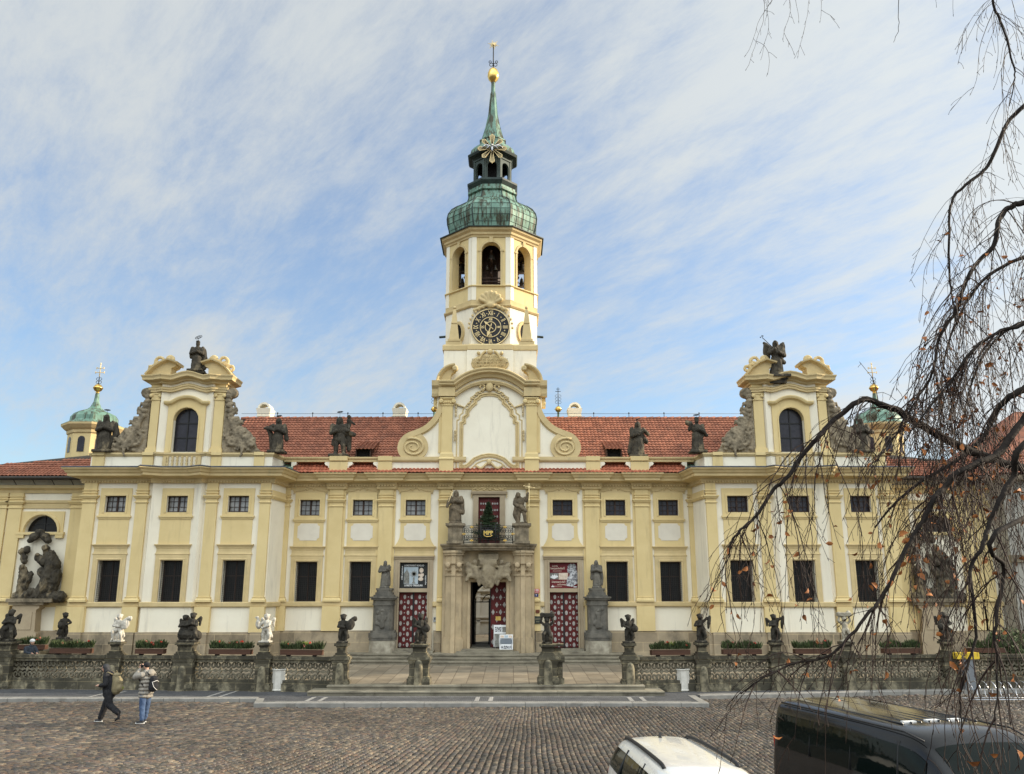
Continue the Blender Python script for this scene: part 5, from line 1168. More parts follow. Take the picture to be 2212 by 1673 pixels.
# bell frame with bells
mb = MB()
for z in (ZB+.9, ZB+1.75, at_-.35):
    for a in (0, 45, 90, 135): d = Vector((math.cos(R(a)), math.sin(R(a)), 0))*2.2; mb.tube([Vector((0, OY, z))-d, Vector((0, OY, z))+d], .07, 5)
for a in range(0, 360, 45): mb.tube([(1.2*math.cos(R(a)), OY+1.2*math.sin(R(a)), ZB), (1.2*math.cos(R(a)), OY+1.2*math.sin(R(a)), at_)], .07, 5)
for z in (ZB+.25, ZB+.45, ZB+.65): mb.box(-.6, .6, 1.35, 1.42, z, z+.05)
mb.lathe((0, OY, 0), [(.9, ZB), (.9, at_+.3)], 8, r8, False); fr_ = putt(mb, 'bell_frame', 'darkwood')
def bell(x, y, z, r):
    m_ = MB(); m_.lathe((x, y, z), [(.02, r*1.9), (r*.3, r*1.88), (r*.5, r*1.7), (r*.58, r*1.2), (r*.7, r*.6), (r*.92, r*.12), (r, 0), (r*.9, 0)], 14); m_.box(x-r*.15, x+r*.15, y-.03, y+.03, z+r*1.85, z+r*2.3); putt(m_, 'bell', 'bell', fr_)
for k in range(8):
    a = k*math.pi/4 - math.pi/2; d = Vector((math.cos(a), math.sin(a), 0)); s_ = Vector((-d.y, d.x, 0)); o = Vector((0, OY, 0))+d*1.75
    if k in (0, 1, 7, 2, 6):
        q = o; bell(q.x, q.y, at_-.75, .26)
        for e in (-1, 1): q = o+s_*.24*e; bell(q.x, q.y, ZB+1.25 if k == 0 else ZB+1.0, .13 if k == 0 else .17)
# oval openings of the clock stage with rims
for k in (-1, 1):
    mb = MB(); rim = MB()
    a = -math.pi/2+k*math.pi/4; T_ = Matrix.Translation((0, OY, 0)) @ Matrix.Rotation(k*math.pi/4, 4, 'Z')
    zc = 18.0; pts = [(.33*math.cos(R(i*18)), zc+.5*math.sin(R(i*18))) for i in range(20)]
    t = MB(); t.prism(pts[::-1], -ap-.015, -ap+.01); mb.add([tuple(T_ @ Vector(v)) for v in t.v], t.f)
    t = MB(); t.elev([(x*1.3, zc+(z-zc)*1.2) for x, z in pts][::-1], [(-.12, -ap), (-.1, -ap-.09), (.06, -ap-.09), (.09, -ap)], closed=True); rim.add([tuple(T_ @ Vector(v)) for v in t.v], t.f)
    putt(mb, 'oval_opening', 'black'); putt(rim, 'oval_frame', 'ochre')
# obelisks on the ledge
for e in (-1, 1):
    X = e*1.98; Y = .55; mb = MB(); mb.box(X-.42, X+.42, Y-.3, Y+.3, 17.0, 17.18); 
    for a, b, z0, z1 in ((.33, .25, 17.18, 17.3),): mb.box(X-a, X+a, Y-a, Y+a, z0, z1)
    zt = ZV(663, .5); mb.lathe((X, Y, 0), [(.38, 17.3), (.11, zt-.2), (.02, zt-.12)], 4, R(45), False); mb.plan([(X-.17, Y-.17), (X+.17, Y-.17)], [(0, zt-1.0), (.03, zt-1.0), (.03, zt-.95), (0, zt-.95)]); mb.ell((X, Y, zt-.05), .1, n=10, m_=6)
    putt(mb, 'obelisk', 'ochre')
# shell above the clock, stucco wings beside it
cy_ = OY-ap-.02; zc, rc = 18.11, 1.07
mb = MB()
for k in range(7): a = R(18+24*k); mb.cap((0, cy_-.1, ZS+.05), .1, (.62*math.cos(a), cy_-.2, ZS+.1+.62*math.sin(a)), .12, 8)
mb.ell((0, cy_-.14, ZS), (.28, .16, .2))
for e in (-1, 1):
    for k in range(9): mb.ell((e*(.35+.07*k), cy_-.12, ZS-.05-.03*k+.03*math.sin(k*2)), (.1, .09, .08), n=7, m_=5)
    for k in range(7): a = R(70-12*k); mb.ell((e*(1.2*math.cos(a)), cy_-.1, zc+1.2*math.sin(a)), (.09, .07, .09), n=7, m_=5)
organic(mb, .04, .01, 8, 1).build('shell_ornament', 'ochre', TW)
# clock
mb = MB(); n = 48; mb.prism([(rc*math.cos(2*math.pi*k/n), zc+rc*math.sin(2*math.pi*k/n)) for k in range(n)][::-1], cy_-.1, cy_); ck = putt(mb, 'clock_face', 'clockblack')
mb = MB()
def ring(r, w_, y): mb.elev([(r*math.cos(2*math.pi*k/48), zc+r*math.sin(2*math.pi*k/48)) for k in range(48)][::-1], [(-w_, y), (-w_, y-.03), (w_, y-.03), (w_, y)], closed=True)
yf = cy_-.1; ring(1.04, .025, yf); ring(.57, .018, yf); ring(.3, .02, yf)
RN = ['XII', 'I', 'II', 'III', 'IIII', 'V', 'VI', 'VII', 'VIII', 'IX', 'X', 'XI']
for i, t in enumerate(RN):
    a = R(90-30*i); u = Vector((math.cos(a), 0, math.sin(a))); s_ = Vector((math.sin(a), 0, -math.cos(a)))
    mb.text(t, .38, Vector((0, yf-.02, zc)) + u*.8, ux=s_, uz=u, xs=.5 if len(t) > 3 else .62, bold=.007)
    a2 = a-R(15); mb.ell((.8*math.cos(a2), yf-.02, zc+.8*math.sin(a2)), (.035, .02, .035), n=6, m_=4)
for t, a in (('XII', 90), ('III', 0), ('VI', -90), ('IX', 180)):
    a = R(a); u = Vector((math.cos(a), 0, math.sin(a))); s_ = Vector((math.sin(a), 0, -math.cos(a))); mb.text(t, .2, Vector((0, yf-.02, zc)) + u*.44, ux=s_, uz=u, xs=.8, bold=.008)
mb2 = mb; putt(mb, 'numeral_ring', 'goldpaint', ck)
mb = MB()
def hand(a, L_, w_, tip):
    a = R(a); u = Vector((math.cos(a), 0, math.sin(a))); s_ = Vector((-math.sin(a), 0, math.cos(a))); o = Vector((0, yf-.06, zc))
    pts = [-u*.2+s_*w_*.4, u*L_*.45+s_*w_*.5, u*L_*.62+s_*w_*tip, u*L_+s_*.0, u*L_*.62-s_*w_*tip, u*L_*.45-s_*w_*.5, -u*.2-s_*w_*.4]
    v = [o+p for p in pts]; v2 = [p+Vector((0, -.02, 0)) for p in v]; n = len(v); mb.add([tuple(p) for p in v+v2], [tuple(range(n)), tuple(range(n, 2*n))[::-1]] + [(i, (i+1) % n, n+(i+1) % n, n+i) for i in range(n)])
hand(-107, .6, .06, 1.6); hand(138, .5, .05, 1.4); putt(mb, 'clock_hand', 'goldpaint', ck)
mb = MB()
for k in range(6): mb.ell((.42*math.cos(R(40+25*k))*.9, yf-.08, zc+.5*math.sin(R(40+25*k))), (.06, .02, .04), n=6, m_=4)
# drainage spouts
mb = MB()
for e in (-1, 1): mb = MB(); mb.tube([(e*2.5, OY-.8, 18.15), (e*2.95, OY-1.0, 18.05)], .07, 8); putt(mb, 'spout', 'darkcopper')
# dome
z0 = ZE+.6
mb = MB(); dome = [(ap-.2, z0-.02), (ap-.17, z0+.1), (2.5, z0+.45), (2.6, z0+.85), (2.63, z0+1.2), (2.56, z0+1.55), (2.36, z0+1.88), (2.05, z0+2.14), (1.7, z0+2.32), (1.5, z0+2.45), (1.42, z0+2.7), (1.38, z0+2.9)]
oct(mb, dome); D = putt(mb, 'dome', 'copper')
mb = MB()
for k in range(8):           # standing seams along the ridges and across the sheets
    a = r8+k*math.pi/4; mb.tube([(r*K8*1.004*math.cos(a), OY+r*K8*1.004*math.sin(a), z) for r, z in dome], .035, 5)
    for f in (.25, .5, .75):
        b = a+math.pi/4; mb.tube([(r*K8*1.003*((1-f)*math.cos(a)+f*math.cos(b)), OY+r*K8*1.003*((1-f)*math.sin(a)+f*math.sin(b)), z) for r, z in dome[:-3]], .014, 4)
for (r, z) in dome[2:9]: mb.tube([(r*K8*1.003*math.cos(r8+k*math.pi/4), OY+r*K8*1.003*math.sin(r8+k*math.pi/4), z) for k in range(9)], .012, 4, smooth=False)
putt(mb, 'dome_seam', 'darkcopper', D)
zr = ZV(384, OY-1.45)        # lower lantern rim
mb = MB(); oct(mb, [(1.36, z0+2.8), (1.34, zr-.75), (1.46, zr-.68), (1.46, zr-.56), (1.36, zr-.5), (1.36, zr-.3)]); putt(mb, 'lantern_drum', 'copper')
mb = MB(); oct(mb, [(1.36, zr-.35), (1.5, zr-.12), (1.5, zr), (.6, zr+.05)]); oct(mb, [(1.1, zr-.2), (.6, zr)]); putt(mb, 'lantern_rim', 'darkcopper')
zl = ZV(322, OY-1.45)        # upper rim
ZL0, ZL1 = zr+.03, zl-.25; la = 1.12; lf = 2*la*math.tan(R(22.5)); lw = lf*.3; la_t = ZL1-.35
L1 = MB(); L2 = MB()
for k in range(8):
    T_ = Matrix.Translation((0, OY, 0)) @ Matrix.Rotation(k*math.pi/4, 4, 'Z')
    t = MB(); t.holes(-lf/2, lf/2, ZL0, ZL1, [(-lw, lw, ZL0+.05, la_t)], -la, .14); spandrels(t, 0, lw, la_t-lw, -la, .14); L1.add([tuple(T_ @ Vector(v)) for v in t.v], t.f)
    t = MB(); t.box(-lf/2, -lf/2+.1, -la-.03, -la, ZL0, ZL1); t.box(lf/2-.1, lf/2, -la-.03, -la, ZL0, ZL1); t.box(-lf/2, lf/2, -la-.05, -la, ZL1-.16, ZL1-.06); L2.add([tuple(T_ @ Vector(v)) for v in t.v], t.f)
M['palecopper'] = mat('grey_green_copper', (.075, .1, .085), (.035, .05, .042), .6, 2, 6, .2, 8)
putt(L1, 'lantern', 'palecopper'); putt(L2, 'lantern_strip', 'palecopper')
mb = MB(); oct(mb, [(.5, ZL0), (.5, ZL1)]); putt(mb, 'lantern_core', 'black')
mb = MB(); oct(mb, [(la, ZL1-.05), (la+.1, ZL1+.05), (1.45, zl-.12), (1.5, zl), (1.45, zl+.08), (1.2, zl+.14)]); putt(mb, 'lantern_eave', 'darkcopper')
mb = MB(); oct(mb, [(1.3, zl+.08), (1.34, zl+.2), (1.28, zl+.42), (1.1, zl+.66), (.9, zl+.85), (.78, zl+.95), (.76, zl+1.15), (.7, zl+1.2)]); putt(mb, 'lantern_cap', 'copper')
zs2 = zl+1.15; zn = ZV(204, OY); ztb = ZV(176, OY)
mb = MB(); sp2 = [(.8, zs2), (.8, zs2+.08), (.66, zs2+.16), (.45, zs2+1.0), (.28, zs2+1.9), (.16, zn), (.13, zn+.15), (.12, ztb)]; oct(mb, sp2)
for k in range(8): a = r8+k*math.pi/4; mb.tube([(r*K8*math.cos(a), OY+r*K8*math.sin(a), z) for r, z in sp2[2:6]], .02, 4)
putt(mb, 'spire', 'copper')
mb = MB(); e0, e1 = ztb-.1, ZV(147, OY); h = e1-e0; mb.lathe((0, OY, e0), [(.05, 0), (.14, .0), (.16, .06*h), (.3, .2*h), (.36, .38*h), (.35, .6*h), (.26, .84*h), (.12, .97*h), (.02, h)], 18); fb = putt(mb, 'gilded_orb', 'gold')
mb = MB(); zt = ZV(97, OY); mb.tube([(0, OY, e1-.05), (0, OY, zt)], .035, 6)
for e in (-1, 1):
    for (x, z, r) in ((.13, .22, .11), (.2, .42, .08)): mb.tube([(e*(x+r*math.cos(R(a))), OY, e1+z+r*math.sin(R(a))) for a in range(-170, 170, 28)], .022, 5)
putt(mb, 'scrollwork', 'iron', fb)
mb = MB()
for k in range(12):
    a = R(k*30+15); L_ = .42 if k % 2 else .28; u = Vector((math.cos(a), 0, math.sin(a))); s_ = Vector((-u.z, 0, u.x)); o = Vector((0, OY, zt))
    mb.add([tuple(o+s_*.05+Vector((0,-.03,0))), tuple(o-s_*.05+Vector((0,-.03,0))), tuple(o+u*L_), tuple(o+s_*.05+Vector((0,.03,0))), tuple(o-s_*.05+Vector((0,.03,0)))], [(0,1,2), (4,3,2), (0,2,3), (1,4,2)])
mb.ell((0, OY, zt), .09, n=10, m_=6); putt(mb, 'star', 'goldpaint', fb)
# gilded sunburst with dove on the lantern
mb = MB(); zc2 = ZV(322, OY-1.55); y = OY-1.62
for k in range(8):
    a = R(90+45*k); L_ = .98 if k % 2 == 0 else .86; L_ = .9 if k in (2, 6) else L_
    for j in (-2, -1, 0, 1, 2):
        b = a+R(j*4.2); u = Vector((math.cos(b), 0, math.sin(b))); s_ = Vector((-u.z, 0, u.x)); o = Vector((0, y, zc2)); l2 = L_*(1-.05*abs(j)); 
        v = [o+u*.16+s_*.02, o+u*l2*.92+s_*.042, o+u*l2, o+u*l2*.92-s_*.042, o+u*.16-s_*.02]; v2 = [p+Vector((0, .04, 0)) for p in v]
        mb.add([tuple(p) for p in v+v2], [(4,3,2,1,0), (5,6,7,8,9)] + [(i, (i+1) % 5, 5+(i+1) % 5, 5+i) for i in range(5)])
mb.tube([(0, y+.03, zc2), (0, OY-1.0, zc2)], .04, 6); sb = putt(mb, 'sunburst', 'goldpaint')
mb = MB(); mb.ell((0, y-.06, zc2-.05), (.07, .06, .2)); mb.ell((0, y-.1, zc2+.17), .065)
for e in (-1, 1): mb.cap((0, y-.06, zc2+.05), .05, (e*.38, y-.05, zc2+.2), .06, 7); mb.cap((e*.38, y-.05, zc2+.2), .06, (e*.6, y-.05, zc2+.02), .03, 7); mb.cap((e*.2, y-.05, zc2+.1), .05, (e*.35, y-.05, zc2-.05), .02, 6)
putt(mb, 'dove', 'silver', sb)
# ---------------------------------------------------------------- statues
def V3(*a): return Vector(a)
def sculpt(root, name, mb, mname, vox=.03, folds=.012, fs=9, seed=0, fz=.3, z0=-9, z1=99, label=None, smooth=2):
    o = organic(mb, vox, folds, fs, seed, fz, z0, z1, smooth).build(name, mname, root, local=True)
    if label: o['label'] = label
    return o
def saint(label, loc, h, mname, rz=0, lean=.0, la=((-.2, .0, .8), (-.22, -.06, .6), (-.03, -.17, .64)), ra=((.2, .0, .8), (.23, -.06, .6), (.04, -.17, .66)), head=(0, -.02, .93),
          hat=False, hood=False, hair=False, beard=False, cloak=(), legs=False, halo=None, wings=False, extra=None, base=(.24, .2, .07), seed=1, name='saint_statue', group=None, wid=1.0, vox=.03, cat='statue'):
    """robed baroque saint; coordinates are fractions of the height"""
    T = thing(name, label, cat, loc, rz, group); m_ = MB(); q = h
    def c(a, r0, b, r1): m_.cap(Vector(a)*q, r0*q, Vector(b)*q, r1*q, 9)
    def e(p, r, rot=None): m_.ell(Vector(p)*q, tuple(x*q for x in r), rot, 12, 8)
    L = lean; b0 = base[2]
    if legs:
        c((-.09, -.02, b0+.03), .045, (-.08+L*.2, -.03, .3), .06); c((-.08+L*.2, -.03, .3), .06, (-.06+L*.6, 0, .5), .085)
        c((.11, -.04, b0+.03), .045, (.1+L*.2, -.07, .28), .06); c((.1+L*.2, -.07, .28), .06, (.06+L*.6, -.01, .5), .085)
        c((-.1, -.07, b0+.02), .035, (-.1, -.13, b0+.01), .03); c((.12, -.1, b0+.02), .035, (.13, -.16, b0+.01), .03)
        e((L*.5, 0, .44), (.15*wid, .11, .1))
    else:
        e((0, .0, b0+.03), (.17*wid, .13, .07)); c((-.05, 0, b0+.06), .11*wid, (-.02+L*.5, 0, .45), .115*wid); c((.07, -.02, b0+.05), .1*wid, (.03+L*.5, -.02, .45), .11*wid)
        c((.07, -.07, .3), .055, (.05, -.05, .42), .06); c((.08, -.1, b0+.03), .045, (.07, -.07, .3), .055)
    e((L*.8, 0, .53), (.135*wid, .1, .1)); e((L, 0, .68), (.15*wid, .105, .13)); e((L, .005, .77), (.15*wid, .085, .06))
    hx, hy, hz = head; hx += L
    c((L, 0, .8), .055, (hx, hy, hz-.04), .045); e((hx, hy, hz), (.058, .066, .076))
    e((hx, hy-.06, hz-.01), (.014, .02, .018)); e((hx, hy-.045, hz-.045), (.03, .025, .02))
    if beard: c((hx, hy-.04, hz-.05), .035, (hx, hy-.05, hz-.105), .02)
    if hair:
        for s_ in (-1, 1): c((hx+s_*.045, hy+.01, hz+.01), .03, (hx+s_*.06, hy+.02, hz-.1), .03)
        e((hx, hy+.015, hz+.02), (.06, .06, .06))
    if hood: e((hx, hy+.02, hz+.01), (.07, .065, .08)); c((hx, hy+.03, hz-.02), .075, (L, .03, .8), .11)
    if hat: m_.box((hx-.05)*q, (hx+.05)*q, (hy-.05)*q, (hy+.05)*q, (hz+.05)*q, (hz+.1)*q); e((hx, hy, hz+.055), (.062, .065, .02))
    for arm in (la, ra):
        s_, el, ha = [Vector((a[0]*.84, a[1], a[2]-.01)) + V3(L, 0, 0) for a in arm]
        c(s_, .055, el, .05); c(el, .052, ha, .04); e(ha, (.027, .03, .03))
        for k in range(5):        # fingers
            d = V3((k-2)*.011, -.012, -.02 + (.008 if k in (0, 4) else 0)); c(ha, .012, ha+d*1.6, .008)
    for a, r0, b, r1 in cloak: c(a, r0, b, r1)
    for s_ in ((-1, 1) if wings else ()):
        c((s_*.06+L, .08, .76), .05, (s_*.2+L, .12, .92), .05); c((s_*.2+L, .12, .92), .055, (s_*.25+L, .13, .98), .035)
        for k in range(5): c((s_*(.12+.03*k)+L, .12, .88+.01*k), .04, (s_*(.16+.028*k)+L, .13, .5+.05*k), .028)
    m_.box(-base[0]*q, base[0]*q, -base[1]*q, base[1]*q, 0, base[2]*q)
    sculpt(T, 'figure', m_, mname, vox*h/2*.8, .019*h/1.8, 12/h*1.6, seed*3.7, .22, .1*h, smooth=1)
    if halo:
        hb = MB(); x, y, z = hx*q, hy*q, (hz+halo[0])*q; r = halo[1]; ti = halo[2]
        hb.tube([(x, y, (hz+.06)*q), (x, y, z)], .008, 4)
        hb.tube([(x+r*math.cos(a), y+r*math.sin(a), z+ti*r*math.cos(a)) for a in [2*math.pi*i/16 for i in range(17)]], .014, 5)
        for k in range(6): a = k*math.pi/3; hb.ell((x+r*.5*math.cos(a), y+r*.5*math.sin(a), z+ti*r*.5*math.cos(a)), (.035, .035, .015), n=6, m_=4)
        hb.build('halo', 'iron', T, local=True)
    if extra: extra(T, q, L)
    return T
PP = lambda a, b, c: (Vector(a), Vector(b), Vector(c))
def attic(u, vb, vt, Y=-1.65, z=None):
    X = at(u, vb, Y)[0]; zb = 10.75 if z is None else z; zt = at(u, vt, Y)[1]
    return (X, Y, zb), zt-zb
YA = Y2 = -1.65
loc, h = attic(224, 978, 897); saint('dark bearded attic saint at the far left, arms folded, beside the copper turret', loc, h, 'atticstone', lean=-.02, beard=True, hair=True, halo=(.2, .14, .0), wid=1.2,
    cloak=(((.2, .04, .75), .07, (.25, .06, .45), .09), ((.25, .06, .45), .09, (.12, .05, .2), .08), ((-.2, .03, .6), .06, (-.17, .05, .3), .07)), seed=1)
def stand2(T, q, L): pass
zt2 = ZV(803, -1.9); loc = (at(422, 803, -1.9)[0], -1.8, zt2); saint('dark saint in a square cap on a black plinth, crowning the left pavilion', loc, (ZV(746, -1.8)-zt2)*1.12, 'atticstone', lean=-.01, hat=True, halo=(.22, .16, .5), wid=1.15,
    cloak=(((.18, .04, .72), .07, (.25, .04, .35), .08), ((.25, .04, .35), .08, (.24, .03, .12), .06), ((-.2, .0, .7), .05, (-.19, 0, .5), .06)), seed=2)
mb = MB(); X = loc[0]; mb.box(X-.42, X+.42, -2.0, -1.45, zt2-.3, zt2); mb.box(X-.5, X+.5, -2.06, -1.4, zt2-.1, zt2-.03)
mb.v = [(x+15.33, y, z) for x, y, z in mb.v]; putL(mb, 'statue_plinth', 'atticstone', PL)
loc, h = attic(598, 982, 905, -1.5); saint('attic saint with cloak flung out left, between left pavilion window and tiled roof', (loc[0], -1.5, 10.76), h, 'atticstone', lean=.0, hair=True, halo=(.14, .13, .2), wid=1.1,
    la=PP((-.18, 0, .8), (-.3, -.03, .72), (-.1, -.16, .64)), cloak=(((-.16, .03, .76), .07, (-.42, .04, .72), .03), ((-.3, .04, .7), .06, (-.2, .05, .5), .07), ((-.2, .05, .5), .07, (-.16, .05, .15), .07), ((.2, 0, .7), .06, (.24, .03, .4), .06)), seed=3)
def child(T, q, L):
    m_ = MB(); x, z = .2*q, .8*q; m_.ell((x, -.05*q, z+.2*q), (.052*q,)*3); m_.cap((x, 0, z), .06*q, (x, -.03*q, z+.12*q), .055*q); m_.cap((x+.04*q, 0, z+.1*q), .03*q, (x+.14*q, 0, z+.02*q), .025*q); m_.cap((x, -.02*q, z), .045*q, (x+.03*q, -.12*q, z-.1*q), .03*q); m_.cap((x, 0, z), .05*q, (x-.08*q, 0, z-.1*q), .06*q)
    sculpt(T, 'child', m_, 'atticstone', .022, .005, 9, 4)
loc, h = attic(733, 988, 902, -.05, 10.76); saint('attic saint with bare knees carrying a child on his shoulder, between tower and left pavilion', loc, h, 'atticstone', lean=-.03, legs=True, beard=True, hair=True, halo=(.2, .15, .15), wid=1.15,
    ra=PP((.19, 0, .8), (.24, -.08, .66), (.3, -.12, .66)), cloak=(((.12, .0, .62), .08, (.34, -.02, .56), .05), ((.2, .03, .6), .07, (.22, .04, .2), .05), ((-.12, .02, .4), .09, (-.16, .02, .34), .06), ((.1, .02, .4), .09, (.12, .02, .33), .06)), seed=4, extra=child)
loc, h = attic(1378, 990, 912, -.05, 10.76); saint('attic saint woman turning with one elbow out, first statue right of the tower', loc, h, 'atticstone', lean=.02, hair=True, halo=(.14, .14, .5), wid=1.1,
    ra=PP((.18, 0, .79), (.33, -.02, .66), (.2, -.14, .74)), cloak=(((.1, .02, .6), .1, (.25, .03, .45), .06), ((.1, .03, .4), .09, (.08, .04, .15), .1), ((-.12, .03, .55), .09, (-.2, .04, .15), .08)), seed=5)
loc, h = attic(1508, 983, 905, -1.5); saint('attic saint in a cap shouldering a big book, second statue right of the tower', (loc[0], -1.5, 10.76), h, 'atticstone', lean=.0, hat=True, halo=(.17, .14, .05), wid=1.1,
    la=PP((-.18, 0, .8), (-.26, -.05, .68), (-.2, -.12, .84)), cloak=(((-.2, -.04, .84), .08, (-.28, -.03, .88), .06), ((.15, .03, .6), .08, (.28, .04, .52), .05), ((.1, .02, .5), .09, (-.04, .03, .2), .1)), seed=6)
zt3 = ZV(816, -1.9); loc = (at(1680, 816, -1.9)[0], -1.8, zt3)
def lance(T, q, L):
    m_ = MB(); a = V3(-.08, -.12, .78)*q; b = V3(-.36, -.14, 1.06)*q; m_.tube([a, b], .018, 6)
    for d in ((0, .07), (-.08, .0), (.05, .07)): m_.ell(b+V3(d[0], 0, d[1]), .035, n=6, m_=4)
    m_.build('cross_staff', 'iron', T, local=True)
saint('black winged angel with a cross staff, crowning the right pavilion', loc, (ZV(747, -1.8)-zt3)*1.14, 'atticstone', lean=.02, wings=True, hair=True, wid=1.0,
    la=PP((-.16, 0, .8), (-.24, -.08, .66), (-.08, -.14, .76)), cloak=(((.1, 0, .5), .08, (.22, .02, .42), .05), ((.02, .04, .4), .1, (-.08, .03, .15), .1)), seed=7, name='angel_statue', extra=lance, base=(.3, .22, .07))
mb = MB(); X = loc[0]; mb.box(X-.42, X+.42, -2.0, -1.45, zt3-.3, zt3); mb.box(X-.5, X+.5, -2.06, -1.4, zt3-.1, zt3-.03); mb.v = [(-(x-15.33), y, z) for x, y, z in mb.v]; putR(mb, 'statue_plinth', 'atticstone', PR)
loc, h = attic(1866, 985, 905); saint('dark attic saint at the far right end, half hidden by branches before the turret', loc, h, 'atticstone', lean=.0, beard=True, hair=True, wid=1.15,
    cloak=(((.15, -.03, .62), .06, (.3, -.06, .6), .05), ((.18, .04, .6), .08, (.14, .05, .2), .08), ((-.2, .03, .75), .06, (-.2, .05, .3), .09)), seed=8)
# two saints on the balcony pedestals
def staff1(T, q, L):
    m_ = MB(); a = V3(-.27, -.1, .52)*q; b = V3(-.1, -.08, .98)*q; m_.tube([a, b], .022, 6); m_.ell(b, .035, n=6, m_=4); m_.ell(b+V3(-.1, 0, -.02), .03, n=6, m_=4); m_.build('golden_staff', 'goldpaint', T, local=True)
zp = 7.28; X = at(986, 1137, -.72)[0]; hB = ZV(1061, -.72)-zp
saint('brown bearded saint with golden staff on the left balcony pedestal', (-1.66, -.78, zp), hB, 'statue_brown', lean=.0, hair=True, beard=True, wid=1.1, base=(.19, .16, .05),
    la=PP((-.18, 0, .8), (-.26, -.05, .64), (-.3, -.12, .52)), ra=PP((.18, 0, .8), (.22, -.08, .66), (-.04, -.17, .69)), cloak=(((.16, 0, .7), .09, (.2, -.02, .35), .08), ((-.06, -.06, .45), .08, (.14, -.08, .35), .07), ((-.12, .02, .5), .08, (-.14, .02, .12), .07)), extra=staff1, seed=9, vox=.024)
def staff2(T, q, L):
    m_ = MB(); a = V3(.24, -.14, .06)*q; b = V3(.24, -.14, 1.12)*q; m_.tube([a, b], .022, 6); m_.tube([b+V3(-.26, 0, .08), b+V3(.26, 0, -.02)], .02, 6)
    for d in ((-.26, .08), (.26, -.02), (0, .16)): m_.ell(b+V3(d[0], 0, d[1]), .04, n=6, m_=4)
    m_.tube([b, b+V3(0, 0, .16)], .02, 6); m_.ell(b, (.07, .04, .07), n=8, m_=5); m_.build('golden_cross', 'goldpaint', T, local=True)
saint('brown saint leaning forward with a tall golden cross on the right balcony pedestal', (1.66, -.78, zp), hB*.97, 'statue_brown', lean=-.05, legs=True, hair=True, wid=1.0, head=(-.06, -.06, .9), base=(.19, .16, .05),
    ra=PP((.17, 0, .8), (.24, -.06, .72), (.3, -.14, .95)), la=PP((-.16, 0, .78), (-.2, -.06, .62), (-.08, -.15, .55)), cloak=(((-.12, 0, .55), .1, (-.2, -.02, .3), .08), ((-.2, -.02, .3), .08, (-.12, 0, .12), .08), ((0, -.08, .5), .07, (.12, -.1, .4), .06)), extra=staff2, seed=10, vox=.024)
# two saints on tall pedestals beside the side doors
def tallped(X, label, gname):
    T = thing('tall_pedestal', label, 'pedestal', (X, -.62, .7)); m_ = MB()
    def blk(w_, d, z0, z1): m_.prism([(-w_, .35), (-w_, -d*.6), (-w_*.72, -d), (w_*.72, -d), (w_, -d*.6), (w_, .35)], z0, z1, 'xy')
    blk(.62, .55, 0, .95); m_.build('base', 'palestone', T, local=True)
    m_ = MB(); blk(.64, .57, .95, 1.08); blk(.66, .6, 1.08, 1.3); blk(.58, .52, 1.3, 1.4); blk(.48, .45, 1.4, 2.6); blk(.52, .48, 2.6, 2.68); blk(.5, .46, 2.68, 2.86); blk(.6, .54, 2.86, 2.94); blk(.66, .6, 2.94, 3.02)
    blk(.5, .44, 3.02, 3.1); blk(.42, .36, 3.1, 3.22); blk(.36, .32, 3.22, 3.34); blk(.4, .34, 3.34, 3.42)
    m_.build('shaft', 'greystone', T, local=True)
    m_ = MB(); m_.cap((0, -.44, 1.6), .12, (0, -.45, 2.2), .1); m_.ell((0, -.46, 2.36), .09)
    for k in range(10): m_.ell((rng.uniform(-.26, .26), -.45, rng.uniform(1.5, 2.5)), (.09, .05, .12))
    organic(m_, .03, .01, 9, X).build('relief', 'greystone', T, local=True); return T
XF = [at(830, 1295, -.62)[0], at(1290, 1295, -.62)[0]]; XF = [-6.0, 6.0] if False else XF
tallped(XF[0], 'tall grey carved pedestal left of the left side door', 0); tallped(XF[1], 'tall grey carved pedestal right of the right side door', 1)
hF = ZV(1212, -.65)-4.12
def babe(T, q, L):
    m_ = MB(); m_.ell((.16*q, -.14*q, .82*q), .045*q); m_.cap((.14*q, -.13*q, .77*q), .045*q, (.08*q, -.14*q, .66*q), .05*q); m_.cap((.16*q, -.14*q, .75*q), .022*q, (.25*q, -.18*q, .77*q), .018*q); m_.cap((.08*q, -.15*q, .66*q), .035*q, (-.02*q, -.17*q, .62*q), .025*q)
    sculpt(T, 'child', m_, 'greystone', .02, .003, 9, 4)
saint('grey monk holding a child on the tall pedestal left of the left side door', (XF[0], -.65, 4.12), hF, 'greystone', lean=.0, beard=True, hood=False, hair=False, wid=1.0, base=(.17, .15, .06),
    la=PP((-.18, 0, .79), (-.24, -.06, .62), (-.02, -.17, .64)), ra=PP((.17, 0, .8), (.2, -.08, .68), (.13, -.17, .72)), cloak=(((.1, 0, .55), .1, (.12, .02, .15), .1), ((0, 0, .86), .07, (0, .02, .76), .1)), extra=babe, seed=11, vox=.024)
saint('grey hooded woman saint on the tall pedestal right of the right side door', (XF[1], -.65, 4.12), hF, 'greystone', lean=-.01, hood=True, wid=.95, base=(.17, .15, .06),
    la=PP((-.16, 0, .79), (-.21, -.06, .64), (-.01, -.16, .68)), ra=PP((.16, 0, .79), (.21, -.06, .62), (.05, -.16, .66)), cloak=(((-.14, .03, .8), .07, (-.18, .03, .35), .06), ((.14, .03, .78), .07, (.2, .0, .4), .05), ((.2, 0, .4), .05, (.17, 0, .14), .05)), seed=12, vox=.024)
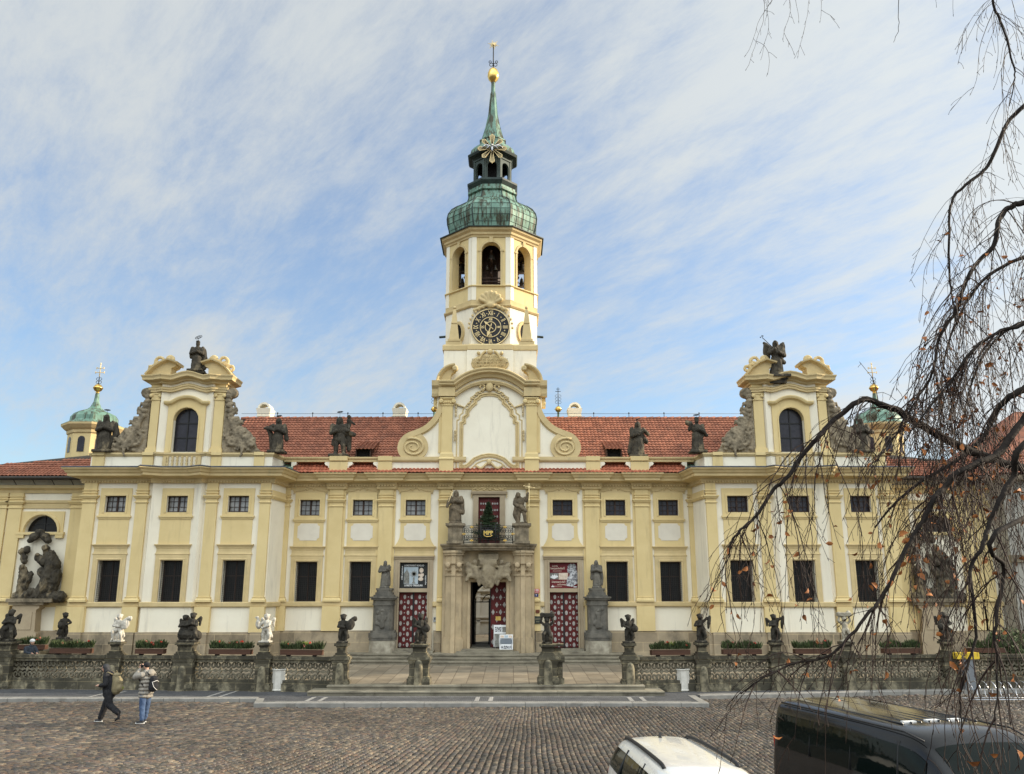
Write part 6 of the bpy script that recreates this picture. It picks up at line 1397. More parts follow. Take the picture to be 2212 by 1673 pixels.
# ---------------------------------------------------------------- putti on the balustrade piers
def putto_shape(q, pose=0, held='shield', side=1, wings=True):
    m_ = MB(); s = side
    def c(a, r0, b, r1): m_.cap(V3(a[0]*s, a[1], a[2])*q, r0*q, V3(b[0]*s, b[1], b[2])*q, r1*q, 8)
    def e(p, r, rot=None): m_.ell(V3(p[0]*s, p[1], p[2])*q, tuple(x*q for x in r), rot, 10, 7)
    e((0, -.02, .87), (.095, .1, .1)); e((0, -.12, .86), (.02, .02, .02)); e((0, .0, .92), (.1, .09, .07)); c((0, 0, .8), .05, (0, 0, .7), .07)
    for k in range(7): a = k*.9; e((.075*math.cos(a), .02+.06*math.sin(a), .93), (.045, .045, .04))
    c((0, 0, .68), .12, (.02, -.01, .5), .115); e((.02, -.01, .47), (.14, .12, .1))
    if pose == 0:      # standing
        c((-.06, -.02, .44), .085, (-.1, -.05, .26), .06); c((-.1, -.05, .26), .06, (-.09, 0, .08), .045); c((-.09, -.02, .07), .04, (-.1, -.1, .06), .03)
        c((.1, -.02, .44), .085, (.15, -.1, .28), .06); c((.15, -.1, .28), .06, (.12, -.04, .08), .045); c((.12, -.05, .07), .04, (.13, -.13, .06), .03)
    else:              # seated on a rock
        e((0, .05, .2), (.2, .16, .2)); c((-.06, -.05, .42), .085, (-.13, -.2, .36), .065); c((-.13, -.2, .36), .06, (-.11, -.17, .12), .045); c((-.11, -.18, .1), .04, (-.12, -.25, .09), .03)
        c((.1, -.05, .42), .085, (.16, -.19, .3), .06); c((.16, -.19, .3), .06, (.17, -.14, .1), .045)
    c((0, .1, .42), .1, (.03, .08, .12), .11); c((.1, .06, .4), .06, (.2, .02, .2), .05)
    if wings:
        for w_ in (-1, 1): c((w_*.08, .1, .68), .05, (w_*.22, .14, .8), .055); c((w_*.22, .14, .8), .055, (w_*.2, .14, .56), .035)
    if held == 'shield':
        e((.26, -.12, .62), (.16, .06, .19), (0, .25, .2)); c((.12, 0, .7), .05, (.2, -.1, .55), .042); c((-.12, 0, .7), .05, (-.16, -.1, .56), .045); c((-.16, -.1, .56), .042, (.06, -.16, .54), .035); c((.26, -.1, .76), .06, (.38, -.06, .84), .07); e((.42, -.06, .82), (.07, .06, .09))
    elif held == 'bird':
        e((-.26, -.1, .62), (.1, .1, .17), (0, -.2, 0)); c((-.27, -.1, .75), .05, (-.3, -.12, .86), .045); c((-.3, -.12, .87), .04, (-.37, -.14, .85), .02); c((-.12, 0, .7), .05, (-.24, -.12, .56), .04); c((.13, 0, .7), .05, (.14, -.12, .58), .045); c((.14, -.12, .58), .042, (-.1, -.18, .5), .035)
    elif held == 'drum':
        e((.2, -.16, .5), (.12, .1, .12)); c((.13, 0, .7), .05, (.24, -.08, .58), .045); c((-.13, 0, .7), .05, (-.2, -.08, .6), .045); c((-.2, -.08, .6), .04, (-.02, -.17, .52), .035)
    elif held == 'basket':
        c((-.12, 0, .7), .05, (-.24, -.02, .8), .045); c((-.24, -.02, .8), .045, (-.18, -.03, .98), .04); c((.12, 0, .7), .05, (.24, -.02, .8), .045); c((.24, -.02, .8), .045, (.18, -.03, .98), .04); m_.box(-.26*q, .28*q, -.1*q, .12*q, .98*q, 1.12*q); e((.2, 0, 1.12), (.08, .08, .07)); e((-.18, 0, 1.1), (.07, .07, .05))
    elif held == 'fish':
        c((-.12, 0, .7), .05, (-.2, -.06, .58), .045); c((-.2, -.06, .58), .042, (-.02, -.14, .6), .035); c((.12, 0, .72), .05, (.24, -.06, .84), .042); c((.24, -.06, .84), .04, (.34, -.06, .86), .035); c((.34, -.06, .88), .05, (.3, -.06, .68), .07); c((.3, -.06, .68), .07, (.28, -.04, .5), .04)
    elif held == 'scroll':
        c((-.13, 0, .7), .05, (-.24, -.06, .56), .045); c((-.24, -.06, .56), .04, (-.3, -.1, .74), .035); c((-.3, -.1, .74), .045, (-.32, -.1, .5), .045); c((.13, 0, .7), .05, (.2, -.08, .56), .045); c((.2, -.08, .56), .042, (.06, -.17, .58), .035); c((.3, -.08, .5), .05, (.36, -.08, .3), .07); c((.36, -.08, .3), .07, (.34, -.06, .12), .05)
    elif held == 'cloth':
        c((-.13, 0, .7), .05, (-.18, -.1, .56), .045); c((-.18, -.1, .56), .04, (0, -.16, .6), .035); c((.13, 0, .7), .05, (.18, -.08, .56), .045); c((.18, -.08, .56), .04, (0, -.16, .62), .035); c((-.12, .05, .6), .08, (-.24, .04, .3), .1); c((-.24, .04, .3), .1, (-.12, .02, .1), .1)
    m_.box(-.2*q, .2*q, -.17*q, .17*q, 0, .06*q); return m_
def putto(label, X, Y, z, h, mname, pose, held, side=1, rz=0, wings=True, seed=0, two=False):
    T = thing('putto_statue', label, 'statue', (X, Y, z), rz); m_ = putto_shape(h/.97, pose, held, side, wings)
    if two:
        b = putto_shape(h/.97*.92, 0, 'cloth', -side, True); m_.add([(x-.34, y+.06, zz) for x, y, zz in b.v], b.f); m_.cap((-.3, .05, .3), .22, (.2, .05, .25), .2); m_.v = [(x+.14, y, zz) for x, y, zz in m_.v]
    sculpt(T, 'figure', m_, mname, .02, .008, 12, seed, .6, .1, smooth=1); return T
M['bollard'] = mat('mossy_bollard_stone', (.25, .215, .14), (.07, .062, .042), .85, 2.6, 7, .4, 14, lo=.4, hi=.58)
def by(x):
    a = abs(x); P_ = [(5.5, -8.85), (8.7, -8.35), (11.95, -8.02), (15.4, -7.75), (20, -7.35), (26, -6.8)]
    for (x0, y0), (x1, y1) in zip(P_[:-1], P_[1:]):
        if a <= x1: return y0 + (y1-y0)*(a-x0)/(x1-x0)
    return -6.8
ZR = 1.44
def pier(X, Y, label, w_=.28, zb=.12, rz=0, double=0, up=.5, mname='balstone', group='stone piers of the balustrade'):
    T = thing('balustrade_pier', label, 'pier', (X, Y, zb), rz, group); q = ZR-zb; m_ = MB()
    def blk(a, z0, z1, top=None):
        m_.box(-a, a, -a*.9, a*.9, z0, z1)
    m_.prism([(-w_-.08, w_*.9+.08), (-w_-.08, -w_*.9-.08), (w_+.08, -w_*.9-.08), (w_+.08, w_*.9+.08)], -.05, .22, 'xy'); blk(w_+.04, .22, .3); blk(w_, .3, q-.24); blk(w_+.03, q-.24, q-.19); blk(w_+.09, q-.1, q+.0); blk(w_+.05, q-.19, q-.1); blk(w_+.05, q, q+.03)
    if double:
        m_.box(w_-.05, w_+.3, -.1, w_*.9, -.05, .2); m_.box(w_-.05, w_+.24, -.05, w_*.8, .2, q-.19); m_.box(w_-.05, w_+.32, -.12, w_*.9, q-.19, q+.02)
    m_.build('die', mname, T, local=True); m_ = MB(); m_.lathe((0, -w_*.9, 0), [(.2, 0), (.18, .1), (.17, .35), (.16, .7), (.14, .84), (.09, .92), (.02, .95)], 14, caps=False); m_.build('bollard', 'bollard', T, local=True)
    if up:
        m_ = MB(); z = q+.02; a = w_-.06
        for da, z0, z1 in ((.05, 0, .07), (0, .07, .14), (-.05, .14, up-.16), (-.02, up-.16, up-.1), (.05, up-.1, up)): m_.box(-a-da, a+da, -a*.9-da, a*.9+da, z+z0, z+z1)
        if double:
            for da, z0, z1 in ((.05, 0, .07), (0, .07, .14), (-.05, .14, up-.16), (.05, up-.1, up)): m_.box(a-.05, a+.3+da, -.05-da, a*.8+da, z+z0-.002, z+z1-.002)
        m_.build('pedestal', mname, T, local=True)
    return T
def tracery(L_):
    """open stone scrollwork between the piers"""
    m_ = MB(); n = max(2, round(L_/.42)); p = L_/n; z0, z1 = .0, .62; y = 0
    for i in range(n):
        cx = (i+.5)*p
        for sg in (1, -1):
            for up in (1, -1):
                pts = []
                for j in range(13):
                    a = R(-100+j*30); r = .125*(1-j/20); pts.append((cx+sg*(.1+r*math.cos(a)*.85), y, .31+up*(.2+r*math.sin(a)*1.0*(-1))))
                m_.tube(pts, .04, 5)
        m_.prism([(cx-.07, .31), (cx, .42), (cx+.07, .31), (cx, .2)], -.05, .05); m_.prism([(cx-p/2, .25), (cx-p/2+.12, .31), (cx-p/2, .37)], -.05, .05); m_.prism([(cx+p/2, .25), (cx+p/2, .37), (cx+p/2-.12, .31)], -.05, .05)
        m_.ell((cx+p/2-.002, 0, .5), (.055, .05, .07), n=8, m_=5); m_.ell((cx+p/2-.002, 0, .12), (.055, .05, .07), n=8, m_=5)
    m_.box(0, L_, -.03, .03, .29, .33); return m_
M['tracery'] = mat('tracery_stone', (.21, .185, .13), (.075, .066, .045), .85, 2.2, 8, .4, 14)
def section(A, B, label, zb=.12):
    A = Vector(A); B = Vector(B); d = B-A; L_ = d.length; a = math.atan2(d.y, d.x); T = thing('balustrade_section', label, 'balustrade', (A.x, A.y, zb), a, 'openwork balustrade sections'); q = ZR-zb
    m_ = MB(); m_.box(0, L_, -.2, .2, -.08, .3); m_.box(0, L_, -.16, .16, .3, .42); m_.build('base_wall', 'balstone', T, local=True)
    m_ = MB(); m_.box(0, L_, -.15, .15, q-.24, q-.14); m_.box(0, L_, -.22, .22, q-.12, q-.03); m_.box(0, L_, -.18, .18, q-.14, q-.005); m_.build('rail', 'balstone', T, local=True)
    t = tracery(L_); t.v = [(x, y, z*(q-.66)/.62+.42) for x, y, z in t.v]; t.build('tracery', 'tracery', T, local=True); return T
def bx(u, v=1440):
    X = 0
    for _ in range(6): X = at(u, v, by(X))[0]
    return X
pu = {15: None}
PXS = {u: bx(u) for u in (10, 248, 401, 570, 737, 1360, 1517, 1678, 1832, 2050)}
names = {10: 'pier at the left picture edge under the dark kneeling putto', 248: 'pier under the new white seated putto', 401: 'wide pier under the dark pair of putti', 570: 'pier under the bright white putto with a bird', 737: 'sunlit corner pier at the left of the terrace steps',
         1360: 'corner pier at the right of the terrace steps', 1517: 'first pier right of the steps corner, near the right litter bin', 1678: 'second pier right of the steps corner, partly behind twigs', 1832: 'pier under the pale basket putto behind twigs', 2050: 'last pier at the right beside the yellow sign'}
for u, X in PXS.items(): pier(X, by(X), names[u]+'', .4 if u in (401, 10) else .28, zb=.12 if u not in (737, 1360) else .3)
ks = sorted(PXS); ends = [(-30, by(-26))]
def sec(u0, u1, label):
    a = PXS[u0] if u0 in PXS else u0; b = PXS[u1] if u1 in PXS else u1; wa = .4 if u0 in (401, 10) else .28; wb = .4 if u1 in (401, 10) else .28
    section((a+wa, by(a)), (b-wb, by(b)), label)
sec(-27, 10, 'balustrade section running out of the picture at the left'); sec(10, 248, 'long balustrade section at the left behind the walking backpacker'); sec(248, 401, 'balustrade section behind the photographer in the grey jacket'); sec(401, 570, 'balustrade section left of the left litter bin'); sec(570, 737, 'balustrade section behind the left litter bin')
sec(1360, 1517, 'balustrade section behind the right litter bin'); sec(1517, 1678, 'balustrade section right of the right litter bin'); sec(1678, 1832, 'balustrade section behind the hanging twig tips'); sec(1832, 2050, 'long balustrade section behind the thick low branch'); sec(2050, 28, 'balustrade section running out of the picture at the right')
# free-standing piers between steps and terrace
PA = pier(gr(905, 1478, .43)[0], -8.85, 'free standing pier with relief left on the terrace edge', .37, .43, 0, 0, .48); PB = pier(gr(1184, 1478, .43)[0], -8.85, 'free standing double pier right on the terrace edge', .34, .43, 0, 1, .48)
# return of the balustrade to the chapel at the far left with its own pier
XR0 = at(133, 1400, -3.6)[0]; pier(XR0, -3.6, 'farther pier near the left chapel wall under a slim dark putto', .34, .5, 0, 0, .4)
section((PXS[10]+.3, by(PXS[10])+.4), (XR0-.2, -3.9), 'balustrade return running back towards the left chapel')
def pz(u, v): X = PXS[u]; return ZR+.02+.5
zP = ZR+.02+.5; H0 = 1.12
putto('dark crouching putto at the left picture edge', PXS[10], by(PXS[10]), zP, 1.25, 'darkstone', 1, 'cloth', 1, 0, True, 1)
putto('slim dark putto seen from the side near the left chapel', XR0, -3.6, .5+.94+.42, 1.15, 'darkstone', 0, 'drum', -1, .9, False, 2)
putto('new white stone putto seated with a round shield', PXS[248], by(PXS[248]), zP, 1.08, 'whitestone', 1, 'shield', 1, 0, True, 3)
putto('dark pair of embracing putti on the wide pier', PXS[401], by(PXS[401]), zP, 1.14, 'darkstone', 0, 'cloth', 1, 0, True, 4, True)
putto('bright white stone putto holding a bird', PXS[570], by(PXS[570]), zP, 1.1, 'whitestone', 0, 'bird', 1, -.1, True, 5)
putto('dark putto with a curved horn on the left corner pier of the steps', PXS[737], by(PXS[737]), zP, 1.1, 'darkstone', 0, 'shield', 1, .15, False, 6)
putto('dark winged putto with a raised cloth, left on the terrace edge', gr(905, 1478, .43)[0], -8.85, 1.93, 1.15, 'darkstone', 1, 'drum', 1, .2, True, 7)
putto('dark putto group carrying a box on its shoulders, right on the terrace edge', gr(1184, 1478, .43)[0]-.02, -8.85, 1.93, 1.02, 'darkstone', 1, 'basket', 1, -.1, False, 8)
putto('dark standing putto with small wings on the right corner pier of the steps', PXS[1360], by(PXS[1360]), zP, 1.08, 'darkstone', 0, 'drum', 1, .1, True, 9)
putto('dark putto holding up a fish beside the first twigs', PXS[1517], by(PXS[1517]), zP, 1.1, 'darkstone', 0, 'fish', 1, 0, False, 10)
putto('dark winged putto half covered by the twigs', PXS[1678], by(PXS[1678]), zP, 1.08, 'darkstone', 0, 'fish', 1, .1, True, 11)
putto('pale grey putto lifting a basket behind the twigs', PXS[1832], by(PXS[1832]), zP, 1.0, 'palestone', 0, 'basket', 1, 0, False, 12)
putto('dark crouching putto on the last pier at the right', PXS[2050], by(PXS[2050]), zP, 1.15, 'darkstone', 1, 'drum', -1, 0, True, 13)
# ---------------------------------------------------------------- relief groups on the chapel walls
def relief(side, label):
    X0 = at(84, 1290, .5)[0]; X = X0*(1 if side < 0 else -1) if side < 0 else 22.9
    T = thing('sculpture_group', label, 'sculpture', (X, .7, 0), 0); W_ = lambda u, v: (at(u, v, .5)[0]-X0, at(u, v, .5)[1])
    m_ = MB()
    for (a, r0, b, r1) in (((35, 1290), 10, (130, 1290), 12), ((45, 1285), 10, (52, 1250), 11), ((52, 1250), 11, (50, 1232), 8), ((60, 1255), 6, (66, 1240), 5), ((82, 1290), 13, (100, 1262), 14), ((100, 1262), 14, (115, 1222), 15), ((115, 1222), 15, (108, 1200), 11), ((95, 1215), 9, (82, 1205), 7),
                            ((120, 1240), 12, (112, 1272), 11), ((100, 1200), 6, (100, 1187), 7), ((90, 1235), 9, (100, 1250), 9)):
        pa = W_(*a); pb = W_(*b); k = .0243; yy = -.18
        m_.cap((pa[0], yy, pa[1]), r0*k, (pb[0], yy, pb[1]), r1*k, 9)
    for (u, v, r) in ((50, 1226, 6), (100, 1184, 6.5), (83, 1200, 4), (70, 1280, 9), (60, 1286, 8)): p = W_(u, v); m_.ell((p[0], -.3, p[1]), r*.0243)
    organic(m_, .03, .035, 7, 3+side, .6, smooth=1).build('figures', 'atticstone', T, local=True)
    m_ = MB()
    for (u, v, r) in ((70, 1160, 10), (82, 1152, 11), (95, 1160, 10), (62, 1168, 6), (100, 1167, 8)): p = W_(u, v); m_.ell((p[0], -.05, p[1]), (r*.0243, .16, r*.0243*.85))
    organic(m_, .035, .03, 7, 8, .8).build('cloud', 'atticstone', T, local=True)
    m_ = MB()
    for (u, v, r) in ((45, 1192, 8), (54, 1188, 8), (48, 1205, 7), (49, 1213, 6)): p = W_(u, v); m_.ell((p[0], -.05, p[1]), (r*.0243, .16, r*.0243))
    organic(m_, .035, .03, 7, 5, .8).build('cloud', 'atticstone', T, local=True)
    zt = W_(0, 1296)[1]; m_ = MB(); a = W_(35, 1340)[0]; b = W_(77, 1340)[0]; c_, w_ = (a+b)/2, (b-a)/2+.12
    m_.box(c_-w_-.35, c_+w_+.75, -.55, .2, zt-.12, zt+.06); m_.box(c_-w_-.25, c_+w_+.3, -.45, .2, zt-.25, zt-.12); m_.build('shelf', 'brownstone', T, local=True)
    m_ = MB(); m_.prism([(c_-w_*1.1, .6), (c_-w_*1.1, 1.9), (c_-w_*.95, 2.0), (c_-w_*.85, zt-.5), (c_-w_*1.1, zt-.4), (c_-w_*1.1, zt-.25), (c_+w_*1.1, zt-.25), (c_+w_*1.1, zt-.4), (c_+w_*.85, zt-.5), (c_+w_*.95, 2.0), (c_+w_*1.1, 1.9), (c_+w_*1.1, .6)][::-1], -.35, .2)
    m_.box(c_-w_*.6, c_+w_*.6, -.38, -.35, 2.1, zt-.6); m_.build('pedestal', 'door_stone', T, local=True)
relief(-1, 'dark stone group of a kneeling figure before a seated woman on the left chapel wall'); relief(1, 'dark stone figure group on the right chapel wall behind the branches')
# ---------------------------------------------------------------- small things around the doors and on the balustrade
def flatpoly(mb, pts, y, t=.004): mb.prism(pts, y, y+t)
# posters above the side doors
T = thing('poster', 'black exhibition poster with three pictures above the left side door', 'poster', (-3.78, .1, 4.13)); y = .08
mb = MB(); mb.box(-4.49, -3.07, y, y+.05, 4.13, 5.39); M['postblack'] = mat('poster_black', (.022, .022, .02), (.03, .03, .028), .5, 4); mb.build('board', 'postblack', T)
M['paleblue'] = mat('printed_sky_blue', (.34, .42, .47), (.45, .5, .52), .5, 3); M['print_grey'] = mat('printed_grey', (.12, .12, .10), (.3, .29, .26), .5, 9); M['print_cream'] = mat('printed_cream', (.72, .62, .5), (.55, .42, .32), .5, 10)
px = lambda x: -4.49+(x-435)/395*1.42
pz_ = lambda z: 5.39-(z-178)/352*1.26
q = y-.004; mb = MB(); flatpoly(mb, [(px(490), pz_(475)), (px(490), pz_(240)), (px(690), pz_(240)), (px(690), pz_(475))][::-1], q); mb.build('picture', 'paleblue', T)
mb = MB(); flatpoly(mb, [(px(a), pz_(b)) for a, b in ((492, 470), (568, 470), (566, 330), (560, 318), (548, 300), (538, 285), (534, 262), (528, 262), (524, 285), (512, 300), (498, 318), (492, 330))], q-.005)
flatpoly(mb, [(px(a), pz_(b)) for a, b in ((600, 468), (660, 468), (650, 455), (640, 440), (642, 400), (635, 380), (622, 380), (616, 400), (618, 440), (610, 455))], q-.005)
for k in range(18):
    a = R(k*20); c = (px(630), pz_(335)); r = .19 if k % 2 else .24; flatpoly(mb, [(c[0]+.03*math.cos(a+1.5), c[1]+.03*math.sin(a+1.5)), (c[0]-.03*math.cos(a+1.5), c[1]-.03*math.sin(a+1.5)), (c[0]+r*math.cos(a), c[1]+r*math.sin(a))], q-.007)
mb.build('picture', 'print_grey', T)
mb = MB()
for cx_, cz_, rx, rz_ in ((735, 285, 30, 34), (738, 355, 24, 30), (728, 405, 36, 26), (705, 350, 14, 18), (760, 345, 10, 20)): flatpoly(mb, [(px(cx_+rx*math.cos(R(k*24))), pz_(cz_+rz_*math.sin(R(k*24)))) for k in range(15)], q-.004-.001*(rx % 5))
mb.build('picture', 'print_cream', T)
mb = MB(); mb.text('LORETÁNSKÝ POKLAD', .115, (px(632), q-.004, pz_(219)), xs=.84, bold=.003); mb.text('LORETO TREASURE', .115, (px(628), q-.004, pz_(495)), xs=.92, bold=.003)
mb.text('stálá expozice', .105, (px(463), q-.004, pz_(322)), ux=(0,0,1), uz=(-1,0,0), xs=1.15, bold=.002); mb.text('exposition', .1, (px(795), q-.004, pz_(420)), ux=(0,0,1), uz=(-1,0,0), xs=1.1, bold=.002); mb.build('lettering', 'signwhite', T)
T = thing('poster', 'dark red exhibition poster with a silver bust above the right side door', 'poster', (3.78, .1, 4.13))
M['postred'] = mat('poster_red', (.15, .012, .016), (.12, .01, .014), .5, 4)
mb = MB(); mb.box(3.07, 4.49, y, y+.05, 4.13, 5.39); mb.build('board', 'postred', T)
px = lambda x: 3.07+(x-1592)/220*1.42
pz_ = lambda z: 5.39-(z-690)/198*1.26
mb = MB(); flatpoly(mb, [(px(a), pz_(b)) for a, b in ((1595, 820), (1664, 820), (1664, 770), (1595, 770))], q); mb.build('picture', 'print_grey', T)
mb = MB(); flatpoly(mb, [(px(a), pz_(b)) for a, b in ((1666, 822), (1735, 822), (1740, 770), (1666, 770))], q-.001); mb.build('picture', 'print_cream', T)
mb = MB(); flatpoly(mb, [(px(a), pz_(b)) for a, b in ((1598, 800), (1600, 806), (1630, 818), (1662, 800), (1655, 790), (1650, 795), (1645, 782), (1640, 795), (1632, 780), (1626, 793), (1618, 782), (1610, 796))], q-.004); flatpoly(mb, [(px(1606), pz_(881)), (px(1630), pz_(881)), (px(1628), pz_(872)), (px(1622), pz_(872)), (px(1618), pz_(862)), (px(1614), pz_(872)), (px(1608), pz_(872))], q-.001)
flatpoly(mb, [(px(1780), pz_(882)), (px(1806), pz_(882)), (px(1806), pz_(875)), (px(1780), pz_(875))], q-.001); mb.build('picture', 'signwhite', T)
mb = MB(); bust = [(1726, 870), (1770, 878), (1812, 850), (1812, 770), (1806, 745), (1802, 710), (1790, 700), (1760, 699), (1742, 708), (1736, 722), (1738, 735), (1730, 745), (1736, 752), (1736, 765), (1750, 772), (1752, 790), (1735, 805), (1728, 830)]
flatpoly(mb, [(px(a), pz_(b)) for a, b in bust], q-.006); M['silverprint'] = mat('printed_silver', (.6, .6, .6), (.16, .16, .17), .5, 9, 7, lo=.42, hi=.56); mb.build('picture', 'silverprint', T)
mb = MB()
for t, s_, a, b, xs in (('Loreta', .12, 1637, 716, .9), ('Dientzenhoferů', .15, 1652, 735, .82), ('Dientzenhofeři', .14, 1664, 840, .82), ('od Lorety', .12, 1688, 860, .9)): mb.text(t, s_, (px(a), q-.008, pz_(b)), xs=xs, bold=.002)
for z in (752, 758, 872, 877): mb.box(px(1620), px(1690), q-.004, q-.002, pz_(z)-.006, pz_(z)+.002)
mb.build('lettering', 'print_cream', T)
# number plates and plaques on the pilaster right of the portal
def plate(name, label, u0, u1, v0, v1, Y, m_, txt=None, ts=.1, tm='signwhite', t=.03, extra=None):
    x0, z1 = at(u0, v0, Y); x1, z0 = at(u1, v1, Y); T = thing(name, label, 'sign', ((x0+x1)/2, Y, (z0+z1)/2)); mb = MB(); mb.box(x0, x1, Y-t, Y, z0, z1); mb.build('plate', m_, T)
    if txt:
        mb = MB()
        for s_, dz, sz in txt: mb.text(s_, sz, ((x0+x1)/2, Y-t-.004, (z0+z1)/2+dz), bold=.004)
        mb.build('lettering', tm, T)
    return T
plate('number_plate', 'red house number plate reading 100 right of the portal', 1152.4, 1165, 1272.4, 1281.6, -.14, 'red', [('100', .035, .15), ('HRADČANY', -.06, .04)])
plate('number_plate', 'small blue number plate reading 7 under the red one', 1153.8, 1163, 1283, 1290.4, -.14, 'blue', [('7', 0, .15)])
plate('metal_plaque', 'small brown square plaque above the dark nameplate', 1157.5, 1165.5, 1317.5, 1325, -.24, 'rust')
M['bronze'] = mat('dark_bronze_plate', (.05, .055, .045), (.035, .04, .032), .5, 5, metallic=.3); M['bronzetext'] = mat('worn_lettering', (.22, .2, .13), (.16, .15, .1), .5, 5)
plate('metal_plaque', 'dark bronze nameplate reading LORETA', 1152.9, 1170.6, 1331.7, 1347.7, -.26, 'bronze', [('LORETA', .04, .1), ('PRAHA', -.08, .06)], tm='bronzetext')
T = plate('intercom', 'small steel intercom box beside the left side door', 936.5, 941.8, 1333.5, 1344, -.02, 'silver'); T['category'] = 'intercom'
mb = MB(); X, Z = at(939.2, 1337, -.05); mb.box(X-.03, X+.03, -.056, -.052, Z-.05, Z+.05); mb.build('screen', 'black', T)
# information boards in the doorway
def board(label, x, y, z, w_, h, tilt, cols):
    T = thing('information_board', label, 'sign board', (x, y, z)); s_ = math.sin(tilt); c_ = math.cos(tilt)
    def rot(mb): mb.v = [(a, b*c_+zz*s_, zz*c_-b*s_) for a, b, zz in mb.v]; return mb
    m_ = MB(); m_.box(-w_/2, w_/2, 0, .02, .08, h); m_.box(-w_/2-.015, w_/2+.015, .021, .03, .065, h+.015); rot(m_).build('panel', 'signwhite', T, local=True)
    m_ = MB()
    for sx in (-1, 1): m_.box(sx*w_*.42-.012, sx*w_*.42+.012, .031, .05, 0, .5*h); m_.tube([(sx*w_*.42, .04, h*.8), (sx*w_*.42, .3, 0)], .012, 5)
    m_.build('stand', 'silver', T, local=True)
    for (a, b, c, d, mm) in cols: m_ = MB(); m_.box(-w_/2+a*w_, -w_/2+b*w_, -.004, -.001, .08+c*(h-.08), .08+d*(h-.08)); rot(m_).build('picture', mm, T, local=True)
    return T
M['printslate'] = mat('printed_slate', (.13, .15, .17), (.16, .18, .2), .5, 4); M['skyline'] = mat('printed_skyline', (.05, .05, .05), (.6, .6, .6), .5, 22, 7, lo=.45, hi=.55)
board('white information board with blue and grey panels on the portal steps', at(1093.5, 1400, -1.1)[0], -1.15, 1.16, .62, .76, .12, [(.04, .32, .8, .97, 'print_cream'), (.36, .64, .8, .97, 'paleblue'), (.68, .96, .8, .97, 'print_cream'), (.02, .98, .36, .77, 'printslate'), (.06, .94, .04, .26, 'skyline')])
board('taller picture board on an easel just behind the white board', at(1084, 1395, -.5)[0], -.3, 1.24, .78, 1.1, .1, [(.05, .48, .68, .92, 'skyline'), (.52, .95, .68, .92, 'print_grey'), (.02, .98, .0, .6, 'print_grey'), (.3, .5, .1, .5, 'signwhite')])
# Christmas tree on the balcony
T = thing('christmas_tree', 'small dark fir tree standing on the balcony before the red door', 'tree', (0, -.78, 6.29)); mb = MB(); mb.tube([(0, 0, 0), (0, 0, 2.25)], [.04, .008], 6); mb.build('trunk', 'darkwood', T, local=True)
M['fir'] = mat('fir_needles', (.022, .042, .016), (.035, .055, .02), .7, 6, rand=.4); mb = MB()
for k in range(260):
    t = rng.random()**.8; z = .15+1.9*t; L_ = (1.0*(1-t)**1.3+.07)*rng.uniform(.7, 1.15); a = rng.uniform(0, 6.28); d = Vector((math.cos(a), math.sin(a)*.55, 0)); o = Vector((0, 0, z))
    for j in range(7):
        p = o+d*L_*(j+.5)/7+Vector((0, 0, -.08*L_*j/7+.12*(j/7)**2*L_))
        for e in range(8):
            s_ = Vector((rng.uniform(-1, 1), rng.uniform(-1, 1), rng.uniform(-.5, .9)))*.1; w_ = s_.orthogonal().normalized()*.018; mb.add([tuple(p-w_), tuple(p+w_), tuple(p+s_)], [(0,1,2)])
mb.build('crown', 'fir', T, local=True)
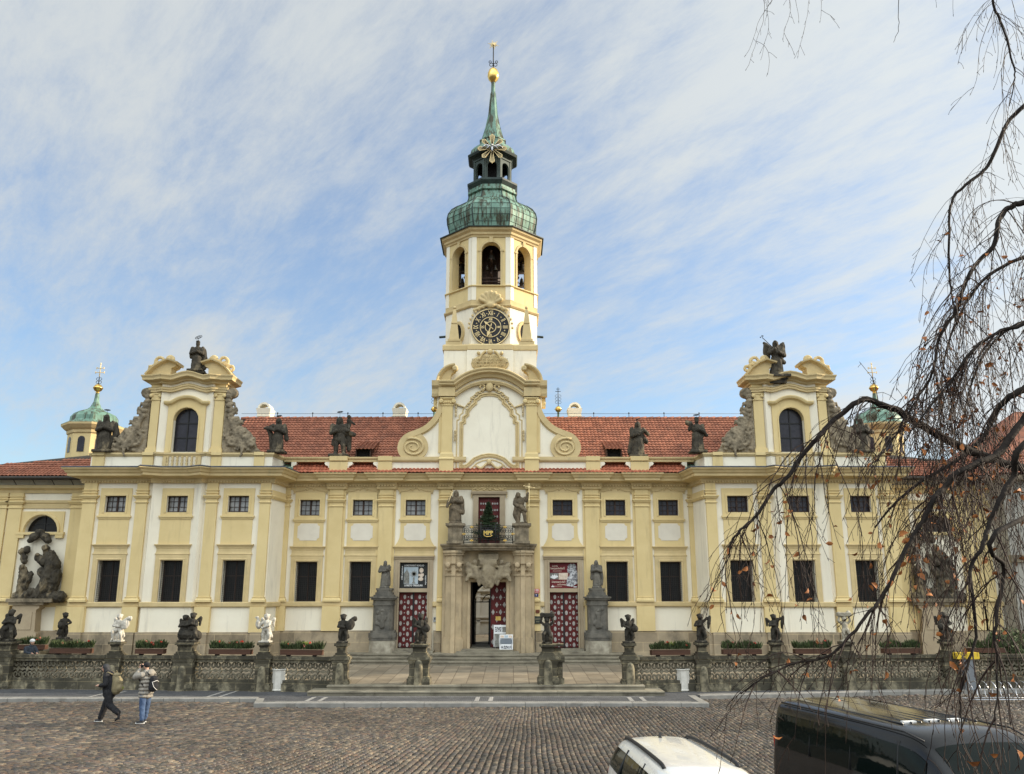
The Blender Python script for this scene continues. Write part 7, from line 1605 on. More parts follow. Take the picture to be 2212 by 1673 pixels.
# planters with red flowers on the rail
M['planter'] = mat('stained_planter_wood', (.10, .045, .026), (.06, .03, .018), .7, 4, 6, .2, 20, stretch=(.5, 3, 8)); M['leafgreen'] = mat('box_greenery', (.035, .055, .02), (.06, .075, .025), .75, 5, rand=.5); M['petal'] = mat('red_petals', (.62, .05, .02), (.5, .04, .03), .6, 8); M['palepetal'] = mat('faded_pink_petals', (.5, .2, .13), (.4, .13, .08), .6, 8); M['lime'] = mat('yellow_green_leaves', (.22, .28, .04), (.16, .2, .03), .7, 6)
def planter(u, w_, label, Y=None, z=None, reds=4, lime=False, seed=0):
    r_ = random.Random(seed); X = bx(u); Yp = by(X)+.02 if Y is None else Y
    if Y is not None: X = at(u, 1385, Y)[0]
    z = ZR+.005 if z is None else z; a = math.atan2(by(X+1)-by(X-1), 2) if Y is None else 0
    T = thing('flower_planter', label, 'planter', (X, Yp, z), a, 'wooden planters along the balustrade'); m_ = MB()
    for k in range(3): m_.box(-w_/2, w_/2, -.14, .14, .05+.065*k, .05+.065*k+.058)
    m_.box(-w_/2+.01, w_/2-.01, -.125, .125, .05, .235)
    m_.build('box', 'planter', T, local=True); 
    for e in (-1, 1): m_ = MB(); m_.box(e*w_*.32-.06, e*w_*.32+.06, -.1, .1, 0, .05); m_.build('foot', 'black', T, local=True)
    m_ = MB()
    for k in range(900):
        p = Vector((r_.uniform(-w_/2, w_/2), r_.uniform(-.13, .13), .26)); h = r_.uniform(.12, .38)*(.6+.5*abs(math.sin(p.x*4+seed))); d = Vector((r_.uniform(-.5, .5), r_.uniform(-.5, .5), 1)).normalized(); e = p+d*h; s_ = d.orthogonal().normalized()
        s_ = (Matrix.Rotation(r_.uniform(0, 6.28), 3, d) @ s_)*r_.uniform(.015, .032); m_.add([tuple(p-s_*.3), tuple(p.lerp(e, .6)-s_), tuple(e), tuple(p.lerp(e, .6)+s_)], [(0,1,2,3)])
    m_.build('greenery', 'leafgreen', T, local=True)
    for mm, n, nm in (('petal', max(1, reds-1), 'flower'), ('palepetal', 2, 'flower')):
        for k in range(n):
            m_ = MB(); c = Vector((r_.uniform(-w_*.44, w_*.44), r_.uniform(-.14, 0), .26+r_.uniform(.14, .3)))
            for j in range(16):
                d = Vector((r_.uniform(-1, 1), r_.uniform(-1, 1), r_.uniform(-.6, 1))).normalized()*r_.uniform(.03, .07); s_ = d.orthogonal().normalized()*.022; m_.add([tuple(c), tuple(c+d*.6-s_), tuple(c+d), tuple(c+d*.6+s_)], [(0,1,2,3)])
            m_.build(nm, mm, T, local=True)
    if lime:
        m_ = MB()
        for k in range(60):
            p = Vector((r_.uniform(-.1, .1)+.1, 0, .3)); d = Vector((r_.uniform(-.5, .5), r_.uniform(-.5, .5), 1)).normalized()*r_.uniform(.1, .32); s_ = d.orthogonal().normalized()*.03; m_.add([tuple(p), tuple(p+d*.6-s_), tuple(p+d), tuple(p+d*.6+s_)], [(0,1,2,3)])
        m_.build('tuft', 'lime', T, local=True)
planter(150, 1.75, 'long wooden planter at the far left with few red flowers', seed=1, reds=2); planter(70, 1.3, 'wooden planter on the return by the left chapel, behind the white-capped person', Y=-5.4, z=ZR+.02, seed=2)
planter(322, 1.2, 'short wooden planter between the white shield putto and the putti pair', seed=3, reds=4); planter(496, 1.75, 'wooden planter with bright red flowers between putti pair and bird putto', seed=4, reds=5)
planter(650, 1.72, 'wooden planter with a yellow-green tuft above the left litter bin', seed=5, reds=3, lime=True); planter(1449, 1.6, 'wooden planter with a yellow-green tuft above the right litter bin', seed=6, reds=3, lime=True)
planter(1604, 1.6, 'wooden planter between the second and third putto right of the steps', seed=7, reds=4); planter(1757, 1.5, 'wooden planter behind the dense twig tips', seed=8, reds=3); planter(1950, 1.6, 'wooden planter behind the thick low branch at the right', seed=9, reds=1); planter(2135, 1.5, 'wooden planter at the far right behind thick branches', seed=10, reds=1)
# litter bins
M['concrete'] = mat('washed_concrete', (.62, .59, .52), (.5, .475, .41), .85, 4, 7, .4, 30)
def bin_(u, label):
    X, Y = gr(u, 1493, .12); T = thing('litter_bin', label, 'litter bin', (X, Y, .12)); m_ = MB(); m_.lathe((0,0,0), [(.25, 0), (.29, .03), (.29, .06), (.27, .08), (.27, .78), (.3, .8), (.3, .84), (.22, .845), (.22, .5)], 8, R(22.5), False, False); m_.build('shell', 'concrete', T, local=True)
    m_ = MB(); m_.lathe((0,0,0), [(.01, .52), (.225, .52), (.225, .8)], 8, R(22.5), False, False); m_.build('liner', 'black', T, local=True)
bin_(602, 'octagonal concrete litter bin in front of the left balustrade'); bin_(1476, 'octagonal concrete litter bin in front of the right balustrade')
# bicycle rack at the far right
M['steel'] = mat('galvanised_steel', (.55, .56, .58), (.4, .41, .43), .35, 6, metallic=.9)
X, Y = gr(2165, 1512, .12); T = thing('bicycle_rack', 'coiled silver bicycle rack at the far right on the pavement', 'bicycle rack', (X, Y, .12)); m_ = MB(); pts = [(-1.3+i*.0135, .28*math.cos(R(i*17)), .34+.3*math.sin(R(i*17))) for i in range(230)]; m_.tube(pts, .016, 6); m_.build('coil', 'steel', T, local=True)
m_ = MB()
for x in (-1.3, 1.8): m_.box(x-.03, x+.03, -.3, .3, 0, .04)
m_.tube([(-1.3, .28, .03), (1.8, .28, .03)], .02, 6); m_.tube([(-1.3, -.28, .03), (1.8, -.28, .03)], .02, 6); m_.build('frame', 'steel', T, local=True)
# yellow notice on a grey box by the last pier
X = at(2090, 1430, -8.0)[0]; T = thing('parking_meter', 'grey street cabinet with a yellow notice before the last pier at the right', 'cabinet', (X, -7.95, .12)); m_ = MB(); m_.box(-.2, .2, -.12, .12, 0, 1.18); m_.box(-.26, .26, -.17, .17, -.0, .06); M['cabinet'] = mat('grey_cabinet', (.2, .21, .22), (.15, .16, .17), .5, 4); m_.build('cabinet', 'cabinet', T, local=True); T['label'] = 'grey street cabinet with a yellow top panel before the last pier'
M['yellowpanel'] = mat('yellow_panel', (.72, .5, .04), (.65, .44, .04), .5, 4); m_ = MB(); m_.box(-.45, .45, -.17, .17, 1.18, 1.43); m_.build('top_panel', 'yellowpanel', T, local=True); T.name = 'street_cabinet'
m_ = MB(); m_.text('P', .16, (0, -.195, 1.27), bold=.004); m_.build('lettering', 'bronze', T, local=True) if 0 else None
# grey corner house at the far right with red roof
H = thing('grey_corner_house', 'grey plastered house with red roof at the far right behind the dense twigs', 'building', (31, 1, .5)); M['greyplaster'] = mat('grey_plaster', (.36, .34, .29), (.27, .255, .22), .9, .8, 6, .2, 30, third=((.14, .13, .11), .9, .52, .75, (1, 1, .5)))
m_ = MB(); m_.holes(26.3, 46, .4, 9.6, [(28+3.2*k-.5, 28+3.2*k+.5, z, z+1.7) for k in range(5) for z in (3.2, 6.6)], -.4, .4); m_.box(26.3, 26.31, -.4, 12, .4, 9.6); m_.build('wall', 'greyplaster', H)
m_ = MB(); m_.box(26.4, 46, .05, .1, .4, 9.5); m_.build('inner_wall', 'glass_dark', H); m_ = MB(); m_.box(26.2, 46, -.55, -.38, 5.4, 5.75); m_.box(26.2, 46, -.5, -.38, .4, 2.1); m_.box(26.1, 46, -.9, .2, 9.5, 9.75); m_.build('cornice', 'brownstone', H)
m_ = MB(); a = R(36); tiles(m_, (25.9, -.95, 9.8), (1, 0, 0), (0, math.cos(a), math.sin(a)), 18, 8, inside=lambda x, b: b < .4+x*.75); m_.build('roof', 'tile', H); m_ = MB(); m_.add([(25.9, -.9, 9.72), (44, -.9, 9.72), (44, 5.4, 14.35), (31, 5.4, 14.35), (25.9, 12, 9.72)], [(0,1,2,3), (0,3,4)]); m_.build('roof_deck', 'tile', H)
m_ = MB(); m_.box(31.5, 32.4, 3, 3.9, 12, 15.2); m_.box(31.4, 32.5, 2.9, 4.0, 15.2, 15.4); m_.build('chimney', 'greyplaster', H)
for k in range(3):
    m_ = MB(); m_.cap((27.2+k*2.6, -.8, 2.3), .3, (27.5+k*2.6, -.8, 3.1), .3); m_.ell((27.3+k*2.6, -.85, 3.6), .2); m_.cap((27.5+k*2.6, -.8, 2.6), .22, (27.9+k*2.6, -.9, 2.3), .2); organic(m_, .05, .05, 4, k).build('relief', 'atticstone', H)
B_ = thing('evergreen_bush', 'dark green clipped bush at the far right edge beside the balustrade', 'bush', (22.4, -6.0, .5)); m_ = MB(); r_ = random.Random(5)
for k in range(5200):
    d = Vector((r_.gauss(0, 1), r_.gauss(0, 1), r_.gauss(0, 1))).normalized(); rr = r_.random()**.3*(1+.18*math.sin(d.x*7)*math.cos(d.z*6)); p = Vector((d.x*1.15*rr, d.y*.9*rr, .95+d.z*.95*rr)); s_ = Vector((r_.uniform(-1, 1), r_.uniform(-1, 1), r_.uniform(-1, 1))).normalized(); t_ = s_.orthogonal().normalized()*.04; s_ = s_*.07
    m_.add([tuple(p-t_), tuple(p+s_), tuple(p+t_), tuple(p-s_)], [(0,1,2,3)])
m_.build('crown', 'leafgreen', B_, local=True); m_ = MB(); m_.tube([(0, 0, -.1), (0, 0, .8)], .06, 6); m_.build('trunk', 'darkwood', B_, local=True)
# ---------------------------------------------------------------- vehicles
def paint(name, col, rough=.25, coat=1.0, metallic=0):
    m_ = bpy.data.materials.new(name); m_.use_nodes = True; N = m_.node_tree.nodes; L = m_.node_tree.links; p = N['Principled BSDF']
    tc = N.new('ShaderNodeTexCoord'); n = N.new('ShaderNodeTexNoise'); n.inputs['Scale'].default_value = 3; n.inputs['Detail'].default_value = 8; L.new(tc.outputs['Object'], n.inputs['Vector'])
    mr = N.new('ShaderNodeMapRange'); mr.inputs['To Min'].default_value = rough-.08; mr.inputs['To Max'].default_value = rough+.15; L.new(n.outputs['Fac'], mr.inputs['Value']); L.new(mr.outputs[0], p.inputs['Roughness'])
    mx = N.new('ShaderNodeMixRGB'); mx.inputs[1].default_value = tuple(col)+(1,); mx.inputs[2].default_value = tuple(c*.85+.012 for c in col)+(1,); L.new(n.outputs['Fac'], mx.inputs[0]); L.new(mx.outputs[0], p.inputs['Base Color'])
    p.inputs['Coat Weight'].default_value = coat; p.inputs['Specular IOR Level'].default_value = .3; p.inputs['Coat Roughness'].default_value = .05; p.inputs['Metallic'].default_value = metallic; return m_
M['whitepaint'] = paint('white_car_paint', (.80, .78, .72)); M['blackpaint'] = paint('black_van_paint', (.006, .0065, .007), .12, .2); M['rubber'] = mat('tyre_rubber', (.02, .02, .02), (.03, .03, .03), .85, 6); M['trim'] = mat('black_plastic_trim', (.015, .015, .016), (.022, .022, .022), .5, 6); M['alloy'] = mat('alloy_rim', (.45, .46, .47), (.35, .36, .37), .3, 5, metallic=.9); M['lampred'] = glass_mat('red_lamp_glass', (.35, .01, .01), .1); M['lampclear'] = glass_mat('clear_lamp_glass', (.6, .62, .65), .08)
def shell(T, stations, glass_side, glass_top, body_m, sub=2):
    """stations: (y, [(half width, z) x 7 from sill to roof centre]); faces listed in the glass sets become window parts"""
    n = len(stations); k = len(stations[0][1]); vs = []
    for y, s_ in stations:
        row = [(x, y+(yo[0] if (yo := p[2:]) else 0), z) for p in s_ for x, z in [(p[0], p[1])]]
        vs += row + [(-x, yy, z) for x, yy, z in row[-2::-1]]
    m_ = 2*k-1; fs = []; mi = []; names = ['body']
    for i in range(n-1):
        for j in range(m_-1):
            fs.append((i*m_+j, i*m_+j+1, (i+1)*m_+j+1, (i+1)*m_+j)); jj = j if j < k-1 else m_-2-j; g = 0
            if (i, jj) in glass_side: g = 1
            if (i, jj) in glass_top: g = 2
            mi.append(g)
    fs.append(tuple(range(m_))[::-1]); mi.append(0); fs.append(tuple((n-1)*m_+j for j in range(m_))); mi.append(0)
    me = bpy.data.meshes.new('shell'); me.from_pydata(vs, [], fs); me.materials.append(None); me.materials.append(None); me.materials.append(None); me.polygons.foreach_set('material_index', mi)
    ob = bpy.data.objects.new('shell', me); C.objects.link(ob); sm = ob.modifiers.new('s', 'SUBSURF'); sm.levels = sub; dg = bpy.context.evaluated_depsgraph_get(); ev = bpy.data.meshes.new_from_object(ob.evaluated_get(dg))
    bpy.data.objects.remove(ob); bpy.data.meshes.remove(me)
    def pick(test, push=0):
        mb = MB(); mp = {}
        for p in ev.polygons:
            if not test(p): continue
            f = []
            for v in p.vertices:
                if v not in mp: mp[v] = len(mb.v); c = ev.vertices[v].co - ev.vertices[v].normal*push; mb.v.append(tuple(c))
                f.append(mp[v])
            mb.f.append(tuple(f)); mb.sm.append(True); mb.mi.append(0)
        return mb
    pick(lambda p: p.material_index == 0).build('body', body_m, T, local=True)
    pick(lambda p: p.material_index == 1 and p.center.x > 0, .012).build('side_windows', 'car_glass', T, local=True); pick(lambda p: p.material_index == 1 and p.center.x < 0, .012).build('side_windows', 'car_glass', T, local=True)
    ym = sum(p.center.y for p in ev.polygons if p.material_index == 2)/max(1, sum(1 for p in ev.polygons if p.material_index == 2))
    pick(lambda p: p.material_index == 2 and p.center.y < ym, .008).build('windscreen', 'car_glass', T, local=True); pick(lambda p: p.material_index == 2 and p.center.y >= ym, .008).build('rear_window', 'car_glass', T, local=True)
    bpy.data.meshes.remove(ev)
def wheel(T, x, y, r=.32, w_=.2):
    m_ = MB(); t = MB(); t.lathe((0,0,0), [(r*.62, -w_/2), (r*.95, -w_/2), (r, -w_/2+.03), (r, w_/2-.03), (r*.95, w_/2), (r*.62, w_/2)], 28); m_.add([(x+z, y+a, r+b) for a, b, z in t.v], t.f, True); w0 = m_.build('wheel', 'rubber', T, local=True)
    m_ = MB(); t = MB(); t.lathe((0,0,0), [(.03, -w_/2+.02), (r*.6, -w_/2+.03), (r*.64, -w_/2), (r*.64, w_/2), (r*.6, w_/2-.03), (.03, w_/2-.02)], 20)
    for k in range(5): a = k*1.2566; t.tube([(0, 0, -w_/2+.005), (r*.6*math.cos(a), r*.6*math.sin(a), -w_/2+.005)], .035, 4); t.tube([(0, 0, w_/2-.005), (r*.6*math.cos(a), r*.6*math.sin(a), w_/2-.005)], .035, 4)
    m_.add([(x+z, y+a, r+b) for a, b, z in t.v], t.f, True); m_.build('rim', 'alloy', w0, local=True)
# white estate car (front towards the viewer)
T = thing('estate_car', 'white estate car with black roof rails parked at the bottom edge', 'car', (3.86, -30.0, 0), R(5))
def sec_(w, zs, zm, zb, zt, wt, dz=.025, dy=0): return [(w-.06, zs), (w, zs+.14), (w+.005, zm), (w-.03, zb), (wt+.03, zt-.1), (wt-.09, zt-.015), (wt*.5, zt+dz*.6), (0, zt+dz)]
ST = [(-2.85, sec_(.62, .3, .5, .62, .66, .55)), (-2.77, sec_(.76, .22, .5, .68, .74, .62)), (-2.5, sec_(.84, .2, .55, .78, .84, .7)), (-2.0, sec_(.87, .2, .6, .88, .97, .72)), (-1.8, sec_(.875, .2, .62, .92, 1.02, .74)), (-1.15, sec_(.88, .2, .62, .94, 1.42, .66)), (-.85, sec_(.88, .2, .62, .95, 1.46, .68)), (.3, sec_(.88, .2, .63, .96, 1.475, .67)), (1.3, sec_(.88, .2, .64, .98, 1.47, .66)), (1.8, sec_(.87, .22, .65, 1.0, 1.46, .65)), (2.02, sec_(.86, .22, .66, 1.02, 1.43, .63)), (2.22, sec_(.82, .26, .68, 1.0, 1.03, .66)), (2.32, sec_(.76, .32, .66, .82, .84, .6)), (2.34, sec_(.72, .34, .6, .7, .72, .56))]
shell(T, ST, {(4, 3), (5, 3), (6, 3), (7, 3), (8, 3), (9, 3)}, {(4, 5), (4, 6), (10, 5), (10, 6)}, 'whitepaint')
for s_ in (-1, 1):
    for y in (-1.95, 1.3): wheel(T, s_*.76, y)
    m_ = MB(); pts = [(s_*.53, 1.9, 1.42), (s_*.54, 1.75, 1.465), (s_*.55, 1.4, 1.485), (s_*.555, .6, 1.495), (s_*.555, -.5, 1.48), (s_*.55, -.75, 1.44)]; m_.tube(spline(pts, 4), .03, 8); m_.build('roof_rail', 'trim', T, local=True)
    m_ = MB(); m_.ell((s_*.7, 2.14, .86), (.12, .12, .14)); m_.build('tail_lamp', 'lampred', T, local=True); m_ = MB(); m_.ell((s_*.62, -2.68, .62), (.17, .1, .08)); m_.build('headlight', 'lampclear', T, local=True)
    m_ = MB(); m_.ell((s_*1.0, -1.5, 1.0), (.11, .07, .08)); m_.cap((s_*.88, -1.5, .96), .03, (s_*.96, -1.5, .98), .03); m_.build('wing_mirror', 'whitepaint', T, local=True)
    for y in (-.1, 1.05): m_ = MB(); m_.tube([(s_*.865, y, .97), (s_*.79, y+.01, 1.15), (s_*.66, y+.02, 1.38)], .022, 5); m_.build('window_pillar', 'trim', T, local=True)
m_ = MB(); m_.prism([(1.66, 1.455), (1.5, 1.455), (1.56, 1.5), (1.6, 1.57), (1.615, 1.57), (1.64, 1.5)], -.018, .018, 'yz'); m_.build('aerial', 'trim', T, local=True)
# black van
T = thing('black_van', 'glossy black passenger van with grooved roof in the lower right corner', 'van', (7.5, -29.5, 0), R(13)); T.scale = (1.08, 1.04, 1.0)
def sv(w, zs, zm, zb, zt, wt, dz=.02): return [(w-.05, zs), (w, zs+.15), (w+.01, zm), (w-.01, zb), (wt+.04, zt-.14), (wt-.05, zt-.02), (wt*.5, zt+dz*.7), (0, zt+dz)]
ST = [(-3.0, sv(.7, .35, .55, .72, .76, .6)), (-2.93, sv(.84, .25, .6, .85, .92, .7)), (-2.7, sv(.92, .22, .65, 1.0, 1.08, .78)), (-2.35, sv(.95, .2, .7, 1.1, 1.2, .82)), (-2.25, sv(.95, .2, .7, 1.12, 1.24, .82)), (-1.45, sv(.95, .2, .72, 1.15, 1.9, .8)), (-1.15, sv(.95, .2, .72, 1.16, 1.98, .83)), (-.2, sv(.95, .2, .72, 1.17, 2.0, .84)), (.9, sv(.95, .2, .72, 1.17, 2.005, .84)), (1.9, sv(.95, .2, .72, 1.17, 2.0, .84)), (2.25, sv(.94, .22, .72, 1.17, 2.0, .84)), (2.33, sv(.94, .22, .72, 1.17, 1.98, .83)), (2.42, sv(.92, .25, .72, 1.15, 1.2, .82)), (2.46, sv(.9, .3, .7, .95, .98, .78))]
shell(T, ST, {(5, 3), (6, 3), (7, 3), (8, 3), (9, 3)}, {(4, 5), (4, 6), (11, 5), (11, 6)}, 'blackpaint')
for s_ in (-1, 1):
    for y in (-2.1, 1.4): wheel(T, s_*.83, y, .34, .22)
    m_ = MB(); m_.box(s_*.8, s_*.9, 2.28, 2.4, .85, 1.35); m_.build('tail_lamp', 'lampred', T, local=True); m_ = MB(); m_.ell((s_*.7, -2.8, .82), (.18, .12, .1)); m_.build('headlight', 'lampclear', T, local=True)
    m_ = MB(); m_.ell((s_*1.08, -1.8, 1.25), (.12, .08, .14)); m_.cap((s_*.94, -1.8, 1.15), .03, (s_*1.04, -1.8, 1.18), .03); m_.build('wing_mirror', 'blackpaint', T, local=True)
    for y in (-1.0, .1, 1.2): m_ = MB(); m_.tube([(s_*.945, y, 1.2), (s_*.9, y+.005, 1.5), (s_*.85, y+.01, 1.8)], .025, 5); m_.build('window_pillar', 'trim', T, local=True)
    m_ = MB(); m_.tube([(s_*.8, -1.45, 1.86), (s_*.835, -1.1, 1.94), (s_*.84, 2.15, 1.955)], .014, 5); m_.build('drip_rail', 'trim', T, local=True)
m_ = MB()
for k in range(9):
    x = -.6+.15*k; m_.tube([(x, -.75, 2.008-.03*abs(x)), (x, 2.05, 2.01-.03*abs(x))], [.016, .016], 6)
m_.build('roof_rib', 'blackpaint', T, local=True)
m_ = MB()
for x in (-.55, -.18, .2): m_.box(x, x+.2, -.72, -.64, 2.0-.03*abs(x), 2.03-.03*abs(x))
m_.build('roof_marking', 'signwhite', T, local=True)
# ---------------------------------------------------------------- people
M['skin'] = mat('skin', (.52, .31, .22), (.45, .26, .18), .55, 9); M['blackcloth'] = mat('black_cloth', (.014, .014, .016), (.022, .021, .022), .9, 9, bump=.3, bscale=40); M['greypuff'] = mat('grey_puffer_fabric', (.30, .27, .225), (.2, .18, .15), .7, 5, bump=.3, bscale=20); M['denim'] = mat('blue_denim', (.075, .115, .2), (.035, .06, .12), .9, 4, bump=.3, bscale=40); M['khaki'] = mat('khaki_canvas', (.25, .205, .115), (.17, .14, .08), .85, 5, bump=.3, bscale=30); M['shoewhite'] = mat('white_sole', (.75, .73, .68), (.6, .58, .54), .6, 8); M['darkgrey'] = mat('dark_grey_cloth', (.05, .05, .052), (.03, .03, .032), .9, 6); M['whiteknit'] = mat('white_knit', (.82, .8, .76), (.7, .68, .64), .9, 14, bump=.4, bscale=60); M['bluegrey'] = mat('blue_grey_cloth', (.05, .06, .075), (.03, .036, .045), .9, 6)
def hand(m_, p, d, up=(0, 0, 1), s=1.0, curl=.4):
    """palm with five unequal curled fingers and a side thumb"""
    p = Vector(p); d = Vector(d).normalized(); u = Vector(up); u = (u-d*u.dot(d)).normalized(); w_ = d.cross(u)
    m_.ell(p+d*.045*s, (.03*s, .03*s, .045*s)); m_.cap(p, .024*s, p+d*.075*s, .03*s, 6)
    for k, L_ in enumerate((.062, .075, .07, .055)):
        o = p+d*.08*s+w_*(k-1.5)*.019*s; a = o+d*L_*.55*s-u*curl*.02*s; m_.cap(o, .0095*s, a, .009*s, 6); m_.cap(a, .009*s, a+d*L_*.4*s-u*curl*.045*s, .0075*s, 6)
    o = p+d*.03*s-w_*.028*s; a = o-w_*.028*s+d*.03*s; m_.cap(o, .012*s, a, .0105*s, 6); m_.cap(a, .0105*s, a+d*.03*s-u*.01*s, .0085*s, 6)
def face(m_, c, d, s=1.0):
    c = Vector(c); d = Vector(d).normalized(); w_ = Vector((-d.y, d.x, 0)).normalized(); up = w_.cross(d)
    m_.ell(c, (.078*s, .09*s, .11*s)); m_.ell(c+d*.03-up*.06*s, (.055*s, .055*s, .05*s)); m_.cap(c+d*.085*s+up*.02*s, .012, c+d*.105*s-up*.018*s, .016, 6)
    for e in (-1, 1): m_.ell(c+w_*.078*e*s, (.014, .02, .03)); m_.ell(c+d*.078*s+w_*.03*e+up*.012, (.014, .012, .01))
    m_.cap(c+d*.083*s-up*.05*s-w_*.02, .009, c+d*.083*s-up*.05*s+w_*.02, .009, 6)
def part(T, name, m_, mat_, vox=.014, folds=.0, seed=0, fs=14, label=None, smooth=2):
    o = organic(m_, vox, folds, fs, seed, .6, smooth=smooth).build(name, mat_, T, local=True)
    if label: o['label'] = label
    return o
def leg(m_, hip, knee, ank, r=(.085, .06, .045)): m_.cap(hip, r[0], knee, r[1], 10); m_.cap(knee, r[1], ank, r[2], 10)
def shoe(T, ank, d, mat_, sole=True, tilt=0, nm='shoe'):
    a = Vector(ank); d = Vector(d).normalized(); m_ = MB(); m_.cap(a+Vector((0, 0, -.02)), .045, a+Vector((0, 0, -.055))-d*.03, .045, 8); m_.cap(a+Vector((0, 0, -.05)), .045, a+d*.15+Vector((0, 0, -.06+tilt)), .036, 8); s0 = part(T, nm, m_, mat_, .012)
    if sole: m_ = MB(); m_.cap(a+Vector((0, 0, -.082))-d*.06, .03, a+d*.17+Vector((0, 0, -.085+tilt)), .03, 8); m_.v = [(x, y, min(z, a.z-.07+tilt)) for x, y, z in m_.v]; m_.build('sole', 'shoewhite', s0, local=True)
# walking backpacker, facing left (local -Y is forward)
P1 = gr(229, 1561, 0); T = thing('person', 'person in black walking left with head bowed and a khaki backpack', 'person', (P1[0], P1[1], .0), R(-97))
b = MB(); face(b, (0, -.22, 1.585), (0, -1, -.45)); b.cap((0, -.1, 1.42), .05, (0, -.18, 1.53), .05); b.cap((0, 0, .95), .13, (0, -.05, 1.32), .14); b.cap((-.16, -.05, 1.38), .06, (.16, -.05, 1.38), .06)
for s_, kn, an in ((-1, (-.1, -.13, .52), (-.11, -.27, .1)), (1, (.1, .1, .53), (.1, .44, .28))): leg(b, (s_*.09, .02, .95), kn, an, (.08, .05, .038))
for s_, el, ha in ((-1, (-.26, -.02, 1.14), (-.2, -.24, 1.08)), (1, (.26, .02, 1.14), (.22, -.22, 1.1))): b.cap((s_*.19, -.05, 1.38), .05, el, .042); b.cap(el, .04, ha, .03); hand(b, ha, (-s_*.2, -1, 0), (0, 0, 1))
part(T, 'body', b, 'skin', .011)
m_ = MB(); m_.cap((0, .02, .86), .2, (0, -.03, 1.2), .21); m_.cap((0, -.03, 1.2), .21, (0, -.07, 1.36), .17); m_.cap((-.19, -.05, 1.38), .085, (.19, -.05, 1.38), .085); m_.cap((0, -.08, 1.42), .1, (0, -.14, 1.5), .09)
for s_, el, ha in ((-1, (-.27, -.02, 1.14), (-.21, -.2, 1.09)), (1, (.27, .02, 1.14), (.23, -.18, 1.1))): m_.cap((s_*.2, -.05, 1.37), .085, el, .07); m_.cap(el, .07, ha, .055)
part(T, 'jacket', m_, 'blackcloth', .016, .008, 1)
m_ = MB(); m_.cap((-.08, .02, .92), .13, (.08, .02, .92), .13); leg(m_, (-.09, .02, .9), (-.1, -.13, .52), (-.11, -.26, .14), (.135, .105, .085)); leg(m_, (.09, .02, .9), (.1, .1, .53), (.1, .41, .31), (.135, .105, .085)); part(T, 'trousers', m_, 'blackcloth', .016, .007, 2)
m_ = MB(); m_.ell((0, -.19, 1.63), (.105, .115, .1)); m_.cap((0, -.14, 1.5), .09, (0, -.17, 1.6), .1); part(T, 'hood', m_, 'darkgrey', .014, .004, 3)
shoe(T, (-.11, -.27, .1), (0, -1, 0), 'darkgrey'); m_ = MB(); m_.cap((.1, .44, .27), .045, (.1, .47, .15), .04); m_.cap((.1, .47, .17), .04, (.1, .36, .08), .03); part(T, 'shoe', m_, 'blackcloth', .012)
T2 = thing('backpack', 'khaki backpack with straps on the walking person in black', 'backpack', (P1[0], P1[1], .0), R(-97)); m_ = MB(); m_.cap((0, .22, .98), .17, (0, .25, 1.2), .16); m_.cap((0, .25, 1.2), .16, (0, .18, 1.36), .12); m_.ell((0, .34, 1.02), (.14, .1, .13)); part(T2, 'sack', m_, 'khaki', .018, .006, 4)
m_ = MB(); m_.ell((0, .2, 1.4), (.13, .12, .07)); part(T2, 'lid', m_, 'khaki', .014, .004, 5)
m_ = MB()
for s_ in (-1, 1): m_.tube([(s_*.1, .12, 1.42), (s_*.12, -.04, 1.49), (s_*.13, -.2, 1.36), (s_*.17, -.16, 1.15), (s_*.14, .08, 1.02)], .018, 6)
m_.tube([(0, .12, 1.47), (0, .17, 1.53), (0, .21, 1.47)], .014, 6); m_.build('strap', 'khaki', T2, local=True)
m_ = MB(); m_.box(-.04, .03, .435, .445, 1.0, 1.05); m_.build('badge', 'lime', T2, local=True)
# photographer, facing left and away, camera raised to the face
P2 = gr(309, 1562, 0); T = thing('person', 'person in grey puffer jacket and jeans raising a camera to the face', 'person', (P2[0], P2[1], .0), R(-118))
b = MB(); face(b, (0, -.09, 1.66), (0, -1, .1)); b.cap((0, -.02, 1.46), .055, (0, -.05, 1.58), .055); b.cap((0, 0, .95), .14, (0, 0, 1.35), .15); b.cap((-.17, 0, 1.43), .06, (.17, 0, 1.43), .06)
leg(b, (-.1, 0, .93), (-.12, -.04, .5), (-.13, -.1, .1)); leg(b, (.1, 0, .93), (.12, .04, .5), (.13, .1, .1))
for s_, el, ha in ((-1, (-.27, -.22, 1.4), (-.09, -.26, 1.6)), (1, (.28, -.2, 1.36), (.07, -.27, 1.58))): b.cap((s_*.19, 0, 1.43), .055, el, .045); b.cap(el, .042, ha, .032); hand(b, ha, (-s_*.35, -.25, 1), (0, 1, 0), 1.0, .6)
part(T, 'body', b, 'skin', .011)
m_ = MB(); 
for k, (z, r) in enumerate(((.78, .2), (.88, .215), (.99, .215), (1.1, .21), (1.21, .205), (1.32, .2))): m_.ell((0, 0, z), (r+.035, r, .075))
m_.cap((0, 0, .85), .17, (0, 0, 1.35), .17); m_.cap((-.19, 0, 1.42), .1, (.19, 0, 1.42), .1)
for s_, el, ha in ((-1, (-.28, -.22, 1.4), (-.12, -.26, 1.55)), (1, (.29, -.2, 1.36), (.1, -.26, 1.54))):
    m_.cap((s_*.2, 0, 1.42), .1, el, .09); m_.cap(el, .09, ha, .06)
    for t in (.3, .65): p = Vector((s_*.2, 0, 1.42)).lerp(Vector(el), t); m_.ell(p, (.1, .1, .1))
part(T, 'jacket', m_, 'greypuff', .016, .006, 6)
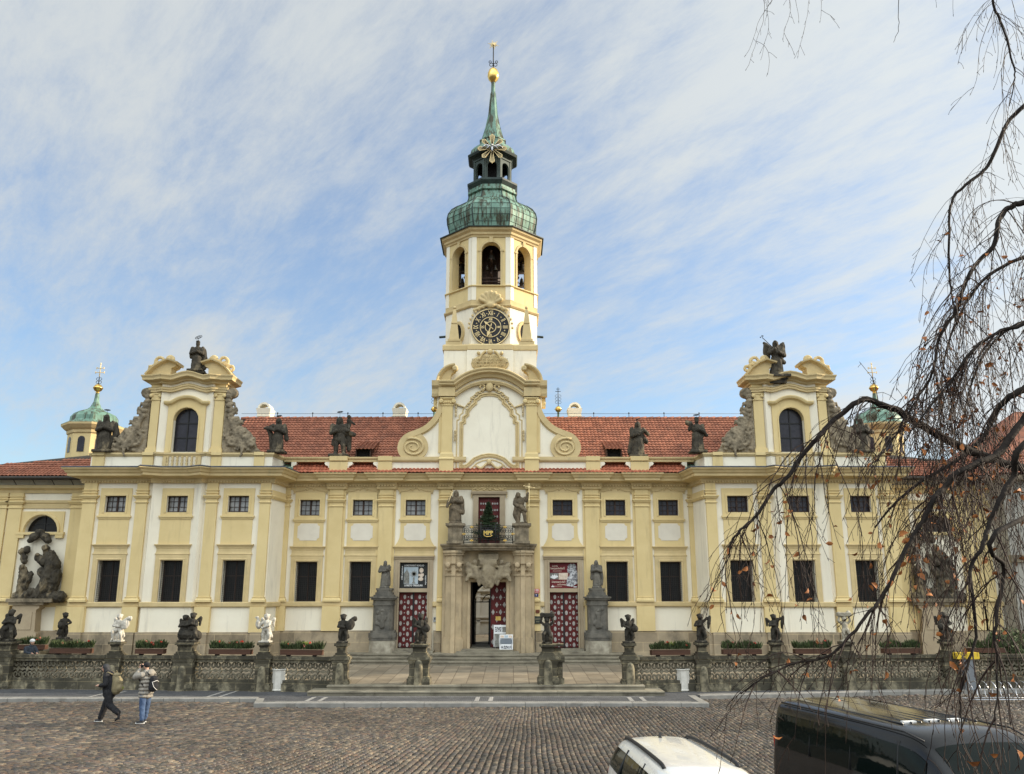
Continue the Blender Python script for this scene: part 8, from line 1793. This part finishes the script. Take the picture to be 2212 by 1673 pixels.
m_ = MB(); m_.cap((-.12, .04, 1.5), .075, (.12, .04, 1.5), .075); m_.ell((0, .13, 1.46), (.15, .1, .12)); part(T, 'hood', m_, 'greypuff', .016, .006, 7)
m_ = MB(); m_.cap((-.08, 0, .9), .13, (.08, 0, .9), .13); leg(m_, (-.09, 0, .88), (-.12, -.04, .5), (-.13, -.09, .13), (.115, .088, .07)); leg(m_, (.09, 0, .88), (.12, .04, .5), (.13, .09, .13), (.115, .088, .07)); part(T, 'trousers', m_, 'denim', .016, .007, 8)
m_ = MB(); m_.ell((0, -.07, 1.7), (.1, .115, .09)); part(T, 'cap', m_, 'blackcloth', .014)
shoe(T, (-.13, -.1, .1), (-.2, -1, 0), 'darkgrey'); shoe(T, (.13, .1, .1), (.5, -.8, 0), 'darkgrey')
T2 = thing('camera', 'small black camera held to the face of the person in grey', 'camera', (P2[0], P2[1], .0), R(-118)); m_ = MB(); m_.box(-.07, .07, -.3, -.235, 1.61, 1.7); t = MB(); t.lathe((0,0,0), [(.035, 0), (.035, .07), (.03, .075)], 12); m_.add([(x, -.3-z, 1.65+y) for x, y, z in t.v], t.f); m_.build('body', 'trim', T2, local=True)
T2 = thing('backpack', 'black backpack with white piping on the person in grey', 'backpack', (P2[0], P2[1], .0), R(-118)); m_ = MB(); m_.cap((0, .3, 1.05), .14, (0, .3, 1.28), .13); m_.ell((0, .37, 1.08), (.12, .09, .12)); part(T2, 'sack', m_, 'blackcloth', .016, .004, 9)
m_ = MB()
for s_ in (-1, 1): m_.tube([(s_*.1, .22, 1.42), (s_*.14, .08, 1.53), (s_*.15, -.1, 1.48), (s_*.2, -.14, 1.3), (s_*.19, .1, 1.08)], .02, 6)
m_.build('strap', 'blackcloth', T2, local=True); m_ = MB(); m_.tube([(-.12, .38, 1.22), (0, .445, 1.26), (.12, .38, 1.22), (.1, .44, 1.08), (.02, .465, 1.0), (-.02, .46, .98)], .009, 5); m_.build('piping', 'shoewhite', T2, local=True)
# person with a white knitted cap behind the left balustrade
Yp = -6.4; Xp = at(67, 1390, Yp)[0]; T = thing('person', 'person in white knitted cap seen over the rail at the far left', 'person', (Xp, Yp, .5), R(60)); b = MB(); k = .84
face(b, (0, -.1, 1.35), (0, -1, -.1)); b.cap((0, -.03, 1.18), .05, (0, -.06, 1.28), .05); b.cap((0, 0, .8), .13, (0, 0, 1.1), .14); b.cap((-.16, 0, 1.14), .06, (.16, 0, 1.14), .06); leg(b, (-.09, 0, .78), (-.1, -.05, .42), (-.1, -.02, .09), (.08, .05, .04)); leg(b, (.09, 0, .78), (.1, -.05, .42), (.1, .02, .09), (.08, .05, .04))
for s_, el, ha in ((-1, (-.25, -.1, .95), (-.12, -.27, .92)), (1, (.25, -.1, .95), (.12, -.27, .92))): b.cap((s_*.19, 0, 1.14), .05, el, .042); b.cap(el, .04, ha, .03); hand(b, ha, (-s_*.3, -1, 0))
part(T, 'body', b, 'skin', .012); m_ = MB(); m_.cap((0, 0, .7), .17, (0, 0, 1.05), .17); m_.cap((-.18, 0, 1.13), .09, (.18, 0, 1.13), .09); m_.cap((0, -.03, 1.16), .09, (0, -.05, 1.22), .085)
for s_, el, ha in ((-1, (-.26, -.1, .95), (-.13, -.25, .92)), (1, (.26, -.1, .95), (.13, -.25, .92))): m_.cap((s_*.19, 0, 1.13), .08, el, .07); m_.cap(el, .07, ha, .055)
part(T, 'jacket', m_, 'bluegrey', .016, .006, 3); m_ = MB(); m_.cap((-.07, 0, .72), .12, (.07, 0, .72), .12); leg(m_, (-.09, 0, .7), (-.1, -.05, .4), (-.1, -.02, .1), (.11, .085, .065)); leg(m_, (.09, 0, .7), (.1, -.05, .4), (.1, .02, .1), (.11, .085, .065)); part(T, 'trousers', m_, 'blackcloth', .016)
m_ = MB(); m_.ell((0, -.085, 1.41), (.105, .118, .1)); m_.cap((0, -.09, 1.36), .09, (0, -.07, 1.4), .1); m_.v = [(x, y, max(z, 1.37)) for x, y, z in m_.v]; m_.build('cap', 'whiteknit', T, local=True)
for s_ in (-1, 1): shoe(T, (s_*.1, s_*.02, .09), (0, -1, 0), 'blackcloth', False)
# ---------------------------------------------------------------- weeping beech hanging in from the right
M['bark'] = mat('beech_bark', (.026, .02, .016), (.011, .009, .008), .85, 9, 7, .6, 30, spec=.12, stretch=(1, 1, .4)); M['twig'] = mat('beech_twig', (.036, .02, .014), (.016, .009, .007), .68, 12, 5, spec=.18); M['dryleaf'] = mat('dry_beech_leaf', (.42, .15, .035), (.2, .07, .025), .65, 30, 5)
TR = thing('weeping_beech', 'bare weeping beech hanging its twigs and last brown leaves into the right side', 'tree', (CX+8.0, CY+9.2, 0)); tr_ = random.Random(21)
def W3(u, v, d): x, z = at(u, v, CY+d); return Vector((x, CY+d, z))
m_ = MB(); T0 = Vector((CX+8.0, CY+9.2, 0)); trunk = [T0+Vector(p) for p in ((0, 0, -.1), (.05, 0, 1), (.1, .1, 3), (0, .2, 5), (-.15, .1, 7.5), (-.1, 0, 10), (.1, -.1, 12.5))]
m_.tube(spline(trunk, 5), [.42-.0105*i for i in range(31)], 12); m_.build('trunk', 'bark', TR)
limbs = []
def limb(pts, r0, r1, tie=None, k=5):
    """pts: (u, v, distance)"""
    P = [W3(*p) for p in pts]
    if tie is not None: P = [tie] + P
    S = spline(P, k); n = len(S)
    for i in range(1, n-1): S[i] = S[i] + Vector((tr_.uniform(-1, 1), tr_.uniform(-1, 1), tr_.uniform(-1, 1)))*.006
    rr = [.8*(r0+(r1-r0)*(i/(n-1))**.8) for i in range(n)]; mb = MB(); mb.tube(S, rr, 8); mb.build('limb', 'bark', TR); limbs.append((S, rr)); return S
tz_ = lambda z: T0+Vector((-.1, .1, z))
LA = limb([(2330, 1030, 8.4), (2200, 1010, 8.2), (2078, 967, 8.0), (2010, 930, 7.9), (1962, 903, 7.8), (1940, 888, 7.8), (1903, 874, 7.7), (1878, 864, 7.7), (1852, 868, 7.6), (1801, 908, 7.6), (1770, 942, 7.5), (1736, 981, 7.5), (1697, 1037, 7.4), (1672, 1056, 7.4), (1640, 1106, 7.3), (1621, 1127, 7.3), (1596, 1150, 7.2), (1580, 1173, 7.2), (1575, 1204, 7.2)], .062, .008, tz_(5.0))
LB = limb([(2300, 830, 7.0), (2212, 908, 6.8), (2162, 973, 6.7), (2126, 996, 6.6), (2072, 1020, 6.5), (2038, 1056, 6.5), (2016, 1082, 6.4), (1989, 1134, 6.4), (1953, 1194, 6.3), (1925, 1256, 6.2), (1901, 1297, 6.2), (1878, 1325, 6.1), (1827, 1385, 6.0), (1788, 1418, 6.0), (1710, 1436, 5.9), (1650, 1465, 5.8), (1600, 1500, 5.8)], .046, .005, tz_(6.0))
LC = limb([(2260, 930, 6.2), (2190, 1030, 6.0), (2160, 1080, 5.9), (2137, 1132, 5.9), (2121, 1183, 5.8), (2095, 1225, 5.8), (2100, 1286, 5.7), (2108, 1377, 5.7), (2085, 1454, 5.6), (2074, 1512, 5.6), (2080, 1600, 5.5)], .034, .005, tz_(6.3))
LD = limb([(2300, 120, 8.2), (2215, 226, 8.0), (2180, 260, 8.0), (2150, 327, 7.9), (2129, 365, 7.9), (2087, 399, 7.8), (2058, 432, 7.8), (2051, 482, 7.7), (2051, 587, 7.7), (2058, 642, 7.7), (2066, 700, 7.6)], .036, .008, tz_(10.0))
LE = limb([(2300, 430, 7.6), (2212, 438, 7.5), (2188, 445, 7.5), (2167, 461, 7.5), (2154, 491, 7.4), (2146, 533, 7.4), (2112, 566, 7.4), (2087, 608, 7.3), (2066, 671, 7.3), (2040, 710, 7.3), (2024, 748, 7.3), (2016, 800, 7.2), (1995, 840, 7.2), (1955, 905, 7.2), (1920, 960, 7.2), (1890, 1000, 7.1)], .042, .007, tz_(8.2))
LF = limb([(2290, 790, 8.6), (2212, 841, 8.5), (2178, 860, 8.5), (2149, 893, 8.6), (2121, 950, 8.6), (2060, 1000, 8.6), (1990, 1040, 8.5), (1930, 1090, 8.5), (1890, 1140, 8.5)], .06, .01, tz_(6.8))
LG = limb([(2320, 640, 7.2), (2212, 700, 7.0), (2150, 720, 7.0), (2090, 770, 6.9), (2050, 830, 6.9), (2000, 890, 6.8), (1950, 960, 6.8)], .03, .006, tz_(7.6))
LH = limb([(2260, -60, 7.8), (2150, -10, 7.6), (2163, 50, 7.6), (2188, 138, 7.5), (2192, 168, 7.5), (2180, 230, 7.5)], .024, .006, tz_(11.0))
LI = limb([(2212, 1120, 5.4), (2170, 1240, 5.3), (2150, 1350, 5.2), (2155, 1450, 5.2), (2150, 1560, 5.1)], .026, .005, tz_(5.2))
LJ = limb([(2300, 540, 9.6), (2200, 560, 9.6), (2120, 610, 9.6), (2070, 690, 9.7), (2040, 780, 9.7), (2030, 900, 9.7)], .04, .008, tz_(8.8))
LK = limb([(2290, 680, 10.4), (2200, 700, 10.4), (2130, 760, 10.5), (2090, 860, 10.5), (2075, 980, 10.5)], .04, .008, tz_(8.0))
LT = limb([(2240, -260, 9.0), (2000, -330, 9.0), (1850, -260, 8.9), (1720, -180, 8.8), (1660, -90, 8.8), (1640, -20, 8.8)], .035, .006, tz_(12.0))
LU = limb([(2000, -330, 9.0), (1960, -200, 9.0), (1945, -60, 9.0), (1941, 0, 9.0), (1941, 60, 9.0), (1930, 92, 9.0)], .01, .003)
# twigs: each hangs, wavers and carries short side twigs
tw = MB(); tips = []; lf = MB()
def leaf(p, s=.055):
    d = Vector((tr_.uniform(-1, 1), tr_.uniform(-1, 1), tr_.uniform(-1.3, .2))).normalized(); w_ = d.orthogonal().normalized(); w_ = Matrix.Rotation(tr_.uniform(0, 6.28), 3, d) @ w_; n = d.cross(w_); s *= tr_.uniform(.7, 1.25); q = []
    mid = [p, p+d*s*.35+n*s*.1, p+d*s*.75+n*s*.12, p+d*s*1.15-n*s*.05]
    v = [mid[0], mid[1]+w_*s*.3+n*s*.16, mid[2]+w_*s*.27+n*s*.2, mid[3], mid[2]-w_*s*.27+n*s*.1, mid[1]-w_*s*.3+n*s*.12, mid[1], mid[2]]
    lf.add([tuple(x) for x in v], [(0,1,6), (1,2,7,6), (2,3,7), (0,6,5), (6,7,4,5), (7,3,4)], True)
def twig(p, d, L_, r, side=1.0, seg=.085, leafp=.03, grav=.16, sway=None, depth=0):
    p = Vector(p); d = Vector(d).normalized(); n = max(3, int(L_/seg)); pts = [p.copy()]; sw = sway or Vector((tr_.uniform(-.25, .25), tr_.uniform(-.25, .25), 0))
    for i in range(n):
        t = i/n; g = Vector((0, 0, -1))+sw*(.5+t)
        d = (d*(1-grav) + g*grav + Vector((tr_.uniform(-1, 1), tr_.uniform(-1, 1), tr_.uniform(-1, 1)))*.14).normalized(); p = p+d*seg*tr_.uniform(.8, 1.2); pts.append(p.copy())
        if side > 0 and tr_.random() < .62*side:
            s_ = Vector((tr_.uniform(-1, 1), tr_.uniform(-1, 1), tr_.uniform(-.9, .1))).normalized(); s_ = (s_+d*.6).normalized(); l2 = tr_.uniform(.05, .2)*(1.2-t*.6)
            if depth == 0 and tr_.random() < .16: twig(p, s_, min(L_*.5, tr_.uniform(.3, .8)), r*.65, side*.9, seg, leafp, .2, sw, 1)
            else:
                q = p; qq = [q.copy()]
                for j in range(3): s_ = (s_+Vector((tr_.uniform(-.3, .3), tr_.uniform(-.3, .3), -.18))).normalized(); q = q+s_*l2/3; qq.append(q.copy())
                tw.tube(qq, [.0024, .002, .0018, .0026], 3, False)
                if tr_.random() < leafp: leaf(q)
        if tr_.random() < leafp*.5: leaf(p)
    tw.tube(pts, [max(.0022, r*(1-.8*i/n)) for i in range(n+1)], 4 if r > .005 else 3, False)
    tw.tube([p, p+d*.03], [.004, .001], 4, False)
def spawn(S, i0, i1, n, L0, L1, r=(.0035, .0065), out=None, leafp=.03, side=1.0, grav=.16):
    N_ = len(S); 
    for _ in range(n):
        f = tr_.uniform(i0, i1)*(N_-1); i = min(int(f), N_-2); p = S[i].lerp(S[i+1], f-i); tan = (S[i+1]-S[i]).normalized(); o = Vector((tr_.uniform(-1, 1), tr_.uniform(-1, 1), tr_.uniform(-.6, .5)))
        twig(p, (tan*.7+o*.8), tr_.uniform(L0, L1), tr_.uniform(*r), side, leafp=leafp, grav=grav)
spawn(LA, .28, .5, 13, .4, 1.4, leafp=.03); spawn(LA, .5, .75, 19, .7, 2.1, leafp=.06); spawn(LA, .75, 1, 14, .35, 1.4, leafp=.05); spawn(LA, .05, .3, 40, .8, 2.2, leafp=.05)
spawn(LB, .1, .45, 28, .5, 1.7, leafp=.06); spawn(LB, .45, .8, 22, .3, .9, leafp=.06); spawn(LB, .75, 1, 15, .25, .75, leafp=.02); spawn(LC, .1, .9, 22, .3, 1.1, leafp=.06); spawn(LD, .25, 1, 34, .3, 1.1, (.003, .005), leafp=.004)
spawn(LE, .1, .5, 30, .4, 1.3, leafp=.03); spawn(LE, .5, .85, 38, .7, 1.9, leafp=.06); spawn(LE, .85, 1, 6, .3, .9, leafp=.06); spawn(LF, .05, .7, 46, .7, 2.1, leafp=.06); spawn(LF, .7, 1, 8, .3, 1.0, leafp=.06); spawn(LG, .05, .8, 40, .6, 1.8, leafp=.07); spawn(LH, .2, 1, 22, .3, 1.0, (.003, .005), leafp=.004); spawn(LI, .1, 1, 18, .3, .9, leafp=.06)
spawn(LJ, .1, 1, 54, .8, 2.1, leafp=.07); spawn(LK, .1, 1, 36, .6, 1.6, leafp=.07)
for (u0, v0, L_, sw) in ((1642, -40, 1.25, (-.32, 0, 0)), (1680, -50, 1.15, (-.42, 0, 0)), (1698, -30, .75, (-.1, 0, 0)), (1752, -60, .85, (-.25, 0, 0)), (1772, -30, .5, (0, 0, 0)), (1716, -30, .45, (-.05, 0, 0)), (1655, -30, .4, (-.2, 0, 0)), (2056, -60, .55, (0, 0, 0)), (1900, -40, .2, (0, 0, 0)), (2010, -40, .22, (0, 0, 0))):
    twig(W3(u0, v0, 8.7), (0, 0, -1), L_, .0042, .75, .075, 0, .3, Vector(sw))
o = tw.build('twigs', 'twig', TR); o['kind'] = 'stuff'; o = lf.build('leaves', 'dryleaf', TR); o['kind'] = 'stuff'
